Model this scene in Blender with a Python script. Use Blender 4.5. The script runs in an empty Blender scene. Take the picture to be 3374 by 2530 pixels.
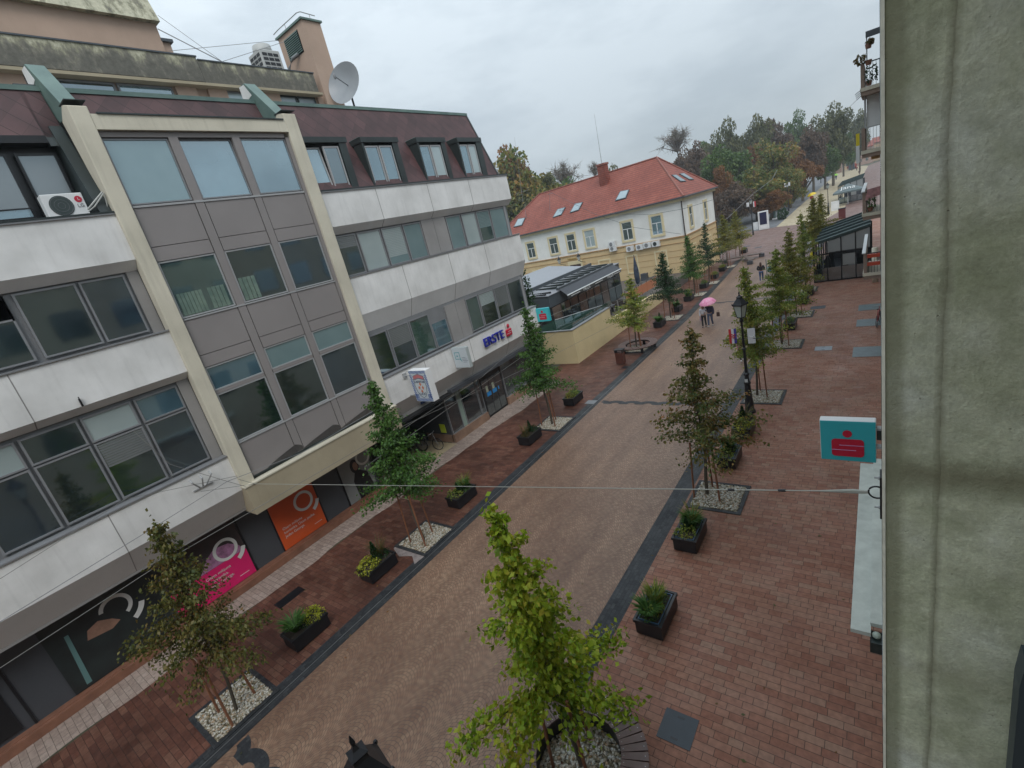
import bpy, bmesh, math, random
import numpy as np
from mathutils import Vector, Matrix
R_ = math.radians
SC = bpy.context.scene
COL = SC.collection
# ------------------------------------------------------------------ camera
RIGHT = Vector((0.79158, 0.56540, -0.23182)); DOWN = Vector((-0.00343, -0.37520, -0.92694)); FWD = Vector((-0.61107, 0.73454, -0.29506))
F = 1575.77; CX = 1687.0; CY = 1265.0; EYE = Vector((0, 0, 10.0))
cam_d = bpy.data.cameras.new('camera'); cam = bpy.data.objects.new('camera', cam_d); COL.objects.link(cam)
cam_d.sensor_width = 36; cam_d.lens = 36*F/3374; cam_d.clip_start = 0.05; cam_d.clip_end = 3000
m = Matrix((RIGHT, -DOWN, -FWD)).transposed().to_4x4(); m.translation = EYE
cam.matrix_world = m
SC.camera = cam
# ------------------------------------------------------------------ world, sun, exposure
W = bpy.data.worlds.new('World'); SC.world = W; W.use_nodes = True
wn = W.node_tree.nodes; wl = W.node_tree.links
bg = wn['Background']; bg.inputs['Strength'].default_value = 0.1
sky = wn.new('ShaderNodeTexSky'); sky.sky_type = 'NISHITA'; sky.sun_disc = False
SUN_EL, SUN_AZ = 48, 135
sky.sun_elevation = R_(SUN_EL); sky.sun_rotation = R_(SUN_AZ)
tc = wn.new('ShaderNodeTexCoord'); sx = wn.new('ShaderNodeSeparateXYZ'); wl.new(tc.outputs['Generated'], sx.inputs[0])
mp = wn.new('ShaderNodeMapping'); mp.inputs['Scale'].default_value = (1.6, 1.6, 4.5); mp.inputs['Rotation'].default_value = (0.1, 0.25, 0.4)
wl.new(tc.outputs['Generated'], mp.inputs[0])
nz = wn.new('ShaderNodeTexNoise'); nz.inputs['Scale'].default_value = 1.7; nz.inputs['Detail'].default_value = 5; nz.inputs['Roughness'].default_value = .58
wl.new(mp.outputs[0], nz.inputs['Vector'])
rp = wn.new('ShaderNodeValToRGB'); rp.color_ramp.elements[0].position = .38; rp.color_ramp.elements[1].position = .58
rp.color_ramp.elements[0].color = (3.75, 4.3, 4.72, 1); rp.color_ramp.elements[1].color = (4.65, 5.22, 5.62, 1)
wl.new(nz.outputs['Fac'], rp.inputs[0])
# overcast: brighter overhead than at the horizon
mr = wn.new('ShaderNodeMapRange'); mr.inputs[1].default_value = 0.0; mr.inputs[2].default_value = 1.0; mr.inputs[3].default_value = 0.97; mr.inputs[4].default_value = 3.15
wl.new(sx.outputs['Z'], mr.inputs[0])
vm = wn.new('ShaderNodeVectorMath'); vm.operation = 'SCALE'; wl.new(rp.outputs[0], vm.inputs[0]); wl.new(mr.outputs[0], vm.inputs['Scale'])
mx = wn.new('ShaderNodeMix'); mx.data_type = 'RGBA'; mx.inputs[0].default_value = .90
wl.new(sky.outputs[0], mx.inputs[6]); wl.new(vm.outputs[0], mx.inputs[7]); wl.new(mx.outputs[2], bg.inputs[0])
sd = bpy.data.lights.new('sun', 'SUN'); sd.energy = 1.4; sd.angle = R_(25); sd.color = (1, .97, .93)
so = bpy.data.objects.new('sun', sd); COL.objects.link(so)
so.rotation_euler = (R_(90-SUN_EL), 0, R_(180-SUN_AZ)); so.location = (0, 0, 60)
SC.view_settings.view_transform = 'Standard'; SC.view_settings.look = 'None'; SC.view_settings.exposure = 0.09; SC.view_settings.gamma = 1
# ------------------------------------------------------------------ pixel -> real point on a real plane (measuring helpers)
def ray(px, py): return RIGHT*(px-CX)+DOWN*(py-CY)+FWD*F
def at_x(px, py, x): d = ray(px, py); return EYE+d*(x/d.x)
def at_y(px, py, y): d = ray(px, py); return EYE+d*(y/d.y)
def gr(px, py, z=0.0): d = ray(px, py); return EYE+d*((z-10)/d.z)
def on_plane(px, py, p0, n): d = ray(px, py); return EYE+d*((Vector(p0)-EYE).dot(n)/d.dot(n))
def S(y, z, x, ref=-17.5): k = x/ref; return y*k, 10+(z-10)*k       # same sight line, other depth
rnd = random.Random(7)
# ------------------------------------------------------------------ materials
MATS = {}
def rgb(c): return (c[0], c[1], c[2], 1)
def mat(name, col, rough=.6, metal=0., spec=.5, var=0., vscale=3., bump=0., bscale=20., col2=None, emis=None, coat=0., stretch=None, bdist=.02):
    if name in MATS: return MATS[name]
    M = bpy.data.materials.new(name); M.use_nodes = True; N = M.node_tree.nodes; L = M.node_tree.links; b = N['Principled BSDF']
    b.inputs['Base Color'].default_value = rgb(col); b.inputs['Roughness'].default_value = rough; b.inputs['Metallic'].default_value = metal
    b.inputs['Specular IOR Level'].default_value = spec; b.inputs['Coat Weight'].default_value = coat
    t = N.new('ShaderNodeTexCoord')
    src = t.outputs['Object']
    if stretch:
        q = N.new('ShaderNodeMapping'); q.inputs['Scale'].default_value = stretch; L.new(src, q.inputs[0]); src = q.outputs[0]
    if var > 0 or col2:
        n = N.new('ShaderNodeTexNoise'); n.inputs['Scale'].default_value = vscale; n.inputs['Detail'].default_value = 6; n.inputs['Roughness'].default_value = .6
        L.new(src, n.inputs['Vector'])
        r = N.new('ShaderNodeValToRGB'); r.color_ramp.elements[0].position = .3; r.color_ramp.elements[1].position = .7
        c2 = col2 or [c*(1-var) for c in col]; c1 = col if col2 else [min(1, c*(1+var*.5)) for c in col]
        r.color_ramp.elements[0].color = rgb(c2); r.color_ramp.elements[1].color = rgb(c1)
        L.new(n.outputs['Fac'], r.inputs[0]); L.new(r.outputs[0], b.inputs['Base Color'])
    if bump > 0:
        n2 = N.new('ShaderNodeTexNoise'); n2.inputs['Scale'].default_value = bscale; n2.inputs['Detail'].default_value = 5; L.new(src, n2.inputs['Vector'])
        bp = N.new('ShaderNodeBump'); bp.inputs['Strength'].default_value = bump; bp.inputs['Distance'].default_value = bdist
        L.new(n2.outputs['Fac'], bp.inputs['Height']); L.new(bp.outputs[0], b.inputs['Normal'])
    if emis: b.inputs['Emission Color'].default_value = rgb(emis); b.inputs['Emission Strength'].default_value = 1
    MATS[name] = M; return M
def nt(M): return M.node_tree.nodes, M.node_tree.links, M.node_tree.nodes['Principled BSDF']
def mathn(N, L, op, a, b=None, c=None):
    n = N.new('ShaderNodeMath'); n.operation = op
    for i, v in enumerate((a, b, c)):
        if v is None: continue
        if isinstance(v, (int, float)): n.inputs[i].default_value = v
        else: L.new(v, n.inputs[i])
    return n.outputs[0]
def mixc(N, L, fac, a, b, blend='MIX'):
    n = N.new('ShaderNodeMix'); n.data_type = 'RGBA'; n.blend_type = blend
    for i, v in ((0, fac), (6, a), (7, b)):
        if isinstance(v, (int, float)): n.inputs[i].default_value = v
        elif isinstance(v, tuple): n.inputs[i].default_value = rgb(v)
        else: L.new(v, n.inputs[i])
    return n.outputs[2]
def ramp(N, L, v, stops):
    r = N.new('ShaderNodeValToRGB'); e = r.color_ramp.elements
    while len(e) < len(stops): e.new(.5)
    for i, (p, c) in enumerate(stops): e[i].position = p; e[i].color = rgb(c) if len(c) == 3 else c
    L.new(v, r.inputs[0]); return r.outputs[0]
def noise(N, L, vec, scale, detail=4, rough=.55):
    n = N.new('ShaderNodeTexNoise'); n.inputs['Scale'].default_value = scale; n.inputs['Detail'].default_value = detail; n.inputs['Roughness'].default_value = rough
    L.new(vec, n.inputs['Vector']); return n.outputs['Fac']
def paver(name, c1, c2, c3, mortar, bw=.42, rh=.165, wet=.35, rot=0., dark=(.5, .5, .5), msize=.006):
    M = bpy.data.materials.new(name); M.use_nodes = True; N, L, b = nt(M)
    t = N.new('ShaderNodeTexCoord'); q = N.new('ShaderNodeMapping'); q.inputs['Rotation'].default_value = (0, 0, rot); L.new(t.outputs['Object'], q.inputs[0])
    br = N.new('ShaderNodeTexBrick'); br.inputs['Scale'].default_value = 1; br.inputs['Brick Width'].default_value = bw; br.inputs['Row Height'].default_value = rh
    br.inputs['Mortar Size'].default_value = msize; br.inputs['Mortar Smooth'].default_value = .3; br.inputs['Bias'].default_value = 0; br.offset = .37; br.offset_frequency = 2; br.squash = .62; br.squash_frequency = 3
    br.inputs['Color1'].default_value = (0, 0, 0, 1); br.inputs['Color2'].default_value = (1, 1, 1, 1); br.inputs['Mortar'].default_value = (.5, .5, .5, 1)
    L.new(q.outputs[0], br.inputs['Vector'])
    base = ramp(N, L, br.outputs['Color'], [(0, c1), (.5, c2), (.85, tuple(.5*(a_+b_) for a_, b_ in zip(c2, c3))), (1, c3)])
    n1 = noise(N, L, t.outputs['Object'], .35, 5); n2 = noise(N, L, t.outputs['Object'], 9, 4)
    base = mixc(N, L, ramp(N, L, n1, [(.35, (1, 1, 1)), (.65, (0, 0, 0))]), base, mixc(N, L, 1.0, base, dark, 'MULTIPLY'))
    base = mixc(N, L, .35, base, mixc(N, L, 1.0, base, ramp(N, L, n2, [(.3, (.45, .45, .45)), (.7, (1.5, 1.5, 1.5))]), 'MULTIPLY'))
    base = mixc(N, L, br.outputs['Fac'], base, mortar)
    L.new(base, b.inputs['Base Color']); b.inputs['Specular IOR Level'].default_value = .25
    n3 = noise(N, L, t.outputs['Object'], 1.1, 5)
    rr = N.new('ShaderNodeMapRange'); rr.inputs[1].default_value = .35; rr.inputs[2].default_value = .65; rr.inputs[3].default_value = wet; rr.inputs[4].default_value = wet+.25
    L.new(n3, rr.inputs[0]); L.new(rr.outputs[0], b.inputs['Roughness'])
    h = mathn(N, L, 'SUBTRACT', mathn(N, L, 'MULTIPLY', n2, .35), br.outputs['Fac'])
    bp = N.new('ShaderNodeBump'); bp.inputs['Strength'].default_value = .5; bp.inputs['Distance'].default_value = .006; L.new(h, bp.inputs['Height']); L.new(bp.outputs[0], b.inputs['Normal'])
    MATS[name] = M; return M
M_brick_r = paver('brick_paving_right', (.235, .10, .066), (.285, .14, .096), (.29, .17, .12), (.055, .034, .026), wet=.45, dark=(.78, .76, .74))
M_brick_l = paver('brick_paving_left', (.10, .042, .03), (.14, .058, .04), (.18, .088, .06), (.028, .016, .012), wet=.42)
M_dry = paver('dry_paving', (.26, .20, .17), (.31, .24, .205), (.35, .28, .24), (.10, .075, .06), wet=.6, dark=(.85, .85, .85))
M_dark = paver('dark_paving', (.028, .03, .034), (.04, .043, .047), (.055, .057, .06), (.015, .015, .017), bw=.2, rh=.1, wet=.35, rot=math.pi/2, dark=(.7, .7, .7))
M_prom = paver('pale_promenade', (.36, .30, .20), (.42, .35, .235), (.46, .39, .27), (.28, .23, .15), bw=.4, rh=.4, wet=.5, dark=(.85, .85, .85))
M_plaza = paver('plaza_paving', (.16, .095, .08), (.20, .12, .10), (.21, .14, .12), (.10, .065, .055), wet=.4, dark=(.8, .8, .8))
M_park = paver('park_paving', (.12, .125, .135), (.15, .155, .165), (.18, .18, .19), (.08, .08, .085), bw=.3, rh=.3, wet=.4, dark=(.8, .8, .8))
def cobble():
    M = bpy.data.materials.new('cobblestone'); M.use_nodes = True; N, L, b = nt(M)
    t = N.new('ShaderNodeTexCoord'); s = N.new('ShaderNodeSeparateXYZ'); L.new(t.outputs['Object'], s.inputs[0])
    P = 1.15
    u0 = mathn(N, L, 'MULTIPLY', s.outputs['X'], 1/P); u = mathn(N, L, 'MULTIPLY', mathn(N, L, 'SUBTRACT', mathn(N, L, 'FRACT', u0), .5), P)
    v = mathn(N, L, 'ADD', s.outputs['Y'], mathn(N, L, 'MULTIPLY', mathn(N, L, 'MULTIPLY', u, u), 1.5))
    c = N.new('ShaderNodeCombineXYZ'); L.new(s.outputs['X'], c.inputs[0]); L.new(v, c.inputs[1])
    br = N.new('ShaderNodeTexBrick'); br.inputs['Scale'].default_value = 1; br.inputs['Brick Width'].default_value = .115; br.inputs['Row Height'].default_value = .1
    br.inputs['Mortar Size'].default_value = .008; br.inputs['Mortar Smooth'].default_value = .5; br.offset = .5
    br.inputs['Color1'].default_value = (0, 0, 0, 1); br.inputs['Color2'].default_value = (1, 1, 1, 1); L.new(c.outputs[0], br.inputs['Vector'])
    base = ramp(N, L, br.outputs['Color'], [(0, (.175, .10, .066)), (.5, (.21, .127, .085)), (1, (.235, .15, .10))])
    # laid in lengthwise lanes of arcs whose tone drifts
    mpn = N.new('ShaderNodeMapping'); mpn.inputs['Scale'].default_value = (1.9, .28, 1); L.new(t.outputs['Object'], mpn.inputs[0])
    n1 = noise(N, L, mpn.outputs[0], 1.0, 4, .6)
    base = mixc(N, L, .4, base, mixc(N, L, 1., base, ramp(N, L, n1, [(.32, (.66, .56, .53)), (.5, (1, 1, 1)), (.68, (1.3, 1.31, 1.28))]), 'MULTIPLY'))
    base = mixc(N, L, .4, base, mixc(N, L, 1., base, ramp(N, L, noise(N, L, t.outputs['Object'], 7, 5, .7), [(.32, (.6, .57, .55)), (.68, (1.4, 1.4, 1.4))]), 'MULTIPLY'))
    lane = mathn(N, L, 'ABSOLUTE', mathn(N, L, 'SUBTRACT', mathn(N, L, 'FRACT', mathn(N, L, 'ADD', u0, mathn(N, L, 'MULTIPLY', n1, .35))), .5))
    base = mixc(N, L, .5, base, mixc(N, L, 1., base, ramp(N, L, lane, [(0, (.86, .84, .82)), (.5, (1.22, 1.22, 1.2))]), 'MULTIPLY'))
    n5 = noise(N, L, t.outputs['Object'], .22, 3)
    base = mixc(N, L, .6, base, mixc(N, L, 1., base, ramp(N, L, n5, [(.35, (.7, .62, .6)), (.65, (1.2, 1.22, 1.2))]), 'MULTIPLY'))
    base = mixc(N, L, br.outputs['Fac'], base, (.085, .056, .041)); L.new(base, b.inputs['Base Color'])
    b.inputs['Roughness'].default_value = .5
    bp = N.new('ShaderNodeBump'); bp.inputs['Strength'].default_value = .35; bp.inputs['Distance'].default_value = .006
    L.new(mathn(N, L, 'MULTIPLY', br.outputs['Fac'], -1), bp.inputs['Height']); L.new(bp.outputs[0], b.inputs['Normal'])
    MATS['cobble'] = M; return M
M_cob = cobble()
def plaster(name, col, streak=.25, grime=.12, col2=None):
    """painted render: soft blotches plus vertical rain streaks"""
    M = bpy.data.materials.new(name); M.use_nodes = True; N, L, b = nt(M)
    t = N.new('ShaderNodeTexCoord'); o = t.outputs['Object']
    q = N.new('ShaderNodeMapping'); q.inputs['Scale'].default_value = (4, 4, .35); L.new(o, q.inputs[0])
    n1 = noise(N, L, q.outputs[0], 1.3, 6, .65); n2 = noise(N, L, o, .8, 5)
    c2 = col2 or tuple(c*.45 for c in col)
    base = mixc(N, L, mathn(N, L, 'MULTIPLY', ramp(N, L, n1, [(.52, (0, 0, 0)), (.78, (1, 1, 1))]), streak), col, c2)
    base = mixc(N, L, grime, base, mixc(N, L, 1., base, ramp(N, L, n2, [(.3, (.5, .5, .48)), (.7, (1.15, 1.15, 1.15))]), 'MULTIPLY'))
    L.new(base, b.inputs['Base Color']); b.inputs['Roughness'].default_value = .75; b.inputs['Specular IOR Level'].default_value = .3
    bp = N.new('ShaderNodeBump'); bp.inputs['Strength'].default_value = .25; bp.inputs['Distance'].default_value = .01
    L.new(noise(N, L, o, 14, 5), bp.inputs['Height']); L.new(bp.outputs[0], b.inputs['Normal'])
    MATS[name] = M; return M
M_white = plaster('white_render', (.71, .705, .695), .26, .4)
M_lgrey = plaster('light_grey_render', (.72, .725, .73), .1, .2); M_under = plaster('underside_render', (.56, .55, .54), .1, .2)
M_mgrey = plaster('mid_grey_render', (.28, .27, .265), .15, .3)
M_cream = plaster('cream_render', (.58, .54, .44), .35, .3)
M_beige = plaster('beige_render', (.36, .31, .22), .15, .3)
M_orange = plaster('orange_render', (.44, .32, .25), .15, .25)
M_panel = mat('grey_panel', (.235, .215, .21), .55, var=.08, vscale=.6)
M_gframe = mat('grey_frame', (.20, .205, .215), .45, var=.1, vscale=2)
M_alu = mat('pale_frame', (.33, .335, .34), .4)
M_dkmetal = mat('dark_green_metal', (.022, .032, .032), .35, var=.3, vscale=1.5)
M_copper = mat('green_copper', (.13, .20, .175), .5, metal=0., var=.3, vscale=1.2, col2=(.07, .12, .11))
M_black = mat('black_paint', (.008, .009, .011), .35)
M_iron = mat('black_iron', (.012, .013, .017), .4)
M_dgrey = mat('dark_grey_panel', (.055, .06, .07), .5)
M_slate = mat('slate_fascia', (.055, .065, .075), .45)
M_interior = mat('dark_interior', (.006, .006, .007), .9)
M_terra = mat('terracotta_plinth', (.21, .095, .06), .55, var=.3, vscale=2, bump=.2)
M_marble = mat('marble_plinth', (.27, .17, .12), .4, var=.35, vscale=1.6)
M_pink = mat('hot_pink', (.62, .012, .13), .4); M_or = mat('orange_poster', (.60, .09, .018), .4, var=.15, vscale=1)
M_wht = mat('white_print', (.62, .63, .62), .5); M_blue = mat('brand_blue', (.012, .02, .30), .4); M_red = mat('signal_red', (.45, .008, .035), .4)
M_teal = mat('teal_sign', (.03, .37, .42), .4, var=.04); M_whitebox = mat('white_enamel', (.66, .67, .67), .4, var=.08, vscale=2)
M_conc = None

def glass(name, col, rough=.06, spec=1.0, tint2=None, vs=.5):
    M = bpy.data.materials.new(name); M.use_nodes = True; N, L, b = nt(M)
    b.inputs['Roughness'].default_value = rough; b.inputs['Specular IOR Level'].default_value = spec; b.inputs['IOR'].default_value = 2.3; b.inputs['Specular Tint'].default_value = (.80, .94, 1.0, 1)
    t = N.new('ShaderNodeTexCoord')
    n = noise(N, L, t.outputs['Object'], vs, 3)
    L.new(ramp(N, L, n, [(.35, col), (.65, tint2 or tuple(c*1.5 for c in col))]), b.inputs['Base Color'])
    bp = N.new('ShaderNodeBump'); bp.inputs['Strength'].default_value = .05; bp.inputs['Distance'].default_value = .05
    L.new(noise(N, L, t.outputs['Object'], .9, 2), bp.inputs['Height']); L.new(bp.outputs[0], b.inputs['Normal'])
    MATS[name] = M; return M
G_dark = glass('dark_glass', (.006, .011, .013), tint2=(.014, .026, .028)); G_navy = glass('navy_glass', (.006, .012, .02), tint2=(.010, .024, .042))
G_teal = glass('teal_blind_glass', (.13, .20, .21), .15, .7, (.17, .25, .26)); G_grey = glass('grey_blind_glass', (.15, .16, .165), .25, .6, (.18, .19, .195))
G_blue = glass('blue_sky_glass', (.05, .10, .13), .05, 1.0, (.10, .18, .22)); G_green = glass('curtain_glass', (.03, .06, .055), .06, 1., (.06, .10, .09), .7)
G_pale = glass('pale_blind_glass', (.30, .36, .36), .2, .6, (.36, .42, .42))
# ------------------------------------------------------------------ mesh builder
class MB:
    def __init__(s): s.v = []; s.f = []; s.m = []; s.mi = 0; s.g = []
    def add(s, vs, fs):
        o = len(s.v); s.g.append((o, len(s.f))); s.v += [tuple(p) for p in vs]; s.f += [tuple(i+o for i in f) for f in fs]; s.m += [s.mi]*len(fs); return s
    def box(s, x0, x1, y0, y1, z0, z1):
        if x0 > x1: x0, x1 = x1, x0
        if y0 > y1: y0, y1 = y1, y0
        if z0 > z1: z0, z1 = z1, z0
        return s.add([(x0, y0, z0), (x1, y0, z0), (x1, y1, z0), (x0, y1, z0), (x0, y0, z1), (x1, y0, z1), (x1, y1, z1), (x0, y1, z1)],
                     [(0, 3, 2, 1), (4, 5, 6, 7), (0, 1, 5, 4), (1, 2, 6, 5), (2, 3, 7, 6), (3, 0, 4, 7)])
    def prism(s, pts, d):     # planar polygon swept by vector d
        n = len(pts); a = [Vector(p) for p in pts]; d = Vector(d); b = [p+d for p in a]
        return s.add(a+b, [tuple(range(n))[::-1], tuple(range(n, 2*n))]+[(i, (i+1) % n, n+(i+1) % n, n+i) for i in range(n)])
    def xz(s, pts, y0, y1): return s.prism([(x, y0, z) for x, z in pts], (0, y1-y0, 0))
    def yz(s, pts, x0, x1): return s.prism([(x0, y, z) for y, z in pts], (x1-x0, 0, 0))
    def poly(s, pts): return s.add(pts, [tuple(range(len(pts)))])
    def tube(s, path, r, n=8, cap=True):
        path = [Vector(p) for p in path]; rs = r if isinstance(r, (list, tuple)) else [r]*len(path); vs = []; fs = []
        for i, p in enumerate(path):
            t = (path[min(i+1, len(path)-1)]-path[max(i-1, 0)]).normalized()
            a = Vector((0, 0, 1)) if abs(t.z) < .9 else Vector((1, 0, 0))
            u = t.cross(a).normalized(); w = t.cross(u)
            for k in range(n):
                an = 2*math.pi*k/n; vs.append(p+(u*math.cos(an)+w*math.sin(an))*rs[i])
        for i in range(len(path)-1):
            for k in range(n): fs.append((i*n+k, i*n+(k+1) % n, (i+1)*n+(k+1) % n, (i+1)*n+k))
        if cap: fs.append(tuple(range(n))[::-1]); fs.append(tuple(range((len(path)-1)*n, len(path)*n)))
        return s.add(vs, fs)
    def lathe(s, prof, c=(0, 0, 0), n=16, ang=0., cap=True):
        vs = []; fs = []
        for r, z in prof:
            for k in range(n):
                a = ang+2*math.pi*k/n; vs.append((c[0]+r*math.cos(a), c[1]+r*math.sin(a), c[2]+z))
        for i in range(len(prof)-1):
            for k in range(n): fs.append((i*n+k, i*n+(k+1) % n, (i+1)*n+(k+1) % n, (i+1)*n+k))
        if cap: fs.append(tuple(range(n))[::-1]); fs.append(tuple(range((len(prof)-1)*n, len(prof)*n)))
        return s.add(vs, fs)
    def ellipsoid(s, c, r, n=10, m=7):
        prof = [(max(1e-4, math.sin(math.pi*i/m)), -math.cos(math.pi*i/m)) for i in range(m+1)]
        o = len(s.v); s.lathe(prof, (0, 0, 0), n)
        for i in range(o, len(s.v)): p = s.v[i]; s.v[i] = (c[0]+p[0]*r[0], c[1]+p[1]*r[1], c[2]+p[2]*r[2])
        return s
    def split(s, name, mats, parent=None, **k):      # every separate piece becomes an object of its own
        out = []
        for i, (v0, f0) in enumerate(s.g):
            v1, f1 = s.g[i+1] if i+1 < len(s.g) else (len(s.v), len(s.f)); q = MB(); q.add(s.v[v0:v1], [tuple(j-v0 for j in f) for f in s.f[f0:f1]]); out.append(q.build(name, mats, parent, **k))
        return out
    def build(s, name, mats, parent=None, smooth=False, bevel=0.):
        me = bpy.data.meshes.new(name); me.from_pydata(s.v, [], s.f); me.update()
        if not isinstance(mats, (list, tuple)): mats = [mats]
        for q in mats: me.materials.append(q)
        if len(mats) > 1: me.polygons.foreach_set('material_index', s.m)
        bm = bmesh.new(); bm.from_mesh(me); bmesh.ops.recalc_face_normals(bm, faces=bm.faces); bm.to_mesh(me); bm.free()
        if smooth: me.shade_smooth()
        o = bpy.data.objects.new(name, me); COL.objects.link(o)
        if bevel > 0: q = o.modifiers.new('bevel', 'BEVEL'); q.width = bevel; q.segments = 1; q.limit_method = 'ANGLE'
        adopt(o, parent); return o
def wm(o): return (wm(o.parent) @ o.matrix_parent_inverse if o.parent else Matrix()) @ o.matrix_basis
def adopt(o, parent):
    if parent is not None: o.parent = parent; o.matrix_parent_inverse = wm(parent).inverted()
def tag(o, label=None, cat=None, group=None, kind=None):
    for k, v in (('label', label), ('category', cat), ('group', group), ('kind', kind)):
        if v: o[k] = v
    return o
def thing(name, label, cat, loc=(0, 0, 0), group=None, rz=0.):
    o = bpy.data.objects.new(name, None); COL.objects.link(o); o.location = loc; o.rotation_euler = (0, 0, rz); o.empty_display_size = .3
    return tag(o, label, cat, group)
KIDS = {}
def copy_tree(o, parent=None, over=None):
    c = o.copy(); COL.objects.link(c); c.parent = parent
    for ch in [q for q in COL.objects if q.parent == o]: copy_tree(ch, c)
    return c
def clone(proto, loc, rz=0., label=None, sc=1., group=None):
    c = copy_tree(proto); c.location = loc; c.rotation_euler = (0, 0, rz); c.scale = (sc, sc, sc)
    if label: c['label'] = label
    if group: c['group'] = group
    return c
def struct(name, mb, mt): o = mb.build(name, mt); o['kind'] = 'structure'; return o
def text_mesh(body, size, ext=.004):
    cu = bpy.data.curves.new('t', 'FONT'); cu.body = body; cu.size = size; cu.extrude = ext; cu.align_x = 'CENTER'; cu.align_y = 'CENTER'
    o = bpy.data.objects.new('t', cu); COL.objects.link(o); dg = bpy.context.evaluated_depsgraph_get(); me = bpy.data.meshes.new_from_object(o.evaluated_get(dg))
    bpy.data.objects.remove(o); return me
def text_obj(name, body, size, mt, origin, ex, ey, parent=None, ext=.004, wscale=1., bold=0.):
    me = text_mesh(body, size, ext); ex = Vector(ex).normalized(); ey = Vector(ey).normalized(); ez = ex.cross(ey)
    M4 = Matrix((ex*wscale, ey, ez)).transposed().to_4x4(); M4.translation = Vector(origin); me.transform(M4)
    me.materials.clear(); me.materials.append(mt); o = bpy.data.objects.new(name, me); COL.objects.link(o); adopt(o, parent); return o
# ================================================================== GROUND
g = MB().poly([(-1500, -600, -.012), (1500, -600, -.012), (1500, 2500, -.012), (-1500, 2500, -.012)])
struct('ground', g, mat('grass_soil', (.07, .075, .045), .9, var=.5, vscale=.05, bump=.3, bscale=2))
def sheet(name, pts, z, mt): return struct(name, MB().poly([(x, y, z) for x, y in pts]), mt)
sheet('street', [(-12.4, -30), (-5.95, -30), (-5.95, 93), (-8, 96), (-14.5, 98), (-13.9, 66), (-12.55, 40)], .0, M_cob)
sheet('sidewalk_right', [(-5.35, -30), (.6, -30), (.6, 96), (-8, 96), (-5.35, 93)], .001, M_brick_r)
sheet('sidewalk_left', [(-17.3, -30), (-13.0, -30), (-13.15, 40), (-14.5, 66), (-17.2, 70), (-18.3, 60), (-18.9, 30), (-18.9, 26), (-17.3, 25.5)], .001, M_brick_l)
# dark gutter bands with a slot drain line
b = MB(); b.add([(-13.0, -30, .005), (-12.4, -30, .005), (-12.55, 40, .005), (-13.15, 40, .005), (-13.9, 66, .005), (-14.5, 66, .005)], [(0, 1, 2, 3), (3, 2, 4, 5)])
struct('gutter_band_left', b, M_dark)
struct('gutter_slot', MB().box(-12.74, -12.725, -30, 40, .0055, .010), mat('slot_steel', (.22, .22, .22), .4, metal=.5))
struct('gutter_band_right', MB().poly([(-5.95, -30, .005), (-5.35, -30, .005), (-5.35, 93, .005), (-5.95, 93, .005)]), M_dark)
# dry strip sheltered by the overhang, with a ragged wet edge
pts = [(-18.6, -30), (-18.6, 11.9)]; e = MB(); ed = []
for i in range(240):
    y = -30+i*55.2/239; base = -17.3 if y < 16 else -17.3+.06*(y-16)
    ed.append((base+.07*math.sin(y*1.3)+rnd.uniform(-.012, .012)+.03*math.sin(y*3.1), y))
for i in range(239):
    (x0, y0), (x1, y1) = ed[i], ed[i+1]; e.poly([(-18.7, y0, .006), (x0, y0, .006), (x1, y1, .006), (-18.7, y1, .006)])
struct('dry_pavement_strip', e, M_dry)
sheet('passage_floor', [(-25, 11.2), (-18.3, 11.2), (-18.3, 16.2), (-25, 16.2)], .008, mat('beige_floor', (.33, .27, .17), .7, var=.2, vscale=1))
# scalloped dark bands across the street
def scallops(y0):
    b = MB(); n = 8; wseg = .92
    for i in range(n):
        cx = -12.4+wseg*i-.02; ro = wseg/2+.16; ri = wseg/2-.24
        for k in range(16):
            a0 = math.pi*(k/16); a1 = math.pi*((k+1)/16)
            f = lambda r, a: (max(-12.4, min(-5.95, cx+r*math.cos(a))), y0+.75*r*math.sin(a), .003+i*.0003)
            b.poly([f(ri, a0), f(ro, a0), f(ro, a1), f(ri, a1)])
    return b
for y0 in (1.28, 21.9, 43.6): struct('scalloped_band', scallops(y0), M_dark)
sheet('plaza', [(-17.6, 64), (-14.4, 66), (-14.0, 72), (-14.5, 98.4), (-19.5, 98), (-18.6, 80)], .0015, M_plaza)
sheet('plaza_crossing', [(-14.6, 70), (-5.95, 60), (-4.6, 60), (-2.5, 109), (-5.1, 92), (-14.5, 98.4)], .0030, M_plaza)
sheet('promenade', [(-14.5, 98.4), (-5.1, 92), (-4.5, 300), (-16.9, 366)], .0045, M_prom)
sheet('park_path', [(-14.5, 98.4), (-16.9, 366), (-48, 380), (-24, 104), (-19.5, 98)], .0035, M_park)
sheet('cafe_square', [(-8, 91), (.6, 88), (.6, 330), (-4.5, 300), (-5.2, 109)], .0060, M_plaza)
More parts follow.
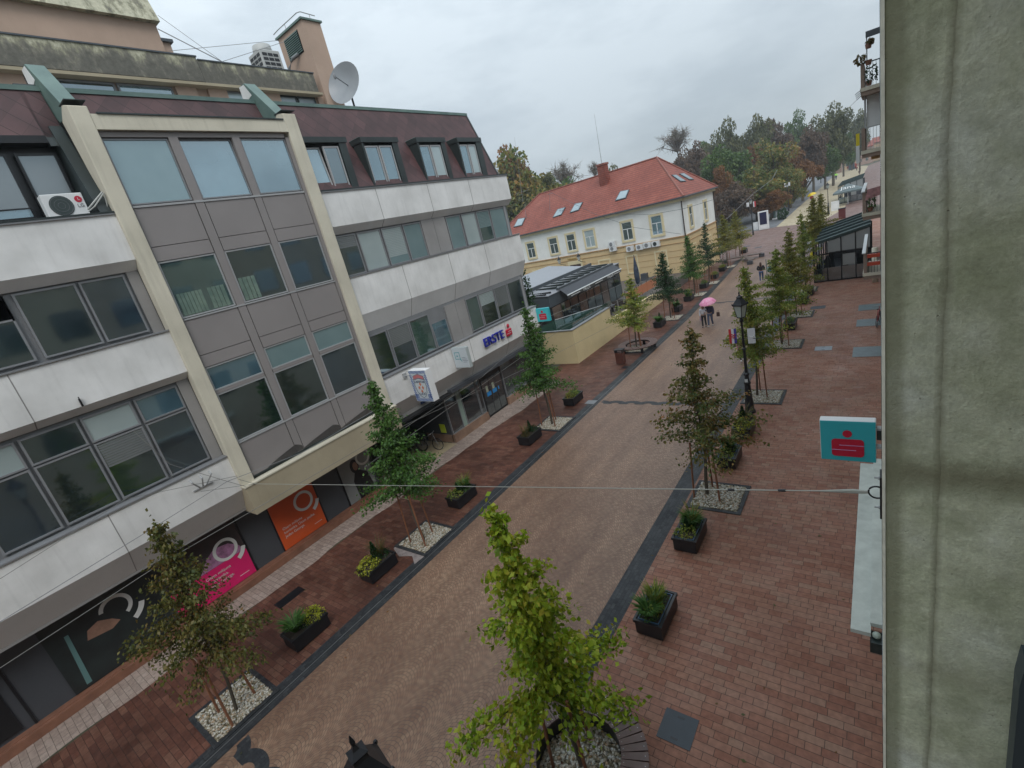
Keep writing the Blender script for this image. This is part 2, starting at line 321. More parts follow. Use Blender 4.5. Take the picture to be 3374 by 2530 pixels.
# manholes, drains, vents
def plate(name, c, w, l, z, mt, label, cat, group=None):
    t = thing(name, label, cat, (c[0], c[1], 0), group)
    MB().box(c[0]-w/2, c[0]+w/2, c[1]-l/2, c[1]+l/2, z*.5, z).build('cover', mt, t)
    if w > .6 and l > .6 and 'vent' not in name:
        for s in (-1, 1): MB().box(c[0]-.07, c[0]+.07, c[1]+s*.23-.02, c[1]+s*.23+.02, z, z+.004).build('handle', M_black, t)
    return t
M_cast = mat('cast_cover', (.028, .038, .05), .5, var=.2, vscale=4, bump=.2, bscale=40); M_grate = mat('glass_brick_vent', (.075, .11, .12), .35, var=.3, vscale=3)
plate('manhole_cover', (-3.25, 6.33), .66, .66, .012, M_cast, 'large square blue-grey manhole cover beside the round slatted bench', 'manhole cover')
p = gr(955, 1968); plate('drain_cover', (p.x, p.y), .45, .95, .012, M_black, 'black rectangular drain grate in the red bricks near the pale dry strip', 'drain cover')
p = gr(2061, 1210); plate('drain_cover', (p.x, p.y), .4, .45, .012, M_black, 'small black drain grate by the brown litter bin', 'drain cover')
p = gr(1948, 1325); plate('drain_cover', (p.x, p.y), .6, .5, .014, mat('pale_cover', (.16, .17, .18), .5), 'grey drain cover in the dark band beside a planter', 'drain cover')
p = gr(2713, 1148); plate('manhole_cover', (p.x, p.y), .8, .7, .012, mat('steel_cover', (.22, .25, .28), .4, var=.2), 'pale steel manhole cover on the right pavement between tree beds and wall', 'manhole cover')
p = gr(2695, 1013); plate('drain_cover', (p.x, p.y), .9, .8, .012, M_cast, 'dark flat drain cover on the far right pavement', 'drain cover')
for (px, py), l in (((2870, 1158), 'nearest'), ((2868, 1062), 'middle'), ((2876, 1011), 'farthest')):
    p = gr(px, py); MBx = plate('basement_vent', (-.55, p.y), 1.25, 1.6 if l == 'nearest' else 1.5, .012, M_grate, l+' of the three green glass-brick basement vents at the right wall', 'vent', 'basement vents')
for px, py in ((2312, 963), (2318, 908), (2462, 811), (2498, 815)):
    p = gr(px, py); plate('drain_cover', (p.x, p.y), .9, .9, .012, M_cast, {2312: 'dark drain cover in the left pavement beside a box tree planter', 2318: 'faint drain cover on the left pavement beside the orange railing', 2462: 'dark drain cover on the plaza beyond the wooden bench', 2498: 'second dark drain cover on the plaza beyond the bench, farther right'}[px], 'drain cover')
# ================================================================== OFFICE BUILDING (left side of the street)
BX, WX = -17.5, -17.8          # face of the white bands, plane of the strip windows
OB = thing('office_building', 'long four-storey office block with white bands, grey panelled bay and brown mansard roof', 'building', (-17.5, 12, 0))
SPLIT = {'side_panel', 'infill_panel', 'panel_rail', 'shop_mullion', 'plinth', 'grey_panel', 'pilaster', 'corner_post', 'panel_joint', 'beam_flashing', 'ledge_flashing', 'water_stain', 'rear_wall', 'shop_lintel', 'penthouse_wall', 'sill_cap', 'parapet_cap'}
def part(name, mb, mt, par=None, **k):
    if name in SPLIT: return mb.split(name, mt, par or OB, **k)[0]
    return mb.build(name, mt, par or OB, **k)
part('core_wall', MB().box(-30, -17.95, -14, 25.0, 3.0, 13.1), M_mgrey)
part('rear_wall', MB().box(-30, -18.9, -14, 11.4, .0, 3.0).box(-30, -24, 11.4, 16.3, 0, 3.0).box(-30, -18.55, 16.3, 25.0, 0, 3.0), M_dgrey)
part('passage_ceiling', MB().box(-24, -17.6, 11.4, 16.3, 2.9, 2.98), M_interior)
def band(y0, y1, zt, zb, zbev, xin, mt, mt2, joints=(), endcap=True):
    b = MB(); b.xz([(BX, zt), (BX, zb), (-18.1, zb), (-18.1, zt)], y0, y1); part('wall_band', b, mt)
    e = 0 if not endcap else .35
    b = MB(); b.xz([(BX+.002, zb-.002), (xin, zbev), (-18.2, zbev), (-18.2, zb-.002)], y0, y1); part('band_underside', b, mt2)
    if joints: 
        j = MB()
        for y in joints: j.box(BX-.01, BX+.004, y-.013, y+.013, zb, zt-.02); j.prism([(BX+.006, y-.013, zb), (xin+.006, y-.013, zbev), (xin-.02, y-.013, zbev), (BX-.02, y-.013, zb)], (0, .026, 0))
        part('panel_joint', j, M_mgrey)
    s = MB().box(-17.95, BX+.05, y0-.0, y1+.03, zt, zt+.045); part('sill_cap', s, M_gframe)
LB0, LB1, RB0, RB1 = -14, 5.5, 12.44, 25.2
band(LB0, LB1, 13.12, 11.83, 11.55, WX, M_white, M_lgrey, (-2.0, 1.4)); band(LB0, LB1, 9.62, 8.28, 8.05, WX, M_white, M_lgrey, (-5, -1.6, 1.75))
band(LB0, LB1, 5.19, 3.90, 3.05, -17.97, M_white, M_under, (-5, -1.2, 2.1))
band(RB0, RB1, 13.17, 11.85, 11.56, WX, M_white, M_lgrey, (15.19, 18.42, 21.59)); band(RB0, RB1, 9.78, 8.2, 7.23, -17.95, M_white, M_lgrey, (15.4, 18.6, 21.6))
band(RB0, RB1, 5.25, 3.95, 3.10, -18.0, M_white, M_under, (15.0, 18.45, 21.7))
hl = MB()
for z in (4.84, 4.42): hl.box(BX-.01, BX+.003, RB0, RB1, z, z+.012)
part('panel_joint', hl, M_lgrey)
def window(X, y0, y1, z0, z1, gm, fm=None, fr=.05, tilt=0., name='window', par=None, sub=True):
    """one sash: frame of four bars, pane as its child"""
    fm = fm or M_gframe; f = MB()
    sh = lambda x, z: x-tilt*(z-z0)/(z1-z0)
    def bar(a0, a1, b0, b1):
        v = []
        for z in (b0, b1):
            for x, y in ((X-.05, a0), (X+.02, a0), (X+.02, a1), (X-.05, a1)): v.append((sh(x, z), y, z))
        f.add(v, [(0, 3, 2, 1), (4, 5, 6, 7), (0, 1, 5, 4), (1, 2, 6, 5), (2, 3, 7, 6), (3, 0, 4, 7)])
    bar(y0, y1, z0, z0+fr); bar(y0, y1, z1-fr, z1); bar(y0, y0+fr, z0+fr, z1-fr); bar(y1-fr, y1, z0+fr, z1-fr)
    w = f.build(name, fm, par or OB)
    xa, xb = sh(X-.012, z0+fr), sh(X-.012, z1-fr)
    MB().add([(xa, y0+fr, z0+fr), (xa, y1-fr, z0+fr), (xb, y1-fr, z1-fr), (xb, y0+fr, z1-fr)], [(0, 1, 2, 3)]).build('pane', gm, w)
    return w
def blind(w, X, y0, y1, z0, z1, mt=None):
    b = MB(); n = max(3, int((z1-z0)/.07))
    for i in range(n): z = z0+(z1-z0)*i/n; b.add([(X, y0, z), (X, y1, z), (X+.003, y1, z+(z1-z0)/n*.9), (X+.003, y0, z+(z1-z0)/n*.9)], [(0, 1, 2, 3)])
    return b.build('blind', mt or G_pale, w)
# backing sheets behind strip windows
part('window_reveal', MB().box(-17.94, -17.88, LB0, LB1, 8.0, 13).box(-17.94, -17.88, LB0, LB1, 5, 8.0).box(-17.94, -17.88, RB0, 25.0, 5, 11.7), M_gframe)
def strip(ys, z0, z1, mats, fr=.05, tilts={}):
    for i in range(0, len(ys)-1, 2): window(WX, ys[i], ys[i+1], z0, z1, mats[i//2], fr=fr, tilt=tilts.get(i//2, 0))
strip([-3.5, -2.4, -2.25, -1.1, -.95, .15, .3, 1.35, 1.45, 2.45], 9.75, 11.5, [G_dark, G_navy, G_dark, G_dark, G_dark])
window(WX, 1.45, 2.45, 10.85, 11.5, G_pale)
strip([2.62, 3.95, 4.02, 5.12], 9.75, 11.5, [G_dark, G_navy]); part('side_panel', MB().box(WX-.06, WX+.01, 5.2, 5.5, 9.66, 11.55).box(WX-.06, WX+.01, 5.16, 5.5, 5.23, 8.05), M_mgrey)
ys3 = [-2.7, -1.55, -1.4, -.2, -.02, 1.22, 1.3, 2.55, 2.62, 3.85, 3.93, 5.12]
strip(ys3, 5.32, 7.14, [G_navy, G_dark, G_navy, G_dark, G_dark, G_navy]); strip(ys3, 7.18, 7.95, [G_teal, G_blue, G_pale, G_dark, G_pale, G_blue])
strip([12.5, 13.62, 13.68, 14.98, 15.04, 16.35, 16.42, 17.55], 5.38, 7.2, [G_dark, G_navy, G_green, G_blue], tilts={3: .1})
strip([19.25, 20.3, 20.38, 21.75, 21.82, 23.1, 23.18, 24.6], 5.38, 7.2, [G_green, G_dark, G_dark, G_dark])
strip([12.5, 13.62, 13.7, 14.98, 15.06, 16.3, 16.38, 17.55], 9.84, 11.5, [G_dark, G_pale, G_teal, G_teal])
strip([19.4, 20.55, 20.65, 21.85, 21.93, 23.1, 23.18, 24.6], 9.84, 11.5, [G_teal, G_pale, G_green, G_teal])
part('infill_panel', MB().box(WX-.06, WX+.01, 17.62, 18.45, 9.84, 11.55).box(WX-.06, WX+.01, 18.47, 19.34, 9.84, 11.55).box(WX-.06, WX+.01, 17.62, 18.4, 5.3, 7.25).box(WX-.06, WX+.01, 18.42, 19.2, 5.3, 7.25), M_mgrey)
part('corner_post', MB().box(WX-.1, WX+.03, 24.62, 24.7, 5.3, 7.25).box(WX-.1, WX+.03, 24.62, 24.7, 9.8, 11.55), M_alu)
for y0_, y1_, z0_, z1_, gm_ in ((13.74, 14.93, 6.3, 7.14, G_grey), (20.44, 21.7, 6.5, 7.14, G_pale), (21.88, 23.05, 6.1, 7.14, G_grey), (15.1, 16.25, 10.2, 11.44, G_pale), (22.0, 23.05, 10.6, 11.44, G_teal), (2.68, 3.88, 6.35, 7.08, G_grey), (-1.34, -.26, 6.0, 7.08, G_grey), (12.56, 13.58, 11.0, 11.44, G_grey)): blind(OB, WX-.006, y0_, y1_, z0_, z1_, gm_)
# central bay: pillars, top beam, grey panels
P = MB(); PX_ = -17.36
P.xz([(PX_, 4.0), (PX_, 15.95), (-17.75, 16.08), (-18.25, 15.8), (-17.75, 13.2), (-17.75, 4.0)], 5.50, 5.95); part('pillar', P, M_cream, bevel=.02)
P = MB().xz([(PX_, 4.0), (PX_, 15.98), (-17.75, 16.08), (-18.25, 15.8), (-17.75, 13.2), (-17.75, 4.0)], 11.86, 12.36); part('pillar', P, M_cream, bevel=.02)
part('top_beam', MB().box(-17.9, PX_-.01, 5.95, 11.86, 15.36, 15.76), M_cream)
part('beam_flashing', MB().box(-18.3, PX_+.03, 6.1, 11.8, 15.76, 15.80).box(-17.9, PX_+.03, 5.48, 5.97, 16.08, 16.10).box(-17.9, PX_+.03, 11.84, 12.38, 16.08, 16.10), M_dkmetal)
part('bay_backing', MB().box(-17.98, -17.8, 5.95, 11.9, 4.1, 15.36), M_interior)
pn = MB()
cols = [(6.0, 7.72), (8.03, 9.71), (10.0, 11.70)]
mull = [(5.95, 6.0), (7.74, 8.01), (9.73, 9.98), (11.72, 11.88)]
for z0, z1 in ((4.15, 5.46), (8.21, 8.60), (8.62, 9.84), (11.66, 12.08), (12.10, 13.30)):
    for i, (a, c) in enumerate(cols): pn.box(-17.62, BX, a+.01, c-.01, z0, z1)
for a, c in mull: pn.box(-17.62, BX+.012, a, c, 4.15, 15.2)
pn.box(-17.62, BX, 6.0, 11.7, 15.2, 15.34)
for a, c in cols: pn.box(-17.62, BX-.01, a+.01, c-.01, 7.26, 7.37)
part('grey_panel', pn, M_panel)
part('panel_rail', MB().box(BX-.02, BX+.03, 6.0, 11.72, 13.24, 13.30).box(BX-.02, BX+.03, 6.0, 11.72, 9.79, 9.84).box(BX-.02, BX+.03, 6.0, 11.72, 5.42, 5.47), M_alu)
st = MB(); st.box(-17.64, BX+.016, 6.0, 11.75, 4.08, 4.15); part('flashing', st, M_dkmetal)
# rain stain: darker wet scallops along the foot of the panels
ws = MB()
for (a, c) in ((6.55, 8.0), (8.0, 9.75), (9.75, 11.8)):
    q = [(BX+.014, a, 4.16)]
    for k in range(13): t_ = k/12; q.append((BX+.014, a+(c-a)*t_, 4.17+.34*(t_**.8)*(1 if t_ < .85 else 1-(t_-.85)*4)))
    q.append((BX+.014, c, 4.16)); ws.poly(q)
part('water_stain', ws, mat('wet_panel', (.06, .055, .053), .4, var=.2, vscale=6))
for (a, c), gm, tl in zip(cols, (G_teal, G_blue, G_blue), (.03, .10, .03)): window(-17.54, a, c, 13.33, 15.17, gm, fr=.04, tilt=tl)
for (a, c), gm in zip(cols, (G_green, G_dark, G_navy)): window(-17.54, a, c, 9.86, 11.64, gm, M_alu, fr=.045)
for (a, c), gm in zip(cols, (G_dark, G_dark, G_navy)): window(-17.54, a, c, 5.48, 7.25, gm, M_alu, fr=.045)
for (a, c), gm in zip(cols, (G_blue, G_teal, G_teal)): window(-17.54, a, c, 7.38, 8.19, gm, M_alu, fr=.045)
cu = MB()
for k in range(7): cu.box(-17.549, -17.546, 6.12+k*.11, 6.215+k*.11, 9.93, 10.62)
for k in range(4): cu.box(-17.549, -17.546, 7.05+k*.14, 7.17+k*.14, 9.93, 10.62); cu.box(-17.549, -17.546, 8.12+k*.15, 8.25+k*.15, 9.93, 10.7)
part('curtain', cu, glass('curtain_cloth', (.10, .16, .13), .12, .9, (.17, .24, .19), 3))
part('beige_canopy', MB().box(-18.3, -17.2, 5.5, 12.42, 2.92, 3.98), M_beige, bevel=.01); part('canopy_edge', MB().box(-17.6, -17.17, 5.48, 12.44, 3.98, 4.03), M_cream)
# mansard roof
MT = Vector((-18.95, 0, 17.0)); sl = lambda z: -17.6-(z-13.25)*.36
def brown():
    M = bpy.data.materials.new('brown_shingle'); M.use_nodes = True; N, L, b = nt(M); t = N.new('ShaderNodeTexCoord')
    s = N.new('ShaderNodeSeparateXYZ'); L.new(t.outputs['Object'], s.inputs[0])
    d1 = mathn(N, L, 'FRACT', mathn(N, L, 'MULTIPLY', mathn(N, L, 'ADD', s.outputs['Y'], mathn(N, L, 'MULTIPLY', s.outputs['Z'], 1.0)), 1.55))
    d2 = mathn(N, L, 'FRACT', mathn(N, L, 'MULTIPLY', mathn(N, L, 'SUBTRACT', s.outputs['Y'], mathn(N, L, 'MULTIPLY', s.outputs['Z'], 1.0)), 1.55))
    g1 = mathn(N, L, 'LESS_THAN', d1, .045); g2 = mathn(N, L, 'LESS_THAN', d2, .02)
    n1 = noise(N, L, t.outputs['Object'], 1.2, 5)
    base = ramp(N, L, n1, [(.3, (.050, .024, .025)), (.7, (.088, .042, .042))])
    fl = N.new('ShaderNodeTexWhiteNoise'); c = N.new('ShaderNodeCombineXYZ')
    L.new(mathn(N, L, 'FLOOR', mathn(N, L, 'MULTIPLY', mathn(N, L, 'ADD', s.outputs['Y'], s.outputs['Z']), 1.55)), c.inputs[0])
    L.new(mathn(N, L, 'FLOOR', mathn(N, L, 'MULTIPLY', mathn(N, L, 'SUBTRACT', s.outputs['Y'], s.outputs['Z']), 1.55)), c.inputs[1]); L.new(c.outputs[0], fl.inputs[0])
    base = mixc(N, L, .5, base, mixc(N, L, 1., base, ramp(N, L, fl.outputs['Value'], [(0, (.6, .6, .6)), (1, (1.5, 1.45, 1.45))]), 'MULTIPLY'))
    base = mixc(N, L, mathn(N, L, 'MAXIMUM', g1, mathn(N, L, 'MULTIPLY', g2, .5)), base, (.025, .012, .013)); L.new(base, b.inputs['Base Color']); b.inputs['Roughness'].default_value = .6
    return M
M_brown = brown()
def slope(y0, y1, z0, z1, t=.12, mt=None, name='mansard_roof'):
    b = MB().xz([(sl(z0), z0), (sl(z1), z1), (sl(z1)-t, z1), (sl(z0)-t, z0)], y0, y1); return part(name, b, mt or M_brown)
slope(RB0-.05, 24.55, 13.25, 16.86); slope(5.98, RB0-.05, 15.75, 16.86); slope(LB0, 5.5, 15.45, 16.86)
part('roof_cap', MB().box(-19.3, -18.84, LB0, 24.6, 16.80, 16.93), M_copper)
part('verge_trim', MB().xz([(sl(13.25)+.03, 13.25), (sl(16.9)+.03, 16.9), (sl(16.9)-.3, 16.9), (sl(13.25)-.3, 13.25)], 24.5, 24.6), M_dkmetal)
part('gable_wall', MB().xz([(-17.7, 13.2), (-18.9, 16.75), (-30, 16.75), (-30, 13.2)], 24.3, 24.5), M_mgrey)
part('flat_roof', MB().box(-30, -18.9, -14, 24.5, 16.6, 16.8), M_mgrey)
part('ledge_flashing', MB().box(-18.0, BX+.06, RB0, 25.25, 13.215, 13.26).box(-18.3, BX+.06, LB0, 5.5, 13.165, 13.21), M_dkmetal)
dz0, dz1 = 13.27, 15.24
for i, (a, c, wa, wb, wm_) in enumerate(((12.42, 14.48, 12.50, 14.08, (G_blue, G_dark)), (15.3, 17.38, 15.42, 17.0, (G_blue, G_blue)), (18.66, 20.64, 18.70, 20.30, (G_blue, G_pale)), (21.65, 23.62, 21.75, 23.14, (G_blue, G_pale)))):
    d = MB(); xf = -17.62
    d.box(sl(dz1)-.1, xf+.05, a-.05, c+.05, dz1-.19, dz1+.02)
    d.xz([(xf, dz0), (xf, dz1-.19), (sl(dz1)-.05, dz1-.19), (sl(dz0)-.1, dz0)], a, a+.1)
    d.xz([(xf, dz0), (xf, dz1-.19), (sl(dz1)-.05, dz1-.19), (sl(dz0)-.1, dz0)], wb+.04, c)
    D = part('dormer', d, M_dkmetal)
    MB().box(sl(dz1)-.2, xf-.02, a-.06, a+.5, dz1+.02, dz1+.035).build('copper_flashing', M_copper, D)
    MB().box(xf-.45, xf-.32, a+.05, c-.05, dz0, dz1-.19).build('recess', M_interior, D)
    m_ = (wa+wb)/2
    for k, (p, q) in enumerate(((wa, m_-.03), (m_+.03, wb))): window(xf-.06, p, q, dz0+.02, 14.93, wm_[k], M_alu, fr=.06, tilt=.16 if (i, k) == (0, 0) else 0, par=OB)
# left block attic window under the mansard overhang
part('attic_soffit', MB().box(-18.7, -18.30, LB0, 5.0, 15.28, 15.47).box(-18.9, -18.75, LB0, 5.2, 13.2, 15.4), M_black)
y_, z_ = S(3.95, 14.78, -18.6)
window(-18.6, 4.22, 5.12, 13.4, 15.1, G_grey, M_black, fr=.06); window(-18.6, 2.95, 4.05, 13.4, 15.1, G_grey, M_black, fr=.06); window(-18.6, 1.6, 2.8, 13.4, 15.1, G_teal, M_black, fr=.06); window(-18.6, .2, 1.5, 13.4, 15.1, G_grey, M_black, fr=.06)
window(-18.58, 2.95, 4.05, 13.4, 13.7, G_blue, M_black, fr=.03)
part('side_cladding', MB().xz([(-17.55, 13.2), (sl(15.5), 15.75), (-18.9, 15.75), (-18.9, 13.2)], 5.2, 5.49), M_dkmetal)
slope(5.02, 5.5, 15.2, 17.0, .12, M_dkmetal, 'cladding_strip')
for a, c in ((5.53, 5.97), (11.88, 12.32)):
    F_ = part('roof_fin', MB().xz([(-17.80, 15.85), (-17.80, 16.12), (-19.15, 17.60), (-19.55, 17.60), (-19.55, 16.9), (-18.5, 15.85)], a, c), M_copper, bevel=.01)
    MB().xz([(-18.9, 17.1), (-19.2, 17.56), (-19.54, 17.58), (-19.54, 17.0)], a-.012, a-.004).build('fin_end', M_white, F_)
# set-back top storey
GR = None
def grimy():
    M = bpy.data.materials.new('grimy_concrete'); M.use_nodes = True; N, L, b = nt(M); t = N.new('ShaderNodeTexCoord'); o = t.outputs['Object']
    q = N.new('ShaderNodeMapping'); q.inputs['Scale'].default_value = (1, 1.5, .8); L.new(o, q.inputs[0])
    s = N.new('ShaderNodeSeparateXYZ'); L.new(o, s.inputs[0])
    n1 = noise(N, L, q.outputs[0], 1.6, 7, .7); n2 = noise(N, L, o, 5, 6, .7)
    hz = N.new('ShaderNodeMapRange'); hz.inputs[1].default_value = 18.6; hz.inputs[2].default_value = 19.15; hz.inputs[3].default_value = -.10; hz.inputs[4].default_value = .16; L.new(s.outputs['Z'], hz.inputs[0])
    v = mathn(N, L, 'ADD', n1, hz.outputs[0])
    base = ramp(N, L, v, [(.42, (.12, .115, .10)), (.52, (.17, .16, .135)), (.60, (.27, .26, .19)), (.68, (.46, .44, .34))])
    base = mixc(N, L, .5, base, mixc(N, L, 1., base, ramp(N, L, n2, [(.35, (.55, .56, .5)), (.65, (1.3, 1.3, 1.25))]), 'MULTIPLY'))
    L.new(base, b.inputs['Base Color']); b.inputs['Roughness'].default_value = .9
    bp = N.new('ShaderNodeBump'); bp.inputs['Strength'].default_value = .5; bp.inputs['Distance'].default_value = .03; L.new(n2, bp.inputs['Height']); L.new(bp.outputs[0], b.inputs['Normal']); return M
M_grime = grimy()
part('penthouse_wall', MB().box(-29, -21.35, -12, 17.0, 16.9, 18.3), M_orange)
part('roof_parapet', MB().xz([(-20.95, 18.24), (-21.0, 19.12), (-21.3, 19.12), (-21.3, 18.24)], -14, 11.43).box(-29, -21.3, -14, 11.4, 18.2, 18.4), M_grime)
part('roof_parapet', MB().xz([(-20.98, 18.20), (-21.0, 19.02), (-21.3, 19.02), (-21.3, 18.2)], 11.45, 16.62).box(-29, -21.3, 11.4, 16.7, 18.2, 18.4), M_grime)
part('parapet_cap', MB().box(-21.35, -20.96, -14, 11.46, 19.12, 19.17).box(-21.35, -20.96, 11.46, 16.65, 19.02, 19.06), M_slate)
part('soffit', MB().box(-21.36, -20.9, -14, 16.75, 18.1, 18.2), M_beige)
col_ = MB()
for y in (10.35, 11.55, 13.9, 16.62, 5.2): col_.box(-21.35, -21.2, y, y+(.75 if y < 16 else .3), 16.9, 18.1)
part('pilaster', col_, M_orange)
for a, c, gm in ((6.66, 8.38, G_navy), (8.45, 10.25, G_blue), (12.0, 13.85, G_pale), (14.62, 15.5, G_grey), (15.55, 16.5, G_grey)): window(-21.28, a, c, 17.0, 18.08, gm, M_dkmetal if a > 14 else M_gframe, fr=.06)
lv = MB()
for k in range(10): lv.box(-21.3, -21.24, 5.75, 6.4, 17.45+k*.06, 17.49+k*.06)
part('louvre', lv, M_panel)
part('stair_tower', MB().box(-29, -23, -12, 11.42, 18.3, 21.15).box(-29, -23.1, 11.42, 11.75, 18.3, 20.5), M_orange)
part('tower_fascia', MB().xz([(-22.75, 21.05), (-23.1, 22.0), (-29, 22.0), (-29, 21.05)], -12.4, 11.52), M_grime); part('tower_step', MB().box(-24, -22.98, 11.40, 11.85, 20.45, 20.56), M_slate)
VT = part('vent_tower', MB().box(-23.15, -21.0, 16.92, 17.92, 16.9, 21.28), M_orange)
MB().box(-23.25, -20.92, 16.84, 18.0, 21.28, 21.36).build('tower_cap', M_copper, VT)
v = MB().box(-22.75, -21.5, 16.915, 16.94, 20.15, 21.08); v.mi = 1
for k in range(11): v.add([(-22.72, 16.86, 20.2+k*.08), (-21.53, 16.86, 20.2+k*.08), (-21.53, 16.90, 20.265+k*.08), (-22.72, 16.90, 20.265+k*.08)], [(0, 1, 2, 3)])
v.build('vent_louvre', [M_interior, M_copper], VT)
MB().tube([(-23.2, 16.8, 21.5), (-22.8, 16.85, 21.56), (-21.1, 16.85, 21.56), (-20.95, 16.95, 21.56), (-20.95, 17.7, 21.52)], .02, 6).tube([(-22.2, 16.85, 21.56), (-22.2, 16.85, 21.36)], .015, 5).tube([(-20.95, 17.4, 21.54), (-20.95, 17.4, 21.36)], .015, 5).build('guard_rail', M_alu, VT)
MB().tube([(-21.9, 16.85, 20.2), (-22.2, 16.7, 20.12), (-22.6, 16.6, 19.8), (-22.7, 16.6, 19.0)], .07, 8).build('duct_pipe', mat('pipe_grey', (.2, .21, .22), .5), VT)
# roof-top things
t = thing('rooftop_cooler', 'white rooftop cooling unit with grille sides and round fan top behind the stained parapet', 'cooling unit', (-22.6, 15.5, 18.4))
MB().box(-23.1, -22.1, 15.0, 16.0, 18.4, 20.3).build('casing', mat('cooler_paint', (.42, .43, .42), .5), t, bevel=.03)
MB().lathe([(.46, 20.3), (.42, 20.42), (.40, 20.6), (.36, 20.62)], (-22.6, 15.5, 0), 20).build('fan_shroud', MATS['cooler_paint'], t, smooth=True)
gq = MB()
for i in range(8):
    for k in range(3): gq.box(-22.095, -22.085, 15.1+k*.27, 15.33+k*.27, 18.7+i*.19, 18.82+i*.19); gq.box(-23.0+k*.3, -22.75+k*.3, 14.985, 14.995, 18.7+i*.19, 18.82+i*.19)
gq.build('grille', M_black, t)
dc = at_x(900+490*.5123, 545*.5123, -20)
t = thing('satellite_dish', 'large round grey satellite dish on the ridge of the brown mansard', 'satellite dish', (dc.x, dc.y, 17.0))
ds = MB(); n = 28; prof = [(1e-3, 0), (.25, .02), (.5, .08), (.75, .17), (1.0, .30)]
ds.lathe([(r*.93, h) for r, h in prof], (0, 0, 0), n)
ds.v = [tuple(Matrix.Rotation(R_(-76), 3, 'Z') @ (Matrix.Rotation(R_(74), 3, 'Y') @ Vector(p))) for p in ds.v]; ds.f = ds.f[:-2]
ds.m = ds.m[:-2]; off = Vector((dc.x-.1, dc.y, dc.z)); ds.v = [tuple(Vector(p)+off) for p in ds.v]
ds.build('reflector', mat('dish_grey', (.27, .29, .31), .4, var=.1, vscale=1), t, smooth=True)
fp = Vector((dc.x+.1, dc.y-.8, dc.z+.26)); MB().tube([off, fp], .025, 6).ellipsoid(fp, (.06, .06, .14)).build('feed_arm', M_gframe, t)
MB().tube([(dc.x-.2, dc.y+.1, dc.z), (dc.x-.5, dc.y+.35, 17.3), (dc.x-.5, dc.y+.35, 16.95)], .05, 6).tube([(dc.x-.4, dc.y+.5, 17.3), (dc.x-.1, dc.y-.3, 17.25)], .04, 6).build('mount', M_black, t)
def ac_unit(name, label, y0, y1, z0, z1, x, fan=.8, group=None, d=.3):
    t = thing(name, label, 'air conditioner', (x, (y0+y1)/2, z0), group)
    c = MB().box(x-d, x, y0, y1, z0, z1).build('casing', M_whitebox, t, bevel=.015)
    r = min(y1-y0, z1-z0)*.42; cy = y0+(y1-y0)*.40; cz = (z0+z1)/2; f = MB()
    f.lathe([(r, 0), (r, .012)], (0, 0, 0), 24); f.v = [(x+.001+p[2], cy+p[0], cz+p[1]) for p in f.v]
    f.build('fan_grille', mat('fan_dark', (.03, .045, .045), .5), t)
    q = MB()
    for k in range(3):
        rr = r*(.3+.3*k)
        q.tube([(x+.018, cy+rr*math.cos(a*math.pi/10), cz+rr*math.sin(a*math.pi/10)) for a in range(21)], .003, 4)
    q.build('fan_guard', M_gframe, t)
    return t
y0, z0 = S(4.05, 13.2, -17.75); y1, z1 = S(4.95, 13.77, -17.75)
t = ac_unit('air_conditioner', 'white air conditioner with red round badge on the ledge beside the cream pillar', y0, y1, 13.2, z1, -17.72)
q = MB().lathe([(.085, 0), (.085, .004)], (0, 0, 0), 24); q.v = [(-17.714+p[2], y1-.13+p[0], z1-.17+p[1]) for p in q.v]; q.build('badge', M_red, t)
text_obj('badge_letters', 'L', .1, M_wht, (-17.705, y1-.125, z1-.17), (0, 1, 0), (0, 0, 1), t)
text_obj('brand_letters', 'LG', .13, M_gframe, (-17.712, y1-.13, z1-.34), (0, 1, 0), (0, 0, 1), t)
tag(MB().tube([(-17.75, 4.98, 13.35), (-17.65, 5.1, 13.45), (-17.5, 5.45, 13.75)], .022, 6).tube([(-17.75, 4.98, 13.3), (-17.6, 5.15, 13.4), (-17.5, 5.47, 13.72)], .018, 6).tube([(-17.5, 5.47, 13.7), (-17.6, 5.45, 13.4), (-17.7, 5.4, 13.2)], .015, 6).build('refrigerant_pipe', mat('pipe_white', (.45, .46, .44), .5)),
    'bundle of white insulated pipes between the ledge air conditioner and the pillar', 'pipe')
# flag pole bracket
t = thing('flag_bracket', 'grey steel wall bracket with three empty flag tubes on the white band', 'bracket', (-17.5, 4.5, 4.65))
MB().box(-17.5, -17.46, 4.2, 4.8, 4.62, 4.66).build('base_bar', M_alu, t)
for y, yy in ((4.42, 4.2), (4.5, 4.5), (4.6, 4.78)): MB().tube([(-17.48, y, 4.64), (-17.2, yy, 4.98)], .022, 6).tube([(-17.2, yy, 4.98), (-17.32, yy-.0, 5.07)], .032, 8).build('flag_tube', M_alu, t)
tag(MB().box(-17.5, -17.42, 2.75, 2.79, 8.28, 8.5).box(-17.44, -17.4, 2.76, 2.78, 8.44, 8.56).build('wall_hook', M_black), 'small black hook on the middle white band', 'hook')
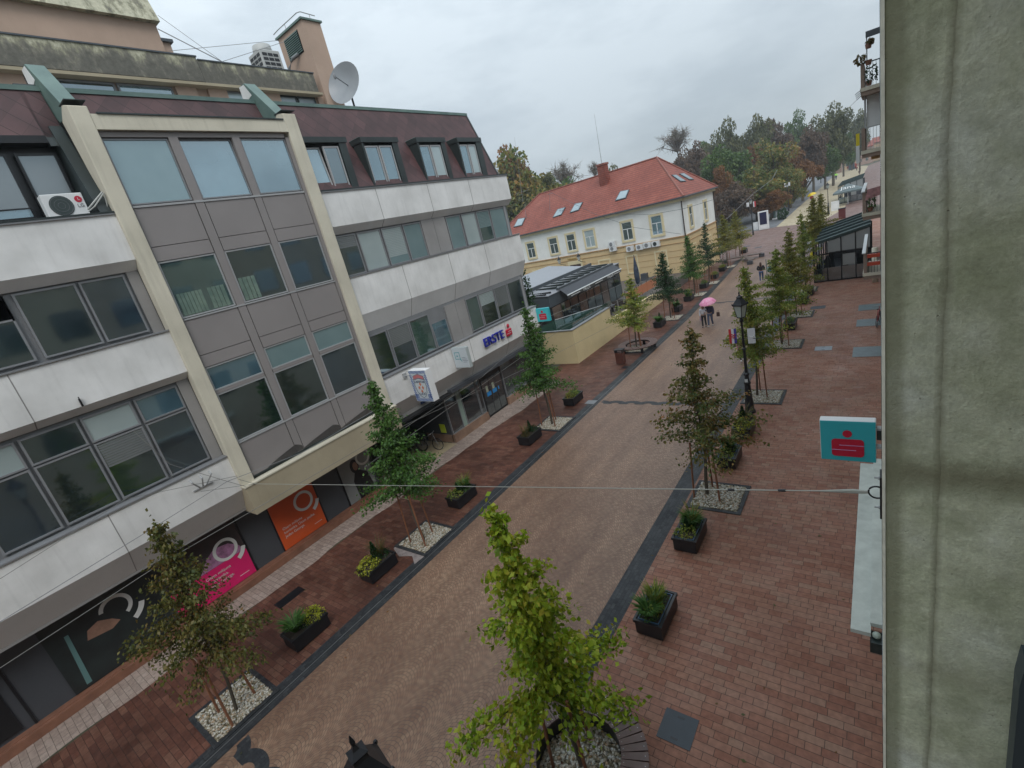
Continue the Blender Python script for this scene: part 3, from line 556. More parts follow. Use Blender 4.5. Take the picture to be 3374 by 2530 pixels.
# ------------------------------------------------------------------ shop fronts
part('plinth', MB().box(-18.9, -18.5, -14, 11.4, 0, .26).box(-18.9, -18.62, -14, 11.4, .26, .28), M_terra)
part('shop_front', MB().box(-18.9, -18.86, -14, 11.4, .28, 3.0), M_dgrey)
sm = MB()
for y in (-1.25, 1.35, 4.45, 5.25, 6.4, 8.4, 9.6, 11.35): sm.box(-18.86, -18.83, y-.03, y+.03, .28, 3)
part('shop_mullion', sm, M_black)
E_ = MB().box(-18.6, -18.38, 16.3, 19.35, 0, .47).box(-18.6, -18.38, 21.45, 24.98, 0, .47); E_.box(-20.6, -18.6, 16.28, 16.5, 0, .47); part('plinth', E_, M_marble)
part('shop_lintel', MB().box(-18.6, -17.65, 16.3, 25.0, 2.92, 3.12), M_dgrey)
for a, c, gm in ((16.35, 17.3, G_dark), (17.62, 18.95, G_dark), (19.0, 19.35, G_dark)): window(-18.5, a, c, .47, 2.92, gm, fr=.04, name='shop_window')
part('shop_column', MB().box(-18.9, -18.52, 17.3, 17.62, .47, 2.92), mat('pale_green_column', (.25, .33, .29), .6))
window(-18.5, 21.5, 24.9, .47, 2.92, glass('shop_dusk_glass', (.03, .045, .048), .12, .7), fr=.05, name='shop_window')
dr = MB().box(-18.62, -18.5, 19.4, 21.4, 0.02, 2.9); DR = part('entrance_door', dr, M_black)
for a, c in ((19.5, 20.1), (20.15, 20.7), (20.75, 21.3)): MB().box(-18.49, -18.485, a, c, .15, 2.3).build('door_glass', G_dark, DR)
MB().box(-18.483, -18.478, 19.75, 20.15, 1.25, 1.5).box(-18.483, -18.478, 20.3, 20.7, 1.25, 1.5).box(-18.483, -18.478, 20.85, 20.95, 1.3, 1.5).build('blue_sticker', mat('sticker_blue', (.03, .25, .6), .5), DR)
MB().box(-18.483, -18.478, 19.75, 19.95, 1.52, 1.9).box(-18.483, -18.478, 20.35, 20.55, 1.52, 1.9).build('notice_paper', mat('paper', (.45, .47, .36), .6), DR)
# side glass in the passage and bicycles
tag(MB().box(-19.3, -18.9, 16.24, 16.27, .6, 1.1).build('notice_board', mat('yellow_green', (.45, .55, .03), .5)), 'small yellow-green notice in the corner window of the dark passage', 'sign')
def bicycle(name, label, loc, rz, frame_col, group=None):
    t = thing(name, label, 'bicycle', (0, 0, 0), group)
    for cx in (-.52, .52):
        w = MB().tube([(cx+.33*math.cos(a*math.pi/12), 0, .34+.33*math.sin(a*math.pi/12)) for a in range(25)], .022, 6).build('wheel', M_black, t)
        s = MB()
        for k in range(8): s.tube([(cx, 0, .34), (cx+.32*math.cos(k*math.pi/4), 0, .34+.32*math.sin(k*math.pi/4))], .003, 3)
        s.build('spokes', M_alu, w)
    fr = mat('bike_'+label.split()[0], frame_col, .35)
    MB().tube([(-.52, 0, .34), (-.05, 0, .3), (.4, 0, .85), (-.18, 0, .8), (-.05, 0, .3)], .02, 6).tube([(-.52, 0, .34), (-.18, 0, .8), (-.2, 0, .95)], .016, 6).tube([(.52, 0, .34), (.4, 0, .85), (.38, 0, 1.0)], .018, 6).build('frame', fr, t)
    MB().ellipsoid((-.22, 0, .98), (.13, .07, .035)).build('saddle', M_black, t)
    MB().tube([(.3, -.26, 1.02), (.38, -.2, 1.03), (.38, .2, 1.03), (.3, .26, 1.02)], .014, 6).build('handlebar', M_alu, t)
    t.location = loc; t.rotation_euler = (0, 0, rz); return t
bicycle('bicycle', 'dark bicycle parked deep in the unlit passage', (-20.3, 14.9, 0), .4, (.02, .02, .02)); bicycle('bicycle', 'bicycle with silver frame at the mouth of the unlit passage', (-19.4, 15.3, 0), .25, (.2, .2, .2))
# ------------------------------------------------------------------ posters (flat sheets on the shop front)
PXX = -18.82
def ring(b, y, z, r, w, x, a0=0, a1=360, n=36):
    for k in range(n):
        p = R_(a0+(a1-a0)*k/n); q = R_(a0+(a1-a0)*(k+1)/n)
        b.poly([(x, y+(r-w)*math.cos(p), z+(r-w)*math.sin(p)), (x, y+r*math.cos(p), z+r*math.sin(p)), (x, y+r*math.cos(q), z+r*math.sin(q)), (x, y+(r-w)*math.cos(q), z+(r-w)*math.sin(q))])
def nine(par, y, z, x=PXX+.014, r=.42):
    b = MB(); ring(b, y, z, r, .11, x); ring(b, y-.02, z-.05, r*1.62, .15, x+.001, -62, -18, 10); return b.build('numeral_nine', M_wht, par)
t = thing('advert_poster', 'orange shop-front poster with a large white ring numeral above small text', 'poster', (PXX, 7.4, .3))
MB().box(-18.83, PXX, 6.42, 8.36, .3, 2.9).build('sheet', M_or, t); nine(t, 7.78, 1.75)
for i, s_ in enumerate(('Osam milijuna', 'korisnika. Osam jezika.', 'Jedan George.')): text_obj('poster_text', s_, .15, M_wht, (PXX+.012, 7.2+(.12 if i == 1 else -.15), 1.15-.17*i), (0, 1, 0), (0, 0, 1), t, .001)
MB().box(PXX, PXX+.006, 7.85, 8.2, .55, .565).build('underline', M_wht, t)
t = thing('advert_poster', 'pink shop-front poster with a large white ring numeral half hidden by the leftmost tree', 'poster', (PXX, 4.0, .3))
MB().box(-18.83, PXX, 2.6, 5.2, .3, 1.35).build('sheet', M_pink, t)
b = MB().box(-18.83, PXX-.002, 2.6, 5.2, 1.35, 2.9); b.build('photo_backdrop', mat('photo_dark', (.02, .02, .022), .5, col2=(.05, .03, .03), vscale=2), t)
b = MB().poly([(PXX+.004, 3.6, 1.36), (PXX+.004, 5.1, 1.36), (PXX+.004, 5.05, 1.6), (PXX+.004, 4.75, 1.9), (PXX+.004, 4.3, 2.0), (PXX+.004, 3.9, 1.75)]); b.build('printed_shirt', mat('lilac_print', (.38, .18, .32), .5, var=.5, vscale=5), t)
nine(t, 4.6, 1.75)
for i, s_ in enumerate(('Osam milijuna', 'korisnika.', 'Jedan George.')): text_obj('poster_text', s_, .15, M_wht, (PXX+.012, 4.1, 1.1-.17*i), (0, 1, 0), (0, 0, 1), t, .001)
MB().box(PXX, PXX+.006, 4.65, 5.0, .5, .515).build('underline', M_wht, t)
t = thing('advert_poster', 'dark shop-front poster of a seated figure with white ring numeral, left of leftmost tree', 'poster', (PXX, .5, .3))
MB().box(-18.83, PXX, -.35, 2.5, .3, 2.9).build('sheet', mat('photo_black', (.010, .012, .013), .4, col2=(.02, .03, .03), vscale=1.5), t)
b = MB().poly([(PXX+.004, .45, 1.6), (PXX+.004, .75, 1.55), (PXX+.004, 1.05, 1.5), (PXX+.004, 1.3, 1.62), (PXX+.004, 1.15, 1.8), (PXX+.004, .85, 1.98), (PXX+.004, .55, 1.88)]); b.build('printed_neck', mat('skin_print', (.30, .17, .12), .5, var=.3, vscale=4), t)
MB().poly([(PXX+.004, -.05, .4), (PXX+.004, .08, .4), (PXX+.004, .18, 2.1), (PXX+.004, .08, 2.1)]).build('printed_bar', mat('teal_print', (.10, .20, .20), .5), t)
b = MB(); ring(b, 1.35, 2.05, .42, .11, PXX+.012, -60, 170, 24); ring(b, 1.3, 2.0, .75, .15, PXX+.012, -62, -18, 10); b.build('numeral_nine', M_wht, t)
t = thing('advert_poster', 'grey shop-front poster of a surprised dark-haired woman with a white ring numeral', 'poster', (PXX, 10.4, .3))
MB().box(-18.83, PXX, 9.65, 11.2, .3, 2.9).build('sheet', mat('photo_grey', (.22, .23, .23), .5, var=.2, vscale=1), t)
b = MB()
def disc(b, y, z, ry, rz, x, n=20): b.poly([(x, y+ry*math.cos(2*math.pi*k/n), z+rz*math.sin(2*math.pi*k/n)) for k in range(n)])
disc(b, 10.42, 1.85, .22, .33, PXX+.003); b.poly([(PXX+.003, 10.2, .3), (PXX+.003, 11.1, .3), (PXX+.003, 10.95, 1.3), (PXX+.003, 10.6, 1.6), (PXX+.003, 10.35, 1.6), (PXX+.003, 10.15, 1.2)])
b.build('printed_figure', M_black, t); b = MB(); disc(b, 10.46, 1.83, .13, .2, PXX+.006); b.build('printed_face', mat('skin_print', (.3, .17, .12)), t)
b = MB(); ring(b, 10.95, 2.05, .38, .1, PXX+.012, 0, 360); b.build('numeral_nine', M_wht, t)
tag(MB().box(-18.84, -18.815, -2.8, -1.5, .4, 2.9).build('advert_poster', M_black), 'black shop-front poster cut by the left edge of the picture', 'poster')
# ------------------------------------------------------------------ hanging signs on the building
def slogo(par, x0, z0, w, y, mt_r, mt_g, horiz=True):
    """dot over a rounded block with two light slots; drawn in plane y facing -Y"""
    b = MB(); n = 20; cx = x0+w/2
    def rr(cx, cz, hw, hh, r):
        q = []
        for sx_, sz_, a0 in ((1, 1, 0), (-1, 1, 90), (-1, -1, 180), (1, -1, 270)):
            for k in range(5): a = R_(a0+90*k/4); q.append((cx+sx_*(hw-r)+r*math.cos(a), cz+sz_*(hh-r)+r*math.sin(a)))
        return q
    b.prism([(px, y, pz) for px, pz in rr(cx, z0+w*.36, w*.29, w*.21, w*.07)], (0, -.008, 0))
    b.prism([(cx+w*.085*math.cos(2*math.pi*k/n), y, z0+w*.70+w*.085*math.sin(2*math.pi*k/n)) for k in range(n)], (0, -.008, 0)); b.build('emblem', mt_r, par)
    g_ = MB().box(cx-w*.15, cx+w*.29, y-.011, y-.008, z0+w*.415, z0+w*.43).box(cx-w*.29, cx+w*.15, y-.011, y-.008, z0+w*.30, z0+w*.315); g_.build('emblem_slot', mt_g, par)
t = thing('bank_sign', 'square turquoise sign with red dot-and-block emblem at the far corner of the white building', 'sign', (-17.0, 25.1, 4.2))
MB().box(-17.5, -16.55, 25.1, 25.3, 4.2, 5.07).build('case', M_teal, t, bevel=.02); MB().box(-17.48, -16.57, 25.09, 25.1, 4.22, 5.05).build('face', mat('turquoise_face', (.04, .45, .50), .4), t); slogo(t, -17.5, 4.2, .93, 25.088, M_red, M_wht)
p0, p1 = at_y(2100+1040*.576, 750+1080*.576, 7), at_y(2100+1368*.576, 750+1345*.576, 7)
t = thing('bank_sign', 'large turquoise square sign with red dot-and-block emblem on the near right wall', 'sign', (p0.x, 7, p1.z))
X0, X1, Z0, Z1 = p0.x, p1.x, p1.z, at_y(2100+1368*.576, 750+1112*.576, 7).z
MB().box(X0, X1, 7.0, 7.14, Z0, Z1).build('case', M_whitebox, t, bevel=.01); 
MB().box(X0+.006, X1-.006, 6.992, 7.0, Z0+.004, Z1-.004).build('face', M_teal, t); slogo(t, X0, Z0-.02, X1-X0, 6.991, M_red, mat('slot_violet', (.45, .25, .45)))
MB().box(X1, .03, 7.02, 7.1, Z0+.2, Z0+.23).box(X1, .03, 7.02, 7.1, Z1-.13, Z1-.1).build('bracket_arm', M_alu, t); MB().box(X1+.005, .02, 7.04, 7.1, Z1-.28, Z1-.15).build('junction_box', M_dkmetal, t)
# shield sign with chequered border
t = thing('shop_sign', 'white hanging sign with blue chequered border and shield reading LASTITAR', 'sign', (-16.5, 13.5, 3.7))
SX0, SX1, SZ0, SZ1 = -17.02, -15.88, 3.74, 5.25
MB().box(SX0, SX1, 13.5, 13.85, SZ0, SZ1).build('case', M_lgrey, t, bevel=.01); MB().box(SX0+.01, SX1-.01, 13.492, 13.5, SZ0+.01, SZ1-.01).build('face', mat('sign_white', (.50, .55, .58), .5), t)
c_ = MB(); w_ = SX1-SX0; h_ = SZ1-SZ0; q = .045
for i in range(int(w_/q)-1):
    for r_ in range(3):
        if (i+r_) % 2: c_.box(SX0+.02+i*q, SX0+.02+(i+1)*q, 13.488, 13.492, SZ1-.02-(r_+1)*q, SZ1-.02-r_*q); c_.box(SX0+.02+i*q, SX0+.02+(i+1)*q, 13.488, 13.492, SZ0+.02+r_*q, SZ0+.02+(r_+1)*q)
for i in range(3, int(h_/q)-4):
    for r_ in range(3):
        if (i+r_) % 2: c_.box(SX0+.02+r_*q, SX0+.02+(r_+1)*q, 13.488, 13.492, SZ0+.02+i*q, SZ0+.02+(i+1)*q); c_.box(SX1-.02-(r_+1)*q, SX1-.02-r_*q, 13.488, 13.492, SZ0+.02+i*q, SZ0+.02+(i+1)*q)
c_.build('chequer_border', mat('check_blue', (.03, .08, .30), .5), t)
cx = (SX0+SX1)/2; sh_ = [(cx-.36, 4.78), (cx-.37, 4.5), (cx-.3, 4.2), (cx-.15, 4.0), (cx, 3.93), (cx+.15, 4.0), (cx+.3, 4.2), (cx+.37, 4.5), (cx+.36, 4.78), (cx+.34, 4.98), (cx, 5.08), (cx-.34, 4.98), (cx-.36, 4.78)]
M_nv = mat('sign_navy', (.02, .04, .10), .5)
MB().tube([(x, 13.486, z) for x, z in sh_], .010, 5).tube([(cx-.35, 13.486, 4.80), (cx, 13.486, 4.88), (cx+.35, 13.486, 4.80)], .010, 5).build('shield_outline', M_nv, t)
MB().prism([(cx-.34, 13.49, 4.82), (cx, 13.49, 4.9), (cx+.34, 13.49, 4.82), (cx+.32, 13.49, 4.97), (cx, 13.49, 5.06), (cx-.32, 13.49, 4.97)], (0, -.004, 0)).build('ribbon', mat('salmon', (.50, .16, .17), .5), t)
text_obj('sign_text', 'LASTITAR', .155, M_nv, (cx, 13.484, 4.70), (1, 0, 0), (0, 0, 1), t); text_obj('sign_text', 'LUČIĆ', .155, M_nv, (cx, 13.484, 4.11), (1, 0, 0), (0, 0, 1), t)
s_ = .205; em = MB()
for dx, dz, dd in ((0, .17, 1), (0, -.17, 1), (.115, 0, 1), (-.115, 0, 1)):
    em.prism([(cx+dx-.075, 13.49, 4.42+dz), (cx+dx, 13.49, 4.42+dz+.1), (cx+dx+.075, 13.49, 4.42+dz), (cx+dx, 13.49, 4.42+dz-.1)], (0, -.004, 0))
em.build('orange_lozenge', mat('sign_orange', (.55, .17, .08), .5), t)
st = MB()
for k in range(4): st.box(SX0+.05, SX0+.27, 13.488, 13.492, 3.92+k*.05, 3.95+k*.05); st.box(SX1-.27, SX1-.05, 13.488, 13.492, 3.92+k*.05, 3.95+k*.05)
st.build('stripe', MATS['check_blue'], t); MB().tube([(-17.5, 13.6, 4.97), (SX0, 13.6, 4.97)], .025, 6).tube([(-17.5, 13.6, 4.0), (SX0, 13.6, 4.0)], .02, 6).box(-17.5, -17.44, 13.5, 13.7, 4.85, 5.1).build('bracket_arm', M_alu, t)
t = thing('shop_sign', 'pale blank-looking hanging sign with a teal square and speed lines beside the blue lettering', 'sign', (-17, 16.9, 4.1))
MB().box(-17.45, -16.42, 16.9, 17.1, 4.12, 5.2).build('case', mat('sign_grey_green', (.36, .40, .40), .5), t, bevel=.01); MB().box(-17.43, -16.44, 16.892, 16.9, 4.14, 5.18).build('face', MATS['sign_white'], t)
M_tl = mat('sign_teal', (.03, .26, .30), .5)
MB().box(-17.3, -16.95, 16.886, 16.892, 4.93, 4.96).box(-17.3, -16.95, 16.886, 16.892, 4.58, 4.61).box(-17.3, -17.27, 16.886, 16.892, 4.61, 4.93).box(-16.98, -16.95, 16.886, 16.892, 4.61, 4.93).prism([(-17.2, 16.892, 4.72), (-17.08, 16.892, 4.72), (-17.14, 16.892, 4.84)], (0, -.004, 0)).prism([(-16.98, 16.892, 4.56), (-16.88, 16.892, 4.42), (-16.93, 16.892, 4.62)], (0, -.004, 0)).build('emblem', M_tl, t)
MB().box(-16.85, -16.6, 16.886, 16.892, 4.66, 4.675).box(-16.85, -16.52, 16.886, 16.892, 4.58, 4.595).box(-16.85, -16.47, 16.886, 16.892, 4.5, 4.515).box(-16.8, -16.55, 16.886, 16.892, 4.42, 4.435).build('speed_lines', M_nv, t)
t = thing('letter_sign', 'raised blue letters ERSTE with red emblem on the white fascia', 'sign', (-17.45, 20.8, 4.3))
text_obj('letters', 'ERSTE', .70, M_blue, (-17.40, 20.35, 4.60), (0, 1, 0), (0, 0, 1), t, .05, 1.02)
b = MB().box(-17.46, -17.36, 21.52, 22.1, 4.32, 4.76); e1 = b.build('emblem', M_red, t, bevel=.05); q = MB().ellipsoid((-17.40, 21.85, 4.92), (.05, .12, .12)); q.build('emblem_dot', M_red, t)
MB().box(-17.358, -17.352, 21.7, 22.1, 4.6, 4.62).box(-17.358, -17.352, 21.52, 21.95, 4.48, 4.5).build('emblem_slot', M_wht, t)
tag(MB().box(-17.9, -17.84, 14.35, 14.75, 3.18, 3.3).build('strip_light', M_nv), 'small dark floodlight under the fascia beside the chequered sign', 'light')
# ================================================================== WHITE AND YELLOW HOUSE WITH THE RED ROOF
HA = Vector((-17.4, 57, 0)); HU = Vector((-20.5, 3.5, 0)).normalized(); HO = Vector((-HU.y, HU.x, 0)); HO = -HO if HO.y > 0 else HO   # outward (towards the street camera)
HD = -HO
def hp(u, z, d=0.): p = HA+HU*u-HO*0+HO*d; return (p.x, p.y, z)          # d>0 stands proud of the front wall
HR = Vector((.4, 23, 0)).normalized(); HRO = Vector((HR.y, -HR.x, 0))
def hr(v, z, d=0.): p = HA+HR*v+HRO*d; return (p.x, p.y, z)
HL, HW = 31.0, 12.4
M_hwhite = plaster('house_white', (.74, .74, .71), .05, .2); M_hyel = plaster('house_yellow', (.60, .45, .25), .08, .2); M_hcream = plaster('house_cream', (.66, .57, .36), .05, .2)
HB = thing('white_house', 'two-storey white and yellow house with a red tiled hipped roof and roof windows', 'house', (-30, 62, 0))
def hbox(b, fn, u0, u1, z0, z1, d0, d1):
    pts = [fn(u0, z0, d0), fn(u1, z0, d0), fn(u1, z0, d1), fn(u0, z0, d1)]
    return b.prism(pts, (0, 0, z1-z0))
q = [hp(0, 5.05), hp(HL, 5.05), tuple(Vector(hp(HL, 5.05))+HR*HW), hr(HW, 5.05)]
MB().prism(q, (0, 0, 3.9)).build('upper_wall', M_hwhite, HB)
q = [hp(-0.0, 0, .06), hp(HL, 0, .06), tuple(Vector(hp(HL, 0))+HR*HW), tuple(Vector(hr(HW, 0, .06)))]
q[0] = tuple(HA+HO*.06+HRO*.06)
MB().prism(q, (0, 0, 5.0)).build('lower_wall', M_hyel, HB)
b = MB()
for z0, z1, d in ((4.98, 5.12, .14), (4.35, 4.42, .10), (3.55, 3.585, .075), (2.85, 2.885, .075), (2.15, 2.185, .075)):
    hbox(b, hp, -.1, HL, z0, z1, -.05, d); hbox(b, hr, 0, HW, z0, z1, -.05, d)
b.build('string_course', mat('ochre_trim', (.36, .21, .09), .7), HB)
b = MB(); hbox(b, hp, -.3, HL, 8.85, 9.12, -.05, .32); hbox(b, hr, -.1, HW+.2, 8.85, 9.12, -.05, .32); b.build('cornice', M_hcream, HB)
b = MB(); hbox(b, hp, -.6, HL+.4, 9.12, 9.27, .3, .58); hbox(b, hr, -.4, HW+.5, 9.12, 9.27, .3, .58); b.build('gutter', M_slate, HB)
def tiles():
    M = bpy.data.materials.new('roof_tiles'); M.use_nodes = True; N, L, bb = nt(M); t = N.new('ShaderNodeTexCoord'); o = t.outputs['Object']
    s = N.new('ShaderNodeSeparateXYZ'); L.new(o, s.inputs[0])
    rows = mathn(N, L, 'FRACT', mathn(N, L, 'MULTIPLY', s.outputs['Z'], 4.2)); cl = mathn(N, L, 'FRACT', mathn(N, L, 'MULTIPLY', mathn(N, L, 'ADD', s.outputs['X'], mathn(N, L, 'MULTIPLY', s.outputs['Y'], .6)), 3.2))
    n1 = noise(N, L, o, .5, 6, .65); n2 = noise(N, L, o, 3.5, 5, .7)
    base = ramp(N, L, n1, [(.3, (.21, .06, .042)), (.55, (.28, .085, .06)), (.75, (.36, .13, .09))])
    base = mixc(N, L, .45, base, mixc(N, L, 1., base, ramp(N, L, n2, [(.35, (.55, .5, .5)), (.65, (1.25, 1.25, 1.25))]), 'MULTIPLY'))
    base = mixc(N, L, mathn(N, L, 'MULTIPLY', mathn(N, L, 'LESS_THAN', rows, .25), .7), base, (.09, .03, .025))
    L.new(base, bb.inputs['Base Color']); bb.inputs['Roughness'].default_value = .65; bb.inputs['Specular IOR Level'].default_value = .3
    bp = N.new('ShaderNodeBump'); bp.inputs['Strength'].default_value = .7; bp.inputs['Distance'].default_value = .05; L.new(mathn(N, L, 'ADD', rows, mathn(N, L, 'MULTIPLY', cl, .5)), bp.inputs['Height']); L.new(bp.outputs[0], bb.inputs['Normal']); return M
M_tile = tiles()
EV = .55; ze, zr = 9.22, 14.35
c0 = HA+HO*EV+HRO*EV; c1 = HA+HU*(HL+.3)+HO*EV; c2 = HA+HU*(HL+.3)+HR*(HW+EV); c3 = HA+HR*(HW+EV)+HRO*EV
r0 = HA+HU*5.6+HD*6.2; r1 = HA+HU*25.6+HD*6.2
V3 = lambda p, z: (p.x, p.y, z)
b = MB().add([V3(c0, ze), V3(c1, ze), V3(c2, ze), V3(c3, ze), V3(r0, zr), V3(r1, zr)], [(0, 1, 5, 4), (1, 2, 5), (2, 3, 4, 5), (3, 0, 4), (0, 3, 2, 1)])
RF = b.build('roof', M_tile, HB)
MB().tube([V3(c0, ze+.05), V3(r0, zr+.05), V3(r1, zr+.05), V3(c1, ze+.05)], .11, 6).tube([V3(c3, ze+.05), V3(r0, zr+.05)], .11, 6).build('ridge_tiles', mat('ridge_tile', (.25, .08, .055), .5, var=.4, vscale=4), RF)
nR = (Vector(V3(c1, ze))-Vector(V3(c0, ze))).cross(Vector(V3(r0, zr))-Vector(V3(c0, ze))).normalized(); nR = -nR if nR.z < 0 else nR
nS = (Vector(V3(c3, ze))-Vector(V3(c0, ze))).cross(Vector(V3(r0, zr))-Vector(V3(c0, ze))).normalized(); nS = -nS if nS.z < 0 else nS
zh = lambda a, b_: (1600+a*.3617, 380+b_*.3617)
G_sky = glass('roof_glass', (.13, .16, .17), .08, 1.0, (.18, .21, .22))
for quad, n_, gm in (([(265, 1015), (330, 1000), (358, 940), (300, 950)], nR, G_sky), ([(622, 928), (690, 905), (722, 845), (660, 862)], nR, G_sky), ([(778, 885), (848, 862), (880, 800), (820, 812)], nR, G_sky), ([(1192, 775), (1275, 752), (1303, 686), (1232, 700)], nR, G_sky),
                     ([(1770, 602), (1815, 602), (1735, 550), (1700, 552)], nS, G_sky), ([(1850, 585), (1885, 585), (1805, 535), (1770, 540)], nS, G_sky)):
    ps = [on_plane(*zh(*p), V3(c0, ze), n_) for p in quad]; cc = sum(ps, Vector())/4
    o_ = [cc+(p-cc)*1.18+n_*.0 for p in ps]; f = MB().prism(o_, n_*.10).build('roof_window', M_slate, RF); MB().prism([p+n_*.101 for p in ps], n_*.012).build('pane', gm, f)
cb = on_plane(*zh(1075, 640), V3(c0, ze), nR)
ch = MB(); ch.prism([tuple(cb+HU*a+HD*d_+Vector((0, 0, -.6))) for a, d_ in ((-.55, 0), (.55, 0), (.55, .9), (-.55, .9))], (0, 0, 3.1)).build('chimney', M_tile, RF)
MB().prism([tuple(cb+HU*a+HD*d_+Vector((0, 0, 2.5))) for a, d_ in ((-.65, -.1), (.65, -.1), (.65, 1.0), (-.65, 1.0))], (0, 0, .22)).build('chimney_cap', mat('ridge_tile', (.25, .08, .055)), RF)
def mast(name, label, base, top, yagi=None):
    t = thing(name, label, 'antenna', tuple(base)); m_ = MB().tube([base, top], [.035, .012], 5)
    if yagi:
        for z, w in yagi:
            p = Vector(base).lerp(Vector(top), z); m_.tube([p-HU*w, p+HU*w], .02, 4)
            for k in range(-3, 4): m_.tube([p+HU*(w*k/3.5)+Vector((0, 0, -.0))-HD*.3, p+HU*(w*k/3.5)+HD*.3], .01, 3)
    m_.build('mast', M_gframe, t); return t
cap = cb+HD*.4; yy = cap.y; tp = at_y(1958, 375, yy); mast('antenna_mast', 'very tall thin whip antenna rising from the red chimney', (cap.x, cap.y, cb.z+2.6), (tp.x, yy, tp.z))
p = on_plane(*zh(340, 790), V3(c0, ze), nR); tp = at_y(*zh(262, 195), p.y); mast('antenna_mast', 'tall mast with a horizontal aerial beside the brown-leaved tree left of the red roof', p, (tp.x, p.y, tp.z), [(.16, 1.5)])
for a_, c_, d_ in (((585, 870), (583, 690), 'small roof aerial standing among the red tiles left of the pair of roof windows'), ((372, 935), (350, 800), 'thin roof aerial just above the leftmost roof window')):
    p = on_plane(*zh(*a_), V3(c0, ze), nR); tp = at_y(*zh(*c_), p.y); mast('antenna_mast', d_, p, (tp.x, p.y, tp.z), [(.85, .4)] if a_[0] == 585 else None)
def hwin(fn, u0, u1, z0, z1, gm, sur=.24, flip=False):
    b = MB()
    hbox(b, fn, u0-sur, u0, z0-sur, z1+sur, -.03, .09); hbox(b, fn, u1, u1+sur, z0-sur, z1+sur, -.03, .09); hbox(b, fn, u0, u1, z1, z1+sur, -.03, .09); hbox(b, fn, u0, u1, z0-sur, z0, -.03, .12)
    w = b.build('window', M_hcream, HB); f = MB(); t_ = .07; zm = z0+(z1-z0)*.62; um = (u0+u1)/2
    for a, c, e, g_ in ((u0, u0+t_, z0, z1), (u1-t_, u1, z0, z1), (u0, u1, z0, z0+t_), (u0, u1, z1-t_, z1), (u0, u1, zm-.04, zm+.04), (um-.05, um+.05, z0, zm)): hbox(f, fn, a, c, e, g_, -.02, .03)
    f.build('frame', M_whitebox, w); p = MB(); hbox(p, fn, u0, u1, z0, z1, -.05, -.0+.008); p.build('pane', gm, w)
for u0, u1, gm in ((18.55, 20.15, G_dark), (15.4, 16.95, G_dark), (12.2, 13.85, G_pale), (6.5, 8.05, G_dark), (2.55, 4.05, G_blue), (23.0, 24.6, G_dark), (26.6, 28.2, G_dark)): hwin(hp, u0+.1, u1-.05, 5.72, 7.85, gm)
for u0, u1 in ((2.0, 3.1), (7.9, 9.0)): hwin(hr, u0, u1, 5.75, 7.95, G_dark)
for u0, u1 in ((2.65, 3.95), (6.6, 7.95), (10.6, 12.2), (18.6, 20.0), (23, 24.4)):
    hwin(hp, u0, u1, 1.75, 3.7, G_dark, .18)
for u0 in (2.0, 5.2, 8.4): hwin(hr, u0, u0+1.0, 1.9, 3.7, G_dark, .18)
b = MB(); hbox(b, hp, 15.2, 17.1, 1.0, 3.8, -.02, .10); b.build('doorway', mat('door_brown', (.06, .025, .02), .5), HB)
b = MB(); hbox(b, hp, 14.9, 15.2, 1.0, 4.2, -.02, .16); hbox(b, hp, 17.1, 17.4, 1.0, 4.2, -.02, .16); hbox(b, hp, 14.9, 17.4, 3.8, 4.3, -.02, .18); b.build('door_surround', M_hcream, HB)
b = MB().tube([hp(-.02, 9.1, .12), hp(-.02, .2, .12)], .07, 6).tube([hr(HW, 9.1, .1), hr(HW, .2, .1)], .07, 6); b.build('downpipe', mat('downpipe_brown', (.05, .035, .03), .5), HB)
text_obj('house_name', 'Valmente hus', .42, mat('ochre_letter', (.30, .19, .02), .6), hp(16.2, 4.62, .16), tuple(-HU), (0, 0, 1), HB, .02)
for k, (u, z) in enumerate(((9.65, 5.3), (9.6, 4.75), (7.15, 4.38), (5.8, 4.38), (4.75, 4.45), (3.62, 4.45))):
    lab = ['air conditioner mounted highest on the white house wall, topmost of a stacked pair', 'air conditioner directly under another one on the yellow house wall', 'leftmost of four air conditioners in a row on the yellow house wall', 'second from left in the row of four air conditioners on the yellow wall', 'third from left in the row of four air conditioners on the yellow wall', 'rightmost air conditioner with dark fan in the row on the yellow house wall'][k]
    t = thing('air_conditioner', lab, 'air conditioner', hp(u, z, .3), 'air conditioners on the house wall')
    b = MB(); hbox(b, hp, u-.48, u+.48, z-.02, z+.63, .08, .42); b.build('casing', M_whitebox, t)
    c = Vector(hp(u+.08, z+.3, .425)); f = MB().add([tuple(c+HU*.24*math.cos(a*math.pi/9)+Vector((0, 0, .24*math.sin(a*math.pi/9)))+HO*.004) for a in range(18)], [tuple(range(18))]); f.build('fan_grille', M_dkmetal if k == 5 else M_gframe, t)
for u in (18.2, 14.75):
    t = thing('wall_lantern', ('left' if u > 16 else 'right')+' wall lantern on a curled arm beside the yellow doorway lettering', 'lantern', hp(u, 4.3, .5), 'wall lanterns by the house door')
    c = hp(u, 4.35, .9); MB().tube([hp(u-.3, 3.9, .05), hp(u-.25, 4.05, .5), hp(u, 4.2, .85)], .035, 5).build('arm', M_black, t)
    MB().lathe([(.14, 0), (.26, .5)], c, 4, .7).build('glass', mat('lantern_glass', (.42, .44, .42), .3), t); MB().lathe([(.3, .5), (.12, .75), (.03, .95)], c, 4, .7).lathe([(.15, -.06), (.15, 0)], c, 4, .7).build('cap', M_black, t)
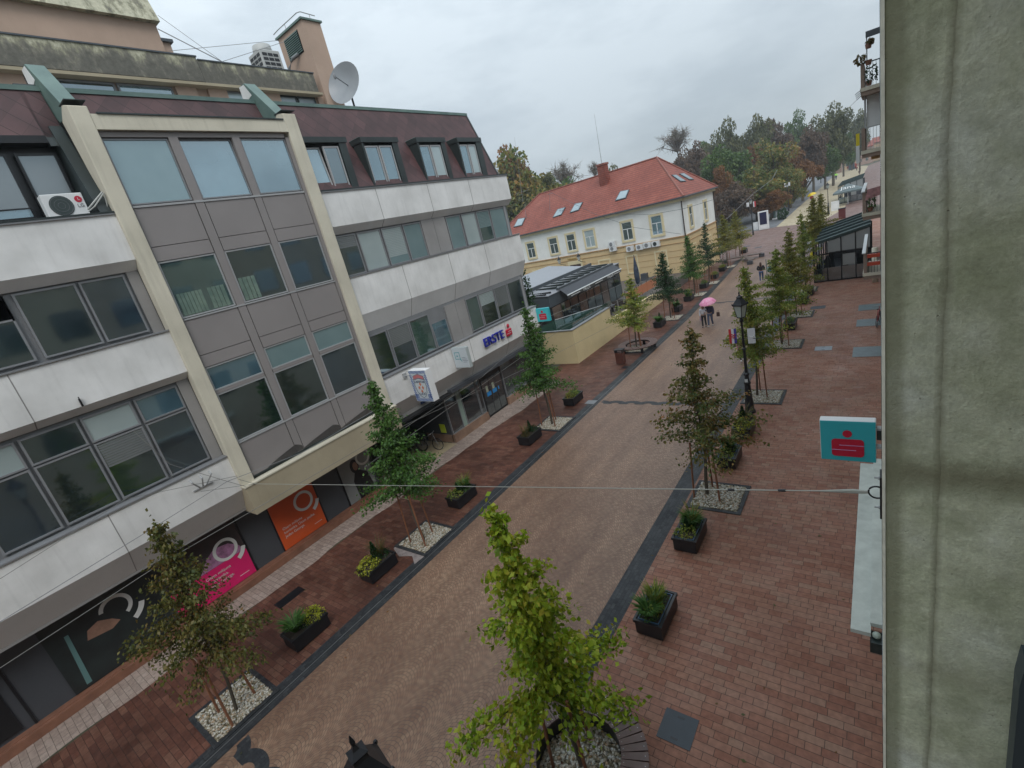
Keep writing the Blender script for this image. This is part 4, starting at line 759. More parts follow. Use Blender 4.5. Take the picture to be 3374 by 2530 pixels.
# ================================================================== CAFE TERRACE, PAVILION
tz = 1.0
TW = thing('terrace_wall', 'tall yellow rendered terrace wall with dark coping stepping down along the pavement', 'wall', (-17.5, 35, 0))
M_ty = plaster('terrace_yellow', (.58, .48, .28), .06, .2)
MB().yz([(28.85, 0), (28.85, 2.5), (35.15, 2.5), (35.15, 1.55), (36.5, 1.5), (45, 1.2), (53, .05), (53, 0)], -17.62, -17.38).box(-26, -17.62, 28.85, 29.05, 0, 2.5).build('wall', M_ty, TW)
MB().box(-17.66, -17.34, 29.0, 35.17, 2.5, 2.55).box(-26, -17.34, 28.8, 29.0, 2.5, 2.55).build('coping', M_gframe, TW)
struct('terrace_floor', MB().box(-40, -17.62, 29.05, 57.2, -.1, tz), mat('terrace_boards', (.10, .085, .075), .6, var=.3, vscale=3))
t = thing('glass_windbreak', 'dark green glass windbreak panels with light rails on the terrace behind the yellow wall', 'screen', (-19, 33, tz))
for i in range(4):
    y = 29.6+i*1.7; MB().box(-17.75, -17.72, y, y+1.6, 2.45, 2.85).build('glass_panel', glass('green_glass', (.01, .03, .022), .05, 1, (.02, .05, .035)), t)
MB().box(-21.3, -17.66, 29.1, 33.0, 2.44, 2.47).box(-20.2, -17.66, 33.0, 35.1, 2.44, 2.47).build('glass_cover', MATS['green_glass'], t)
MB().box(-18.0, -17.95, 29.2, 35.2, 1.0, 2.43).build('inner_lining', mat('green_lining', (.012, .035, .025), .5), t)
MB().tube([(-20.4, 31.6, 2.75), (-17.8, 35.4, 2.75)], .025, 6).tube([(-20.4, 31.9, 2.3), (-17.8, 35.7, 2.5)], .02, 6).build('rail', M_alu, t)
CP = thing('cafe_pavilion', 'dark glazed café pavilion with ribbed grey metal roof on the terrace', 'pavilion', (-23, 40, tz))
fx = -21.5; ya, yb = 33.0, 47.2
MB().box(-27.5, fx-.02, ya, yb, tz, 3.5).build('body', M_interior, CP)
MB().box(-27.6, fx+.03, ya-.03, yb+.05, 3.48, 4.40).build('fascia', M_slate, CP)
MB().prism([(fx+.1, ya-.1, 4.42), (-24.6, ya-.1, 4.62), (-24.6, yb+.1, 4.62), (fx+.1, yb+.1, 4.42)], (0, 0, .05)).build('roof', mat('zinc_roof', (.20, .21, .23), .4, var=.15, vscale=1), CP)
b = MB()
for i in range(9): y = ya+2.6+i*1.3; b.box(-24.3, -22.2, y, y+.22, 4.56, 4.72)
b.build('roof_rib', M_dkmetal, CP)
b = MB()
for y in (33.1, 33.9): 
    for k in range(8): b.box(-23.5+k*.22, -23.34+k*.22, y, y+.16, 4.5, 4.62)
b.build('roof_bracket', M_black, CP)
MB().prism([(-24.6, ya+1.5, 4.7), (-33, ya+6, 4.9), (-33, yb+5, 4.9), (-24.6, yb-1, 4.75)], (0, 0, .06)).build('rear_roof', mat('pale_membrane', (.27, .29, .32), .45, var=.1), CP)
MB().box(-24.7, -24.5, ya+1.5, yb, 4.6, 4.95).build('roof_upstand', M_slate, CP)
for i in range(9):
    y = ya+.2+i*1.55; w = MB().box(fx-.01, fx+.02, y, y+1.45, tz+.05, 3.4).build('glazing', G_dark if i % 3 else glass('warm_glass', (.06, .035, .025), .15, .6, (.12, .07, .05), 1.5), CP)
    MB().box(fx-.02, fx+.04, y-.1, y, tz, 3.45).build('mullion', M_black, CP)
AW = thing('awning', 'charcoal pull-out awning with a bright front bar on the café pavilion', 'awning', (-21, 40, 4))
a0 = (fx, 34.7, 4.68); a1 = (fx, 45.6, 4.68); b1 = (-20.6, 45.7, 4.03); b0 = (-20.6, 34.55, 4.03)
MB().prism([a0, a1, b1, b0], (0, 0, .02)).build('fabric', mat('awning_fabric', (.05, .055, .065), .7, var=.1), AW); MB().tube([b0, b1], .055, 8).build('front_bar', mat('bright_bar', (.6, .62, .62), .35), AW)
MB().box(fx-.1, fx+.15, 34.6, 45.7, 4.55, 4.75).build('cassette', M_slate, AW)
MB().box(-20.6, -20.58, 34.6, 45.6, 3.75, 4.0).build('valance', mat('valance', (.045, .042, .04), .7), AW)
for y in (38.0, 43.0): text_obj('valance_letters', 'PAUZA', .42, M_wht, (-20.565, y, 3.87), (0, 1, 0), (0, 0, 1), AW, .003)
for y in (35.9, 40.5, 44.6): MB().box(-20.575, -20.57, y-.8, y+.8, 3.84, 3.89).build('valance_line', M_wht, AW)
for i, (x, y) in enumerate(((-19.2, 37.5), (-19.4, 39.6), (-19.0, 41.8), (-20.2, 38.6))):
    t = thing('cafe_table', ['nearest', 'second', 'farthest', 'inner'][i]+' dark café table with chairs under the charcoal awning', 'table', (x, y, tz), 'tables on the café terrace')
    MB().lathe([(.4, .72), (.4, .75)], (x, y, tz), 12).tube([(x, y, tz), (x, y, tz+.73)], .03, 6).build('tabletop', M_dgrey, t)
    for s_ in (-1, 1):
        c = thing('cafe_chair', ('near' if s_ < 0 else 'far')+'-side dark wicker chair at the '+['nearest', 'second', 'farthest', 'inner'][i]+' terrace table', 'chair', (x, y+s_*.65, tz), 'chairs on the café terrace')
        MB().box(x-.24, x+.24, y+s_*.65-.22, y+s_*.65+.22, tz+.4, tz+.46).build('seat', mat('wicker', (.04, .03, .025), .7), c); MB().box(x-.24, x+.24, y+s_*.85, y+s_*.9, tz+.4, tz+.9).build('backrest', mat('wicker', (.04, .03, .025)), c)
        MB().box(x-.22, x-.18, y+s_*.65-.2, y+s_*.65+.2, tz, tz+.4).box(x+.18, x+.22, y+s_*.65-.2, y+s_*.65+.2, tz, tz+.4).build('leg', M_black, c)
pb = gr(2104, 944, 1.1)
t = thing('closed_parasol', 'tall closed dark blue parasol standing in front of the yellow house wall', 'parasol', (pb.x, pb.y, 1))
pz = 4.6; MB().lathe([(.25, 0), (.25, .08)], (pb.x, pb.y, 1), 12).tube([(pb.x, pb.y, 1), (pb.x, pb.y, pz)], .03, 6).build('pole', M_black, t)
MB().lathe([(.12, .35), (.22, .6), (.30, 1.2), (.27, 2.0), (.14, 2.8), (.03, 3.5)], (pb.x, pb.y, 1), 10).build('folded_canopy', mat('parasol_blue', (.03, .045, .075), .6, var=.5, vscale=4), t)
gb = gr(2125, 920, 1.1); t = thing('planter_pot', 'dark square pot at the foot of a downpipe on the terrace', 'pot', (gb.x, gb.y, 1)); MB().box(gb.x-.35, gb.x+.35, gb.y-.35, gb.y+.35, 1, 1.8).build('pot', M_dgrey, t)
# orange ramp railing
RL = thing('ramp_railing', 'terracotta-coloured panel railing with rusty posts beside the ramp to the terrace', 'railing', (-18, 44, 1))
ra, rb = Vector((-18.3, 40.6, 1.5)), Vector((-18.3, 48.5, 1.3))
for i in range(7):
    p = ra.lerp(rb, i/6); MB().tube([p, p+Vector((0, 0, 1.15))], .035, 5).build('post', mat('rust_post', (.16, .05, .03), .6), RL)
MB().prism([ra+Vector((0, 0, .1)), rb+Vector((0, 0, .1)), rb+Vector((0, 0, .95)), ra+Vector((0, 0, .95))], (.03, 0, 0)).build('panel', mat('orange_panel', (.42, .16, .08), .6), RL); MB().tube([ra+Vector((0, 0, 1.15)), rb+Vector((0, 0, 1.15))], .04, 6).build('handrail', M_dgrey, RL)
def leafball(n, rad, seed, size=.12, flat=1.):
    r = np.random.default_rng(seed); d = r.normal(size=(n, 3)); d /= np.linalg.norm(d, axis=1)[:, None]; rr = r.uniform(.55, 1, n)**.5
    return leaves(d*rr[:, None]*np.array(rad)*(1+.25*np.sin(d[:, :1]*7+seed)), d, size, r)
def leaves(c, d, size, r, droop=.5):
    """one small pointed leaf (two triangles folded) at every centre"""
    n = len(c); up = d+np.array([0, 0, -droop])+r.normal(size=(n, 3))*.6; up /= np.linalg.norm(up, axis=1)[:, None]
    sd = np.cross(up, r.normal(size=(n, 3))); sd /= np.linalg.norm(sd, axis=1)[:, None]; s = (size*r.uniform(.6, 1.3, n))[:, None]
    nn = np.cross(up, sd)
    v = np.stack([c-up*s*.5, c+sd*s*.32+nn*s*.1, c+up*s*.55, c-sd*s*.32+nn*s*.1], 1).reshape(-1, 3)
    f = np.arange(n*4).reshape(n, 4); return v, f
def mesh_np(name, v, f, mt):
    me = bpy.data.meshes.new(name); me.vertices.add(len(v)); me.vertices.foreach_set('co', v.astype('f').ravel()); me.loops.add(f.size); me.loops.foreach_set('vertex_index', f.astype('i').ravel())
    me.polygons.add(len(f)); me.polygons.foreach_set('loop_start', np.arange(0, f.size, f.shape[1]).astype('i')); me.polygons.foreach_set('loop_total', np.full(len(f), f.shape[1], 'i')); me.update(calc_edges=True); me.materials.append(mt); return me
def leafmat(name, stops, patch=1.0, rough=.5):
    M = bpy.data.materials.new(name); M.use_nodes = True; N, L, b = nt(M)
    ge = N.new('ShaderNodeNewGeometry'); t = N.new('ShaderNodeTexCoord'); n1 = noise(N, L, t.outputs['Object'], patch, 2)
    v = mathn(N, L, 'ADD', mathn(N, L, 'MULTIPLY', ge.outputs['Random Per Island'], .55), mathn(N, L, 'MULTIPLY', mathn(N, L, 'SUBTRACT', n1, .3), 1.1))
    L.new(ramp(N, L, v, [(i/(len(stops)-1)*.9+.05, c) for i, c in enumerate(stops)]), b.inputs['Base Color']); b.inputs['Roughness'].default_value = rough; b.inputs['Specular IOR Level'].default_value = .35
    try: b.inputs['Subsurface Weight'].default_value = 0
    except Exception: pass
    tr = N.new('ShaderNodeBsdfTranslucent'); L.new(b.inputs['Base Color'].links[0].from_socket, tr.inputs[0]); ms = N.new('ShaderNodeMixShader'); ms.inputs[0].default_value = .3
    L.new(b.outputs[0], ms.inputs[1]); L.new(tr.outputs[0], ms.inputs[2]); L.new(ms.outputs[0], N['Material Output'].inputs['Surface'])
    MATS[name] = M; return M
L_green = leafmat('leaf_green', [(.025, .07, .014), (.06, .14, .025), (.11, .20, .04)]); L_lime = leafmat('leaf_lime', [(.09, .17, .015), (.22, .33, .02), (.36, .42, .03), (.42, .32, .04)], .8)
L_olive = leafmat('leaf_olive', [(.035, .058, .014), (.085, .098, .022), (.15, .13, .03), (.19, .10, .03)]); L_deep = leafmat('leaf_deep', [(.008, .03, .010), (.02, .06, .018), (.04, .085, .025)])
L_mid = leafmat('leaf_mid', [(.06, .12, .02), (.15, .22, .035), (.28, .30, .05), (.36, .27, .05)]); L_rust = leafmat('leaf_rust', [(.035, .055, .018), (.075, .085, .025), (.15, .095, .03), (.24, .09, .035)])
L_bronze = leafmat('leaf_bronze', [(.04, .075, .02), (.10, .13, .03), (.19, .15, .04), (.28, .12, .04)])
L_gold = leafmat('leaf_gold', [(.09, .13, .025), (.20, .20, .035), (.34, .25, .04)]); L_yel = leafmat('leaf_yellow', [(.18, .24, .02), (.34, .36, .03), (.45, .42, .05)], 3)
def plant_obj(name, vf, mt, parent=None, at=(0, 0, 0)):
    v, f = vf; o = bpy.data.objects.new(name, mesh_np(name, v+np.array(at), f, mt)); COL.objects.link(o); adopt(o, parent); return o
cpx = at_x(1755, 925, -18.3)
t = thing('climbing_shrub', 'dark green climbing shrub at the far corner of the office building', 'shrub', (-19.0, 26.3, 0))
plant_obj('foliage', leafball(2600, (.65, .8, 2.9), 5, .2), L_deep, t, (-19.2, 26.5, 4.4)); MB().tube([(-19, 26.4, 0), (-18.9, 26.3, 3)], .06, 6).build('stem', M_terra, t)
# ================================================================== RIGHT-HAND BUILDING
RBD = thing('apartment_building', 'right-hand block of flats whose raw concrete wall fills the right edge of the view', 'building', (4, 20, 0))
def rawconc():
    M = bpy.data.materials.new('raw_concrete'); M.use_nodes = True; N, L, b = nt(M); t = N.new('ShaderNodeTexCoord'); o = t.outputs['Object']; s = N.new('ShaderNodeSeparateXYZ'); L.new(o, s.inputs[0])
    n1 = noise(N, L, o, 4.5, 5, .6); n2 = noise(N, L, o, 22, 7, .65); 
    q = N.new('ShaderNodeMapping'); q.inputs['Scale'].default_value = (3, 3, 2.4); L.new(o, q.inputs[0]); n3 = noise(N, L, q.outputs[0], 3, 6, .7)
    base = ramp(N, L, n1, [(.34, (.40, .42, .29)), (.46, (.46, .475, .345)), (.56, (.51, .525, .405)), (.68, (.58, .60, .51))])
    base = mixc(N, L, .5, base, mixc(N, L, 1., base, ramp(N, L, n3, [(.36, (.72, .73, .66)), (.5, (1, 1, 1)), (.66, (1.22, 1.22, 1.24))]), 'MULTIPLY'))
    base = mixc(N, L, .45, base, mixc(N, L, 1., base, ramp(N, L, n2, [(.3, (.6, .6, .6)), (.7, (1.3, 1.3, 1.3))]), 'MULTIPLY'))
    base = mixc(N, L, .5, base, mixc(N, L, 1., base, ramp(N, L, noise(N, L, o, 110, 6, .8), [(.36, (.72, .72, .70)), (.64, (1.24, 1.24, 1.24))]), 'MULTIPLY'))
    base = mixc(N, L, ramp(N, L, mathn(N, L, 'ADD', mathn(N, L, 'MULTIPLY', mathn(N, L, 'SUBTRACT', s.outputs['Z'], 9.245), 8), mathn(N, L, 'MULTIPLY', n2, .5)), [(.22, (1, 1, 1)), (.30, (0, 0, 0))]), base, mixc(N, L, 1., base, (1.16, 1.16, 1.17), 'MULTIPLY'))
    # formwork seams: one vertical groove, one horizontal pour line, one dark edge band
    xw = mathn(N, L, 'ADD', s.outputs['X'], mathn(N, L, 'MULTIPLY', mathn(N, L, 'SUBTRACT', n1, .5), .02)); seam = mathn(N, L, 'ABSOLUTE', mathn(N, L, 'SUBTRACT', xw, .098))
    sm = ramp(N, L, seam, [(0, (1, 1, 1)), (.003, (.7, .7, .7)), (.011, (0, 0, 0))]); base = mixc(N, L, mathn(N, L, 'MULTIPLY', mathn(N, L, 'MULTIPLY', sm, mathn(N, L, 'ADD', n3, .05)), 1.0), base, (.20, .19, .13))
    zw = mathn(N, L, 'ADD', s.outputs['Z'], mathn(N, L, 'MULTIPLY', mathn(N, L, 'SUBTRACT', n2, .5), .05)); pl = mathn(N, L, 'ABSOLUTE', mathn(N, L, 'SUBTRACT', zw, 9.30))
    pm = ramp(N, L, pl, [(0, (1, 1, 1)), (.02, (.7, .7, .7)), (.05, (0, 0, 0))]); base = mixc(N, L, mathn(N, L, 'MULTIPLY', pm, .85), base, (.21, .20, .13))
    pl2 = mathn(N, L, 'ABSOLUTE', mathn(N, L, 'SUBTRACT', zw, 8.74)); base = mixc(N, L, mathn(N, L, 'MULTIPLY', ramp(N, L, pl2, [(0, (1, 1, 1)), (.05, (0, 0, 0))]), .35), base, (.27, .255, .17))
    eb = ramp(N, L, s.outputs['X'], [(0.0, (1, 1, 1)), (.03, (.9, .9, .9)), (.045, (0, 0, 0))]); base = mixc(N, L, mathn(N, L, 'MULTIPLY', eb, .75), base, (.23, .23, .15))
    L.new(base, b.inputs['Base Color']); b.inputs['Roughness'].default_value = .85; b.inputs['Specular IOR Level'].default_value = .25
    vo = N.new('ShaderNodeTexVoronoi'); vo.inputs['Scale'].default_value = 55; L.new(o, vo.inputs['Vector']); pit = ramp(N, L, vo.outputs['Distance'], [(.02, (0, 0, 0)), (.12, (1, 1, 1))])
    msk = ramp(N, L, noise(N, L, o, 9, 3), [(.52, (0, 0, 0)), (.62, (1, 1, 1))]); pit2 = mathn(N, L, 'MULTIPLY', mathn(N, L, 'SUBTRACT', 1, pit), msk)
    rough = ramp(N, L, n3, [(.45, (0, 0, 0)), (.62, (1, 1, 1))])
    L.new(mixc(N, L, mathn(N, L, 'MULTIPLY', pit2, .55), base, (.16, .155, .11)), b.inputs['Base Color'])
    h = mathn(N, L, 'SUBTRACT', mathn(N, L, 'ADD', mathn(N, L, 'MULTIPLY', n2, .8), mathn(N, L, 'MULTIPLY', rough, .5)), mathn(N, L, 'ADD', mathn(N, L, 'MULTIPLY', pit2, .9), mathn(N, L, 'MULTIPLY', sm, .8)))
    bp = N.new('ShaderNodeBump'); bp.inputs['Strength'].default_value = .6; bp.inputs['Distance'].default_value = .005; L.new(h, bp.inputs['Height']); L.new(bp.outputs[0], b.inputs['Normal']); return M
M_raw = rawconc()
b = MB(); bw = .004
b.prism([(.0035+bw, 1.2, 6.0), (.9, 1.2, 6.0), (.9, 1.75, 6.0), (.0035, 1.75, 6.0), (.0035, 1.2+bw, 6.0)], (0, 0, 8.0)); b.build('concrete_pier', M_raw, RBD)
MB().prism([(.0008, 1.203, 6.0), (.0068, 1.197, 6.0), (.0075, 1.21, 6.0), (.0008, 1.21, 6.0)], (0, 0, 8.0)).build('edge_highlight', mat('pale_edge_highlight', (.62, .60, .50), .8, var=.2, vscale=30), RBD)  # pale strip: skylight caught by the pier corner, painted in as colour
M_fac = plaster('flats_render', (.36, .32, .25), .2, .3)
MB().box(.03, 12, 1.75, 62, 0, 16.2).box(.03, 12, -34, -1.3, 0, 16.2).box(.9, 12, -1.3, 1.75, 0, 8.4).box(1.4, 12, -1.3, 1.75, 8.4, 16.2).build('facade_wall', M_fac, RBD)
fw = MB()
for z in (4.3, 7.2, 10.1, 13.0):
    for k in range(34):
        y = -33+k*2.8
        if -3.4 < y < 2: continue
        fw.box(.0, .05, y, y+1.5, z, z+1.5)
w_ = fw.build('far_window', G_navy, RBD)
bb_ = MB()
for z in (3.7, 6.7, 9.6, 12.5): bb_.box(.015, .06, -33, -3.6, z, z+.3)
bb_.build('floor_band', M_white, RBD)
wf = [at_y(3374, 2160, 1.1), at_y(3352, 2240, 1.1), at_y(3325, 2540, 1.1), at_y(3310, 2700, 1.1)]
WF = MB().xz([(p_.x, p_.z) for p_ in wf]+[(.6, wf[3].z), (.6, wf[0].z)], 1.08, 1.13).build('window_frame', mat('blue_frame', (.035, .05, .06), .5), RBD)
lg = MB().box(-.395, -.14, 7.08, 12.3, 2.93, 3.0).box(-.15, .03, 7.26, 12.5, 2.97, 3.04); lg.build('shop_ledge', mat('pale_ledge', (.46, .49, .45), .6, var=.25, vscale=2.5), RBD)
MB().box(-.15, .03, 7.0, 7.25, 2.7, 2.9).build('ledge_gap', M_dkmetal, RBD)
tag(MB().ellipsoid((-.07, 7.12, 2.95), (.06, .06, .05)).build('dome_light', mat('frosted', (.3, .35, .3), .4)), 'small frosted light dome at the near end of the pale ledge', 'light')
# eye plate and span wire
t = thing('eye_plate', 'black steel plate with ring and two bolts at the edge of the near concrete wall', 'wall plate', (0, 1.23, 9.05))
zt_, zb_ = at_y(2910, 1568, 1.23).z, at_y(2912, 1703, 1.23).z
MB().box(-.0035, .003, 1.22, 1.26, zb_, zt_).build('plate', M_black, t)
rc = at_y(2889, 1622, 1.24); rr_ = abs(at_y(2889, 1603, 1.24).z-rc.z)
MB().tube([(rc.x+rr_*math.cos(a*math.pi/12), 1.24, rc.z+rr_*math.sin(a*math.pi/12)) for a in range(25)], rr_*.13, 8).build('ring', M_black, t)
for py in (1575, 1672):
    c = at_y(2903, py, 1.24); q = MB(); q.lathe([(.0042, -.001), (.0042, .004)], (0, 0, 0), 6).lathe([(.002, .004), (.002, .012)], (0, 0, 0), 6); q.v = [(-.002-p[2], 1.24+p[0], c.z+p[1]) for p in q.v]; q.build('bolt', M_alu, t)
def cable(label, pts, r, mt=None, sag=0.):  # r: radius, or one radius per step
    P_ = [Vector(p) for p in pts]; path = []
    for i in range(len(P_)-1):
        n = 14
        for k in range(n+(i == len(P_)-2)): f = k/n; path.append(P_[i].lerp(P_[i+1], f)-Vector((0, 0, sag*4*f*(1-f))))
    return tag(MB().tube(path, r if isinstance(r, list) else r*.65, 5).build('cable', mt or mat('cable_grey', (.16, .16, .15), .5)), label, 'cable')
e0 = Vector((rc.x-rr_, 1.24, rc.z)); e1 = at_x(840, 1594, -17.17)
cable('pale steel span wire crossing the street from the near wall ring to the beige canopy', [e0, e1], [.0016+.006*i/14 for i in range(15)], mat('bright_wire', (.33, .33, .29), .5))
e2 = e0+(e1-e0).normalized()*.11; tag(MB().tube([e0, e0.lerp(e2, .3)+Vector((0, 0, .002)), e2], [.002, .004, .002], 6).tube([e0+Vector((0, 0, -.004)), e0.lerp(e2, .3)+Vector((0, 0, -.003)), e2], [.002, .003, .002], 6).build('wire_splice', mat('bright_wire', (.6, .6, .5))), 'twisted end of the span wire just before the wall ring', 'wire')
for px_ in (3150,): pass
for f_ in (.018, .032): c = e0.lerp(e1, f_*.6); tag(MB().tube([c, c+(e1-e0).normalized()*.02], .004, 6).build('wire_clamp', M_iron), ('nearer' if f_ < .02 else 'farther')+' small dark clamp on the span wire close to the wall ring', 'clamp')
for a_ in ((661, 1619), (786, 1579)): cable(('left' if a_[0] < 700 else 'right')+' short anchor strand of the span wire on the beige canopy', [at_x(a_[0], a_[1], -17.19), e1], .012)
def pix(*l): return [at_x(px, py, x) for px, py, x in l]
cable('upper thin wire running along the white bands at lower left', pix((0, 1907, -17.0), (413, 1644, -17.2), (809, 1562, -17.4)), .012)
cable('dark sagging cable from the lower left over the beige canopy edge', pix((-60, 2085, -16.6), (461, 1766, -16.9), (750, 1585, -17.1), (827, 1556, -17.25), (998, 1490, -17.2), (1270, 1330, -17.1)), .016, M_gframe)
cable('thin cable along the shop fronts at the lower left, in front of the tree', pix((-60, 2240, -16.0), (520, 1863, -16.1), (1250, 1440, -16.2), (1597, 1278, -16.3), (1850, 1156, -16.4), (2030, 1063, -16.5)), .014)
cable('thin cable passing the far turquoise sign towards the café', pix((1310, 1425, -16.8), (1590, 1240, -17.0), (1811, 1042, -17.3), (2068, 926, -17.5)), .016)
cable('lower cable over the tree by the white building running to the café terrace', pix((1200, 1540, -15.9), (1500, 1330, -16.0), (1848, 1085, -16.2), (2100, 965, -16.4)), .014)
cable('short wire over the lower-left strip windows to the pillar foot', pix((440, 1420, -17.3), (560, 1530, -17.3), (815, 1605, -17.2)), .012)
for lab, a_, b_ in (('thick dark cable from the orange stair tower down to the stained parapet', (520, 95, -22.5), (745, 210, -21)), ('thin wire from the orange stair tower to the parapet', (520, 50, -22.5), (735, 205, -21)), ('wire from the parapet up to the vent tower', (725, 205, -21), (935, 138, -21)), ('faint upper wire between the orange stair tower and the vent tower', (555, 168, -22.5), (918, 133, -21.3))):
    cable(lab, [at_x(*a_), at_x(*b_)], .03 if 'thick' in lab else .015, M_gframe)
cable('sagging cable across the red roof to the house wall', [at_y(1813, 633, 58.5), at_y(1960, 705, 57), at_y(2088, 749, 56), at_y(2244, 771, 56.5)], .03, M_slate)
cable('long cable drooping across the white wall of the house', [at_y(2010, 703, 56.5), at_y(2143, 707, 56), at_y(2250, 688, 56), at_y(2349, 658, 60)], .03, M_slate)
cable('cable hanging in front of the autumn trees by the display case', [at_y(2390, 725, 75), at_y(2480, 640, 78), at_y(2545, 590, 82), at_y(2560, 560, 84)], .04, M_gframe)
cable('wire falling from the right-hand balconies towards the park trees', [at_x(2842, 310, -.7), at_y(2790, 362, 60)], .02, M_gframe)
# balconies
FL = (3.83, 6.80, 9.69, 12.40); BY = 30.4; M_bal = mat('balcony_brown', (.26, .19, .15), .7, var=.2); bx = -.70
for i, z in enumerate(FL):
    t = thing('balcony', ['lowest balcony with white slanted rail and red flower boxes', 'second balcony from below with pink cloth over its rail', 'third balcony from below with a plain barred railing', 'highest balcony with trailing plants and a hanging basket'][i], 'balcony', (-.35, BY+1.5, z), 'balconies on the right wall')
    MB().box(bx-.03, .03, BY, BY+3.2, z-.16, z).build('slab', M_cream, t); MB().box(bx, .03, BY+.05, BY+3.1, z-.34, z-.16).build('slab_underside', M_bal, t)
    MB().box(bx, bx+.14, BY, BY+3.0, z, z+1.0).build('side_panel', M_bal, t)
    r = MB().box(bx+.12, .03, BY+.02, BY+.06, z+.95, z+1.0)
    for k in range(5): r.box(bx+.2+k*.12, bx+.215+k*.12, BY+.03, BY+.05, z, z+.95)
    r.build('railing', M_dkmetal if i != 2 else M_alu, t)
    if i < 2: MB().box(bx-.05, bx+.1, BY-.1, BY+6.5, z+1.0, z+1.05).build('top_rail', M_whitebox, t)
    if i == 2: MB().box(-.5, .03, BY+1.0, BY+1.1, z+1.0, z+2.5).build('roller_blind', M_lgrey, t); MB().box(-.6, -.52, BY+.9, BY+1.0, z+1, z+2.6).build('post', M_alu, t)
    if i == 0:
        for zz in (.75, .35): MB().box(bx+.16, -.02, BY-.02, BY+.2, z+zz, z+zz+.17).build('flower_box', mat('red_box', (.45, .06, .025), .5), t)
    if i == 1: MB().prism([(bx+.1, BY-.03, z+.6), (.0, BY-.03, z+.75), (.0, BY-.03, z+1.15), (bx+.2, BY-.03, z+1.1)], (0, .02, 0)).build('pink_cloth', mat('cloth_pink', (.40, .20, .20), .7, var=.4, vscale=6), t)
    if i == 3: MB().box(bx+.2, .0, BY-.03, BY, z+1.95, z+2.2).build('folded_awning', M_slate, t); MB().box(bx+.22, bx+.26, BY, BY+.04, z+1.0, z+2.2).build('post', M_black, t)
MB().box(-.55, .03, BY+.8, BY+.9, FL[0]-1.3, FL[0]-.3)
cc = gr(2872, 925, 0); t = thing('round_column', 'pale round column on the pavement under the lowest balcony, in front of the glass café', 'column', (-.34, 45.5, 0)); MB().lathe([(.19, 0), (.19, 2.6)], (-.34, 45.5, 0), 16).build('shaft', M_cream, t, smooth=True)
for z, y, lab, mt_, sz in ((13.55, BY-.05, 'trailing grey-pink plant spilling over the highest balcony', L_rust, (.22, .35, .2)), (12.9, BY+.1, 'dense green plant behind the bars of the highest balcony', L_deep, (.3, .3, .38)), (7.3, BY+.1, 'green potted plant behind the rail of the second balcony', L_green, (.2, .2, .35)), (14.15, BY, 'hanging flower basket above the highest balcony', L_rust, (.13, .13, .14))):
    t = thing('balcony_plant', lab, 'plant', (bx+.1, y, z)); plant_obj('foliage', leafball(220, sz, int(z*10), .1), mt_, t, ((bx-.02) if z == 13.55 else bx+.36, y, z)); MB().lathe([(.1, 0), (.13, .2)], (bx+.3, y, z-sz[2]-.1), 8).build('pot', M_terra, t)
tag(MB().tube([(bx-.22, BY, 12.2), (bx, BY, 12.32)], .015, 4).tube([(bx-.2, BY, 12.12), (bx, BY, 12.24)], .015, 4).tube([(bx-.18, BY, 12.04), (bx, BY, 12.16)], .015, 4).tube([(bx-.16, BY, 11.96), (bx, BY, 12.08)], .015, 4).build('clothes_rack', M_slate), 'row of dark clothes-rack rods sticking out under the highest balcony', 'rack')
tag(MB().box(-.35, .0, 31, 31.1, 9.2, 9.5).build('awning_edge', mat('orange_cloth', (.55, .33, .14), .6)), 'small orange awning edge below the third balcony', 'awning')
fb = at_x(2828, 480, -.95); t = thing('flag', 'yellow and white flag hanging beside the third balcony', 'flag', (fb.x, fb.y, fb.z)); 
w3 = .10; MB().box(fb.x-w3, fb.x+w3*.6, fb.y, fb.y+.01, fb.z, fb.z+.62*1.0).build('yellow_half', mat('flag_yellow', (.65, .52, .02), .6), t); MB().box(fb.x-w3*1.1, fb.x+w3*.5, fb.y, fb.y+.01, fb.z-.9, fb.z).build('white_half', M_whitebox, t)
p = gr(2900, 1045); bicycle('bicycle', 'red bicycle leaning by the right wall near the basement vents', (-.12, 34.0, 0), 1.45, (.3, .02, .03))
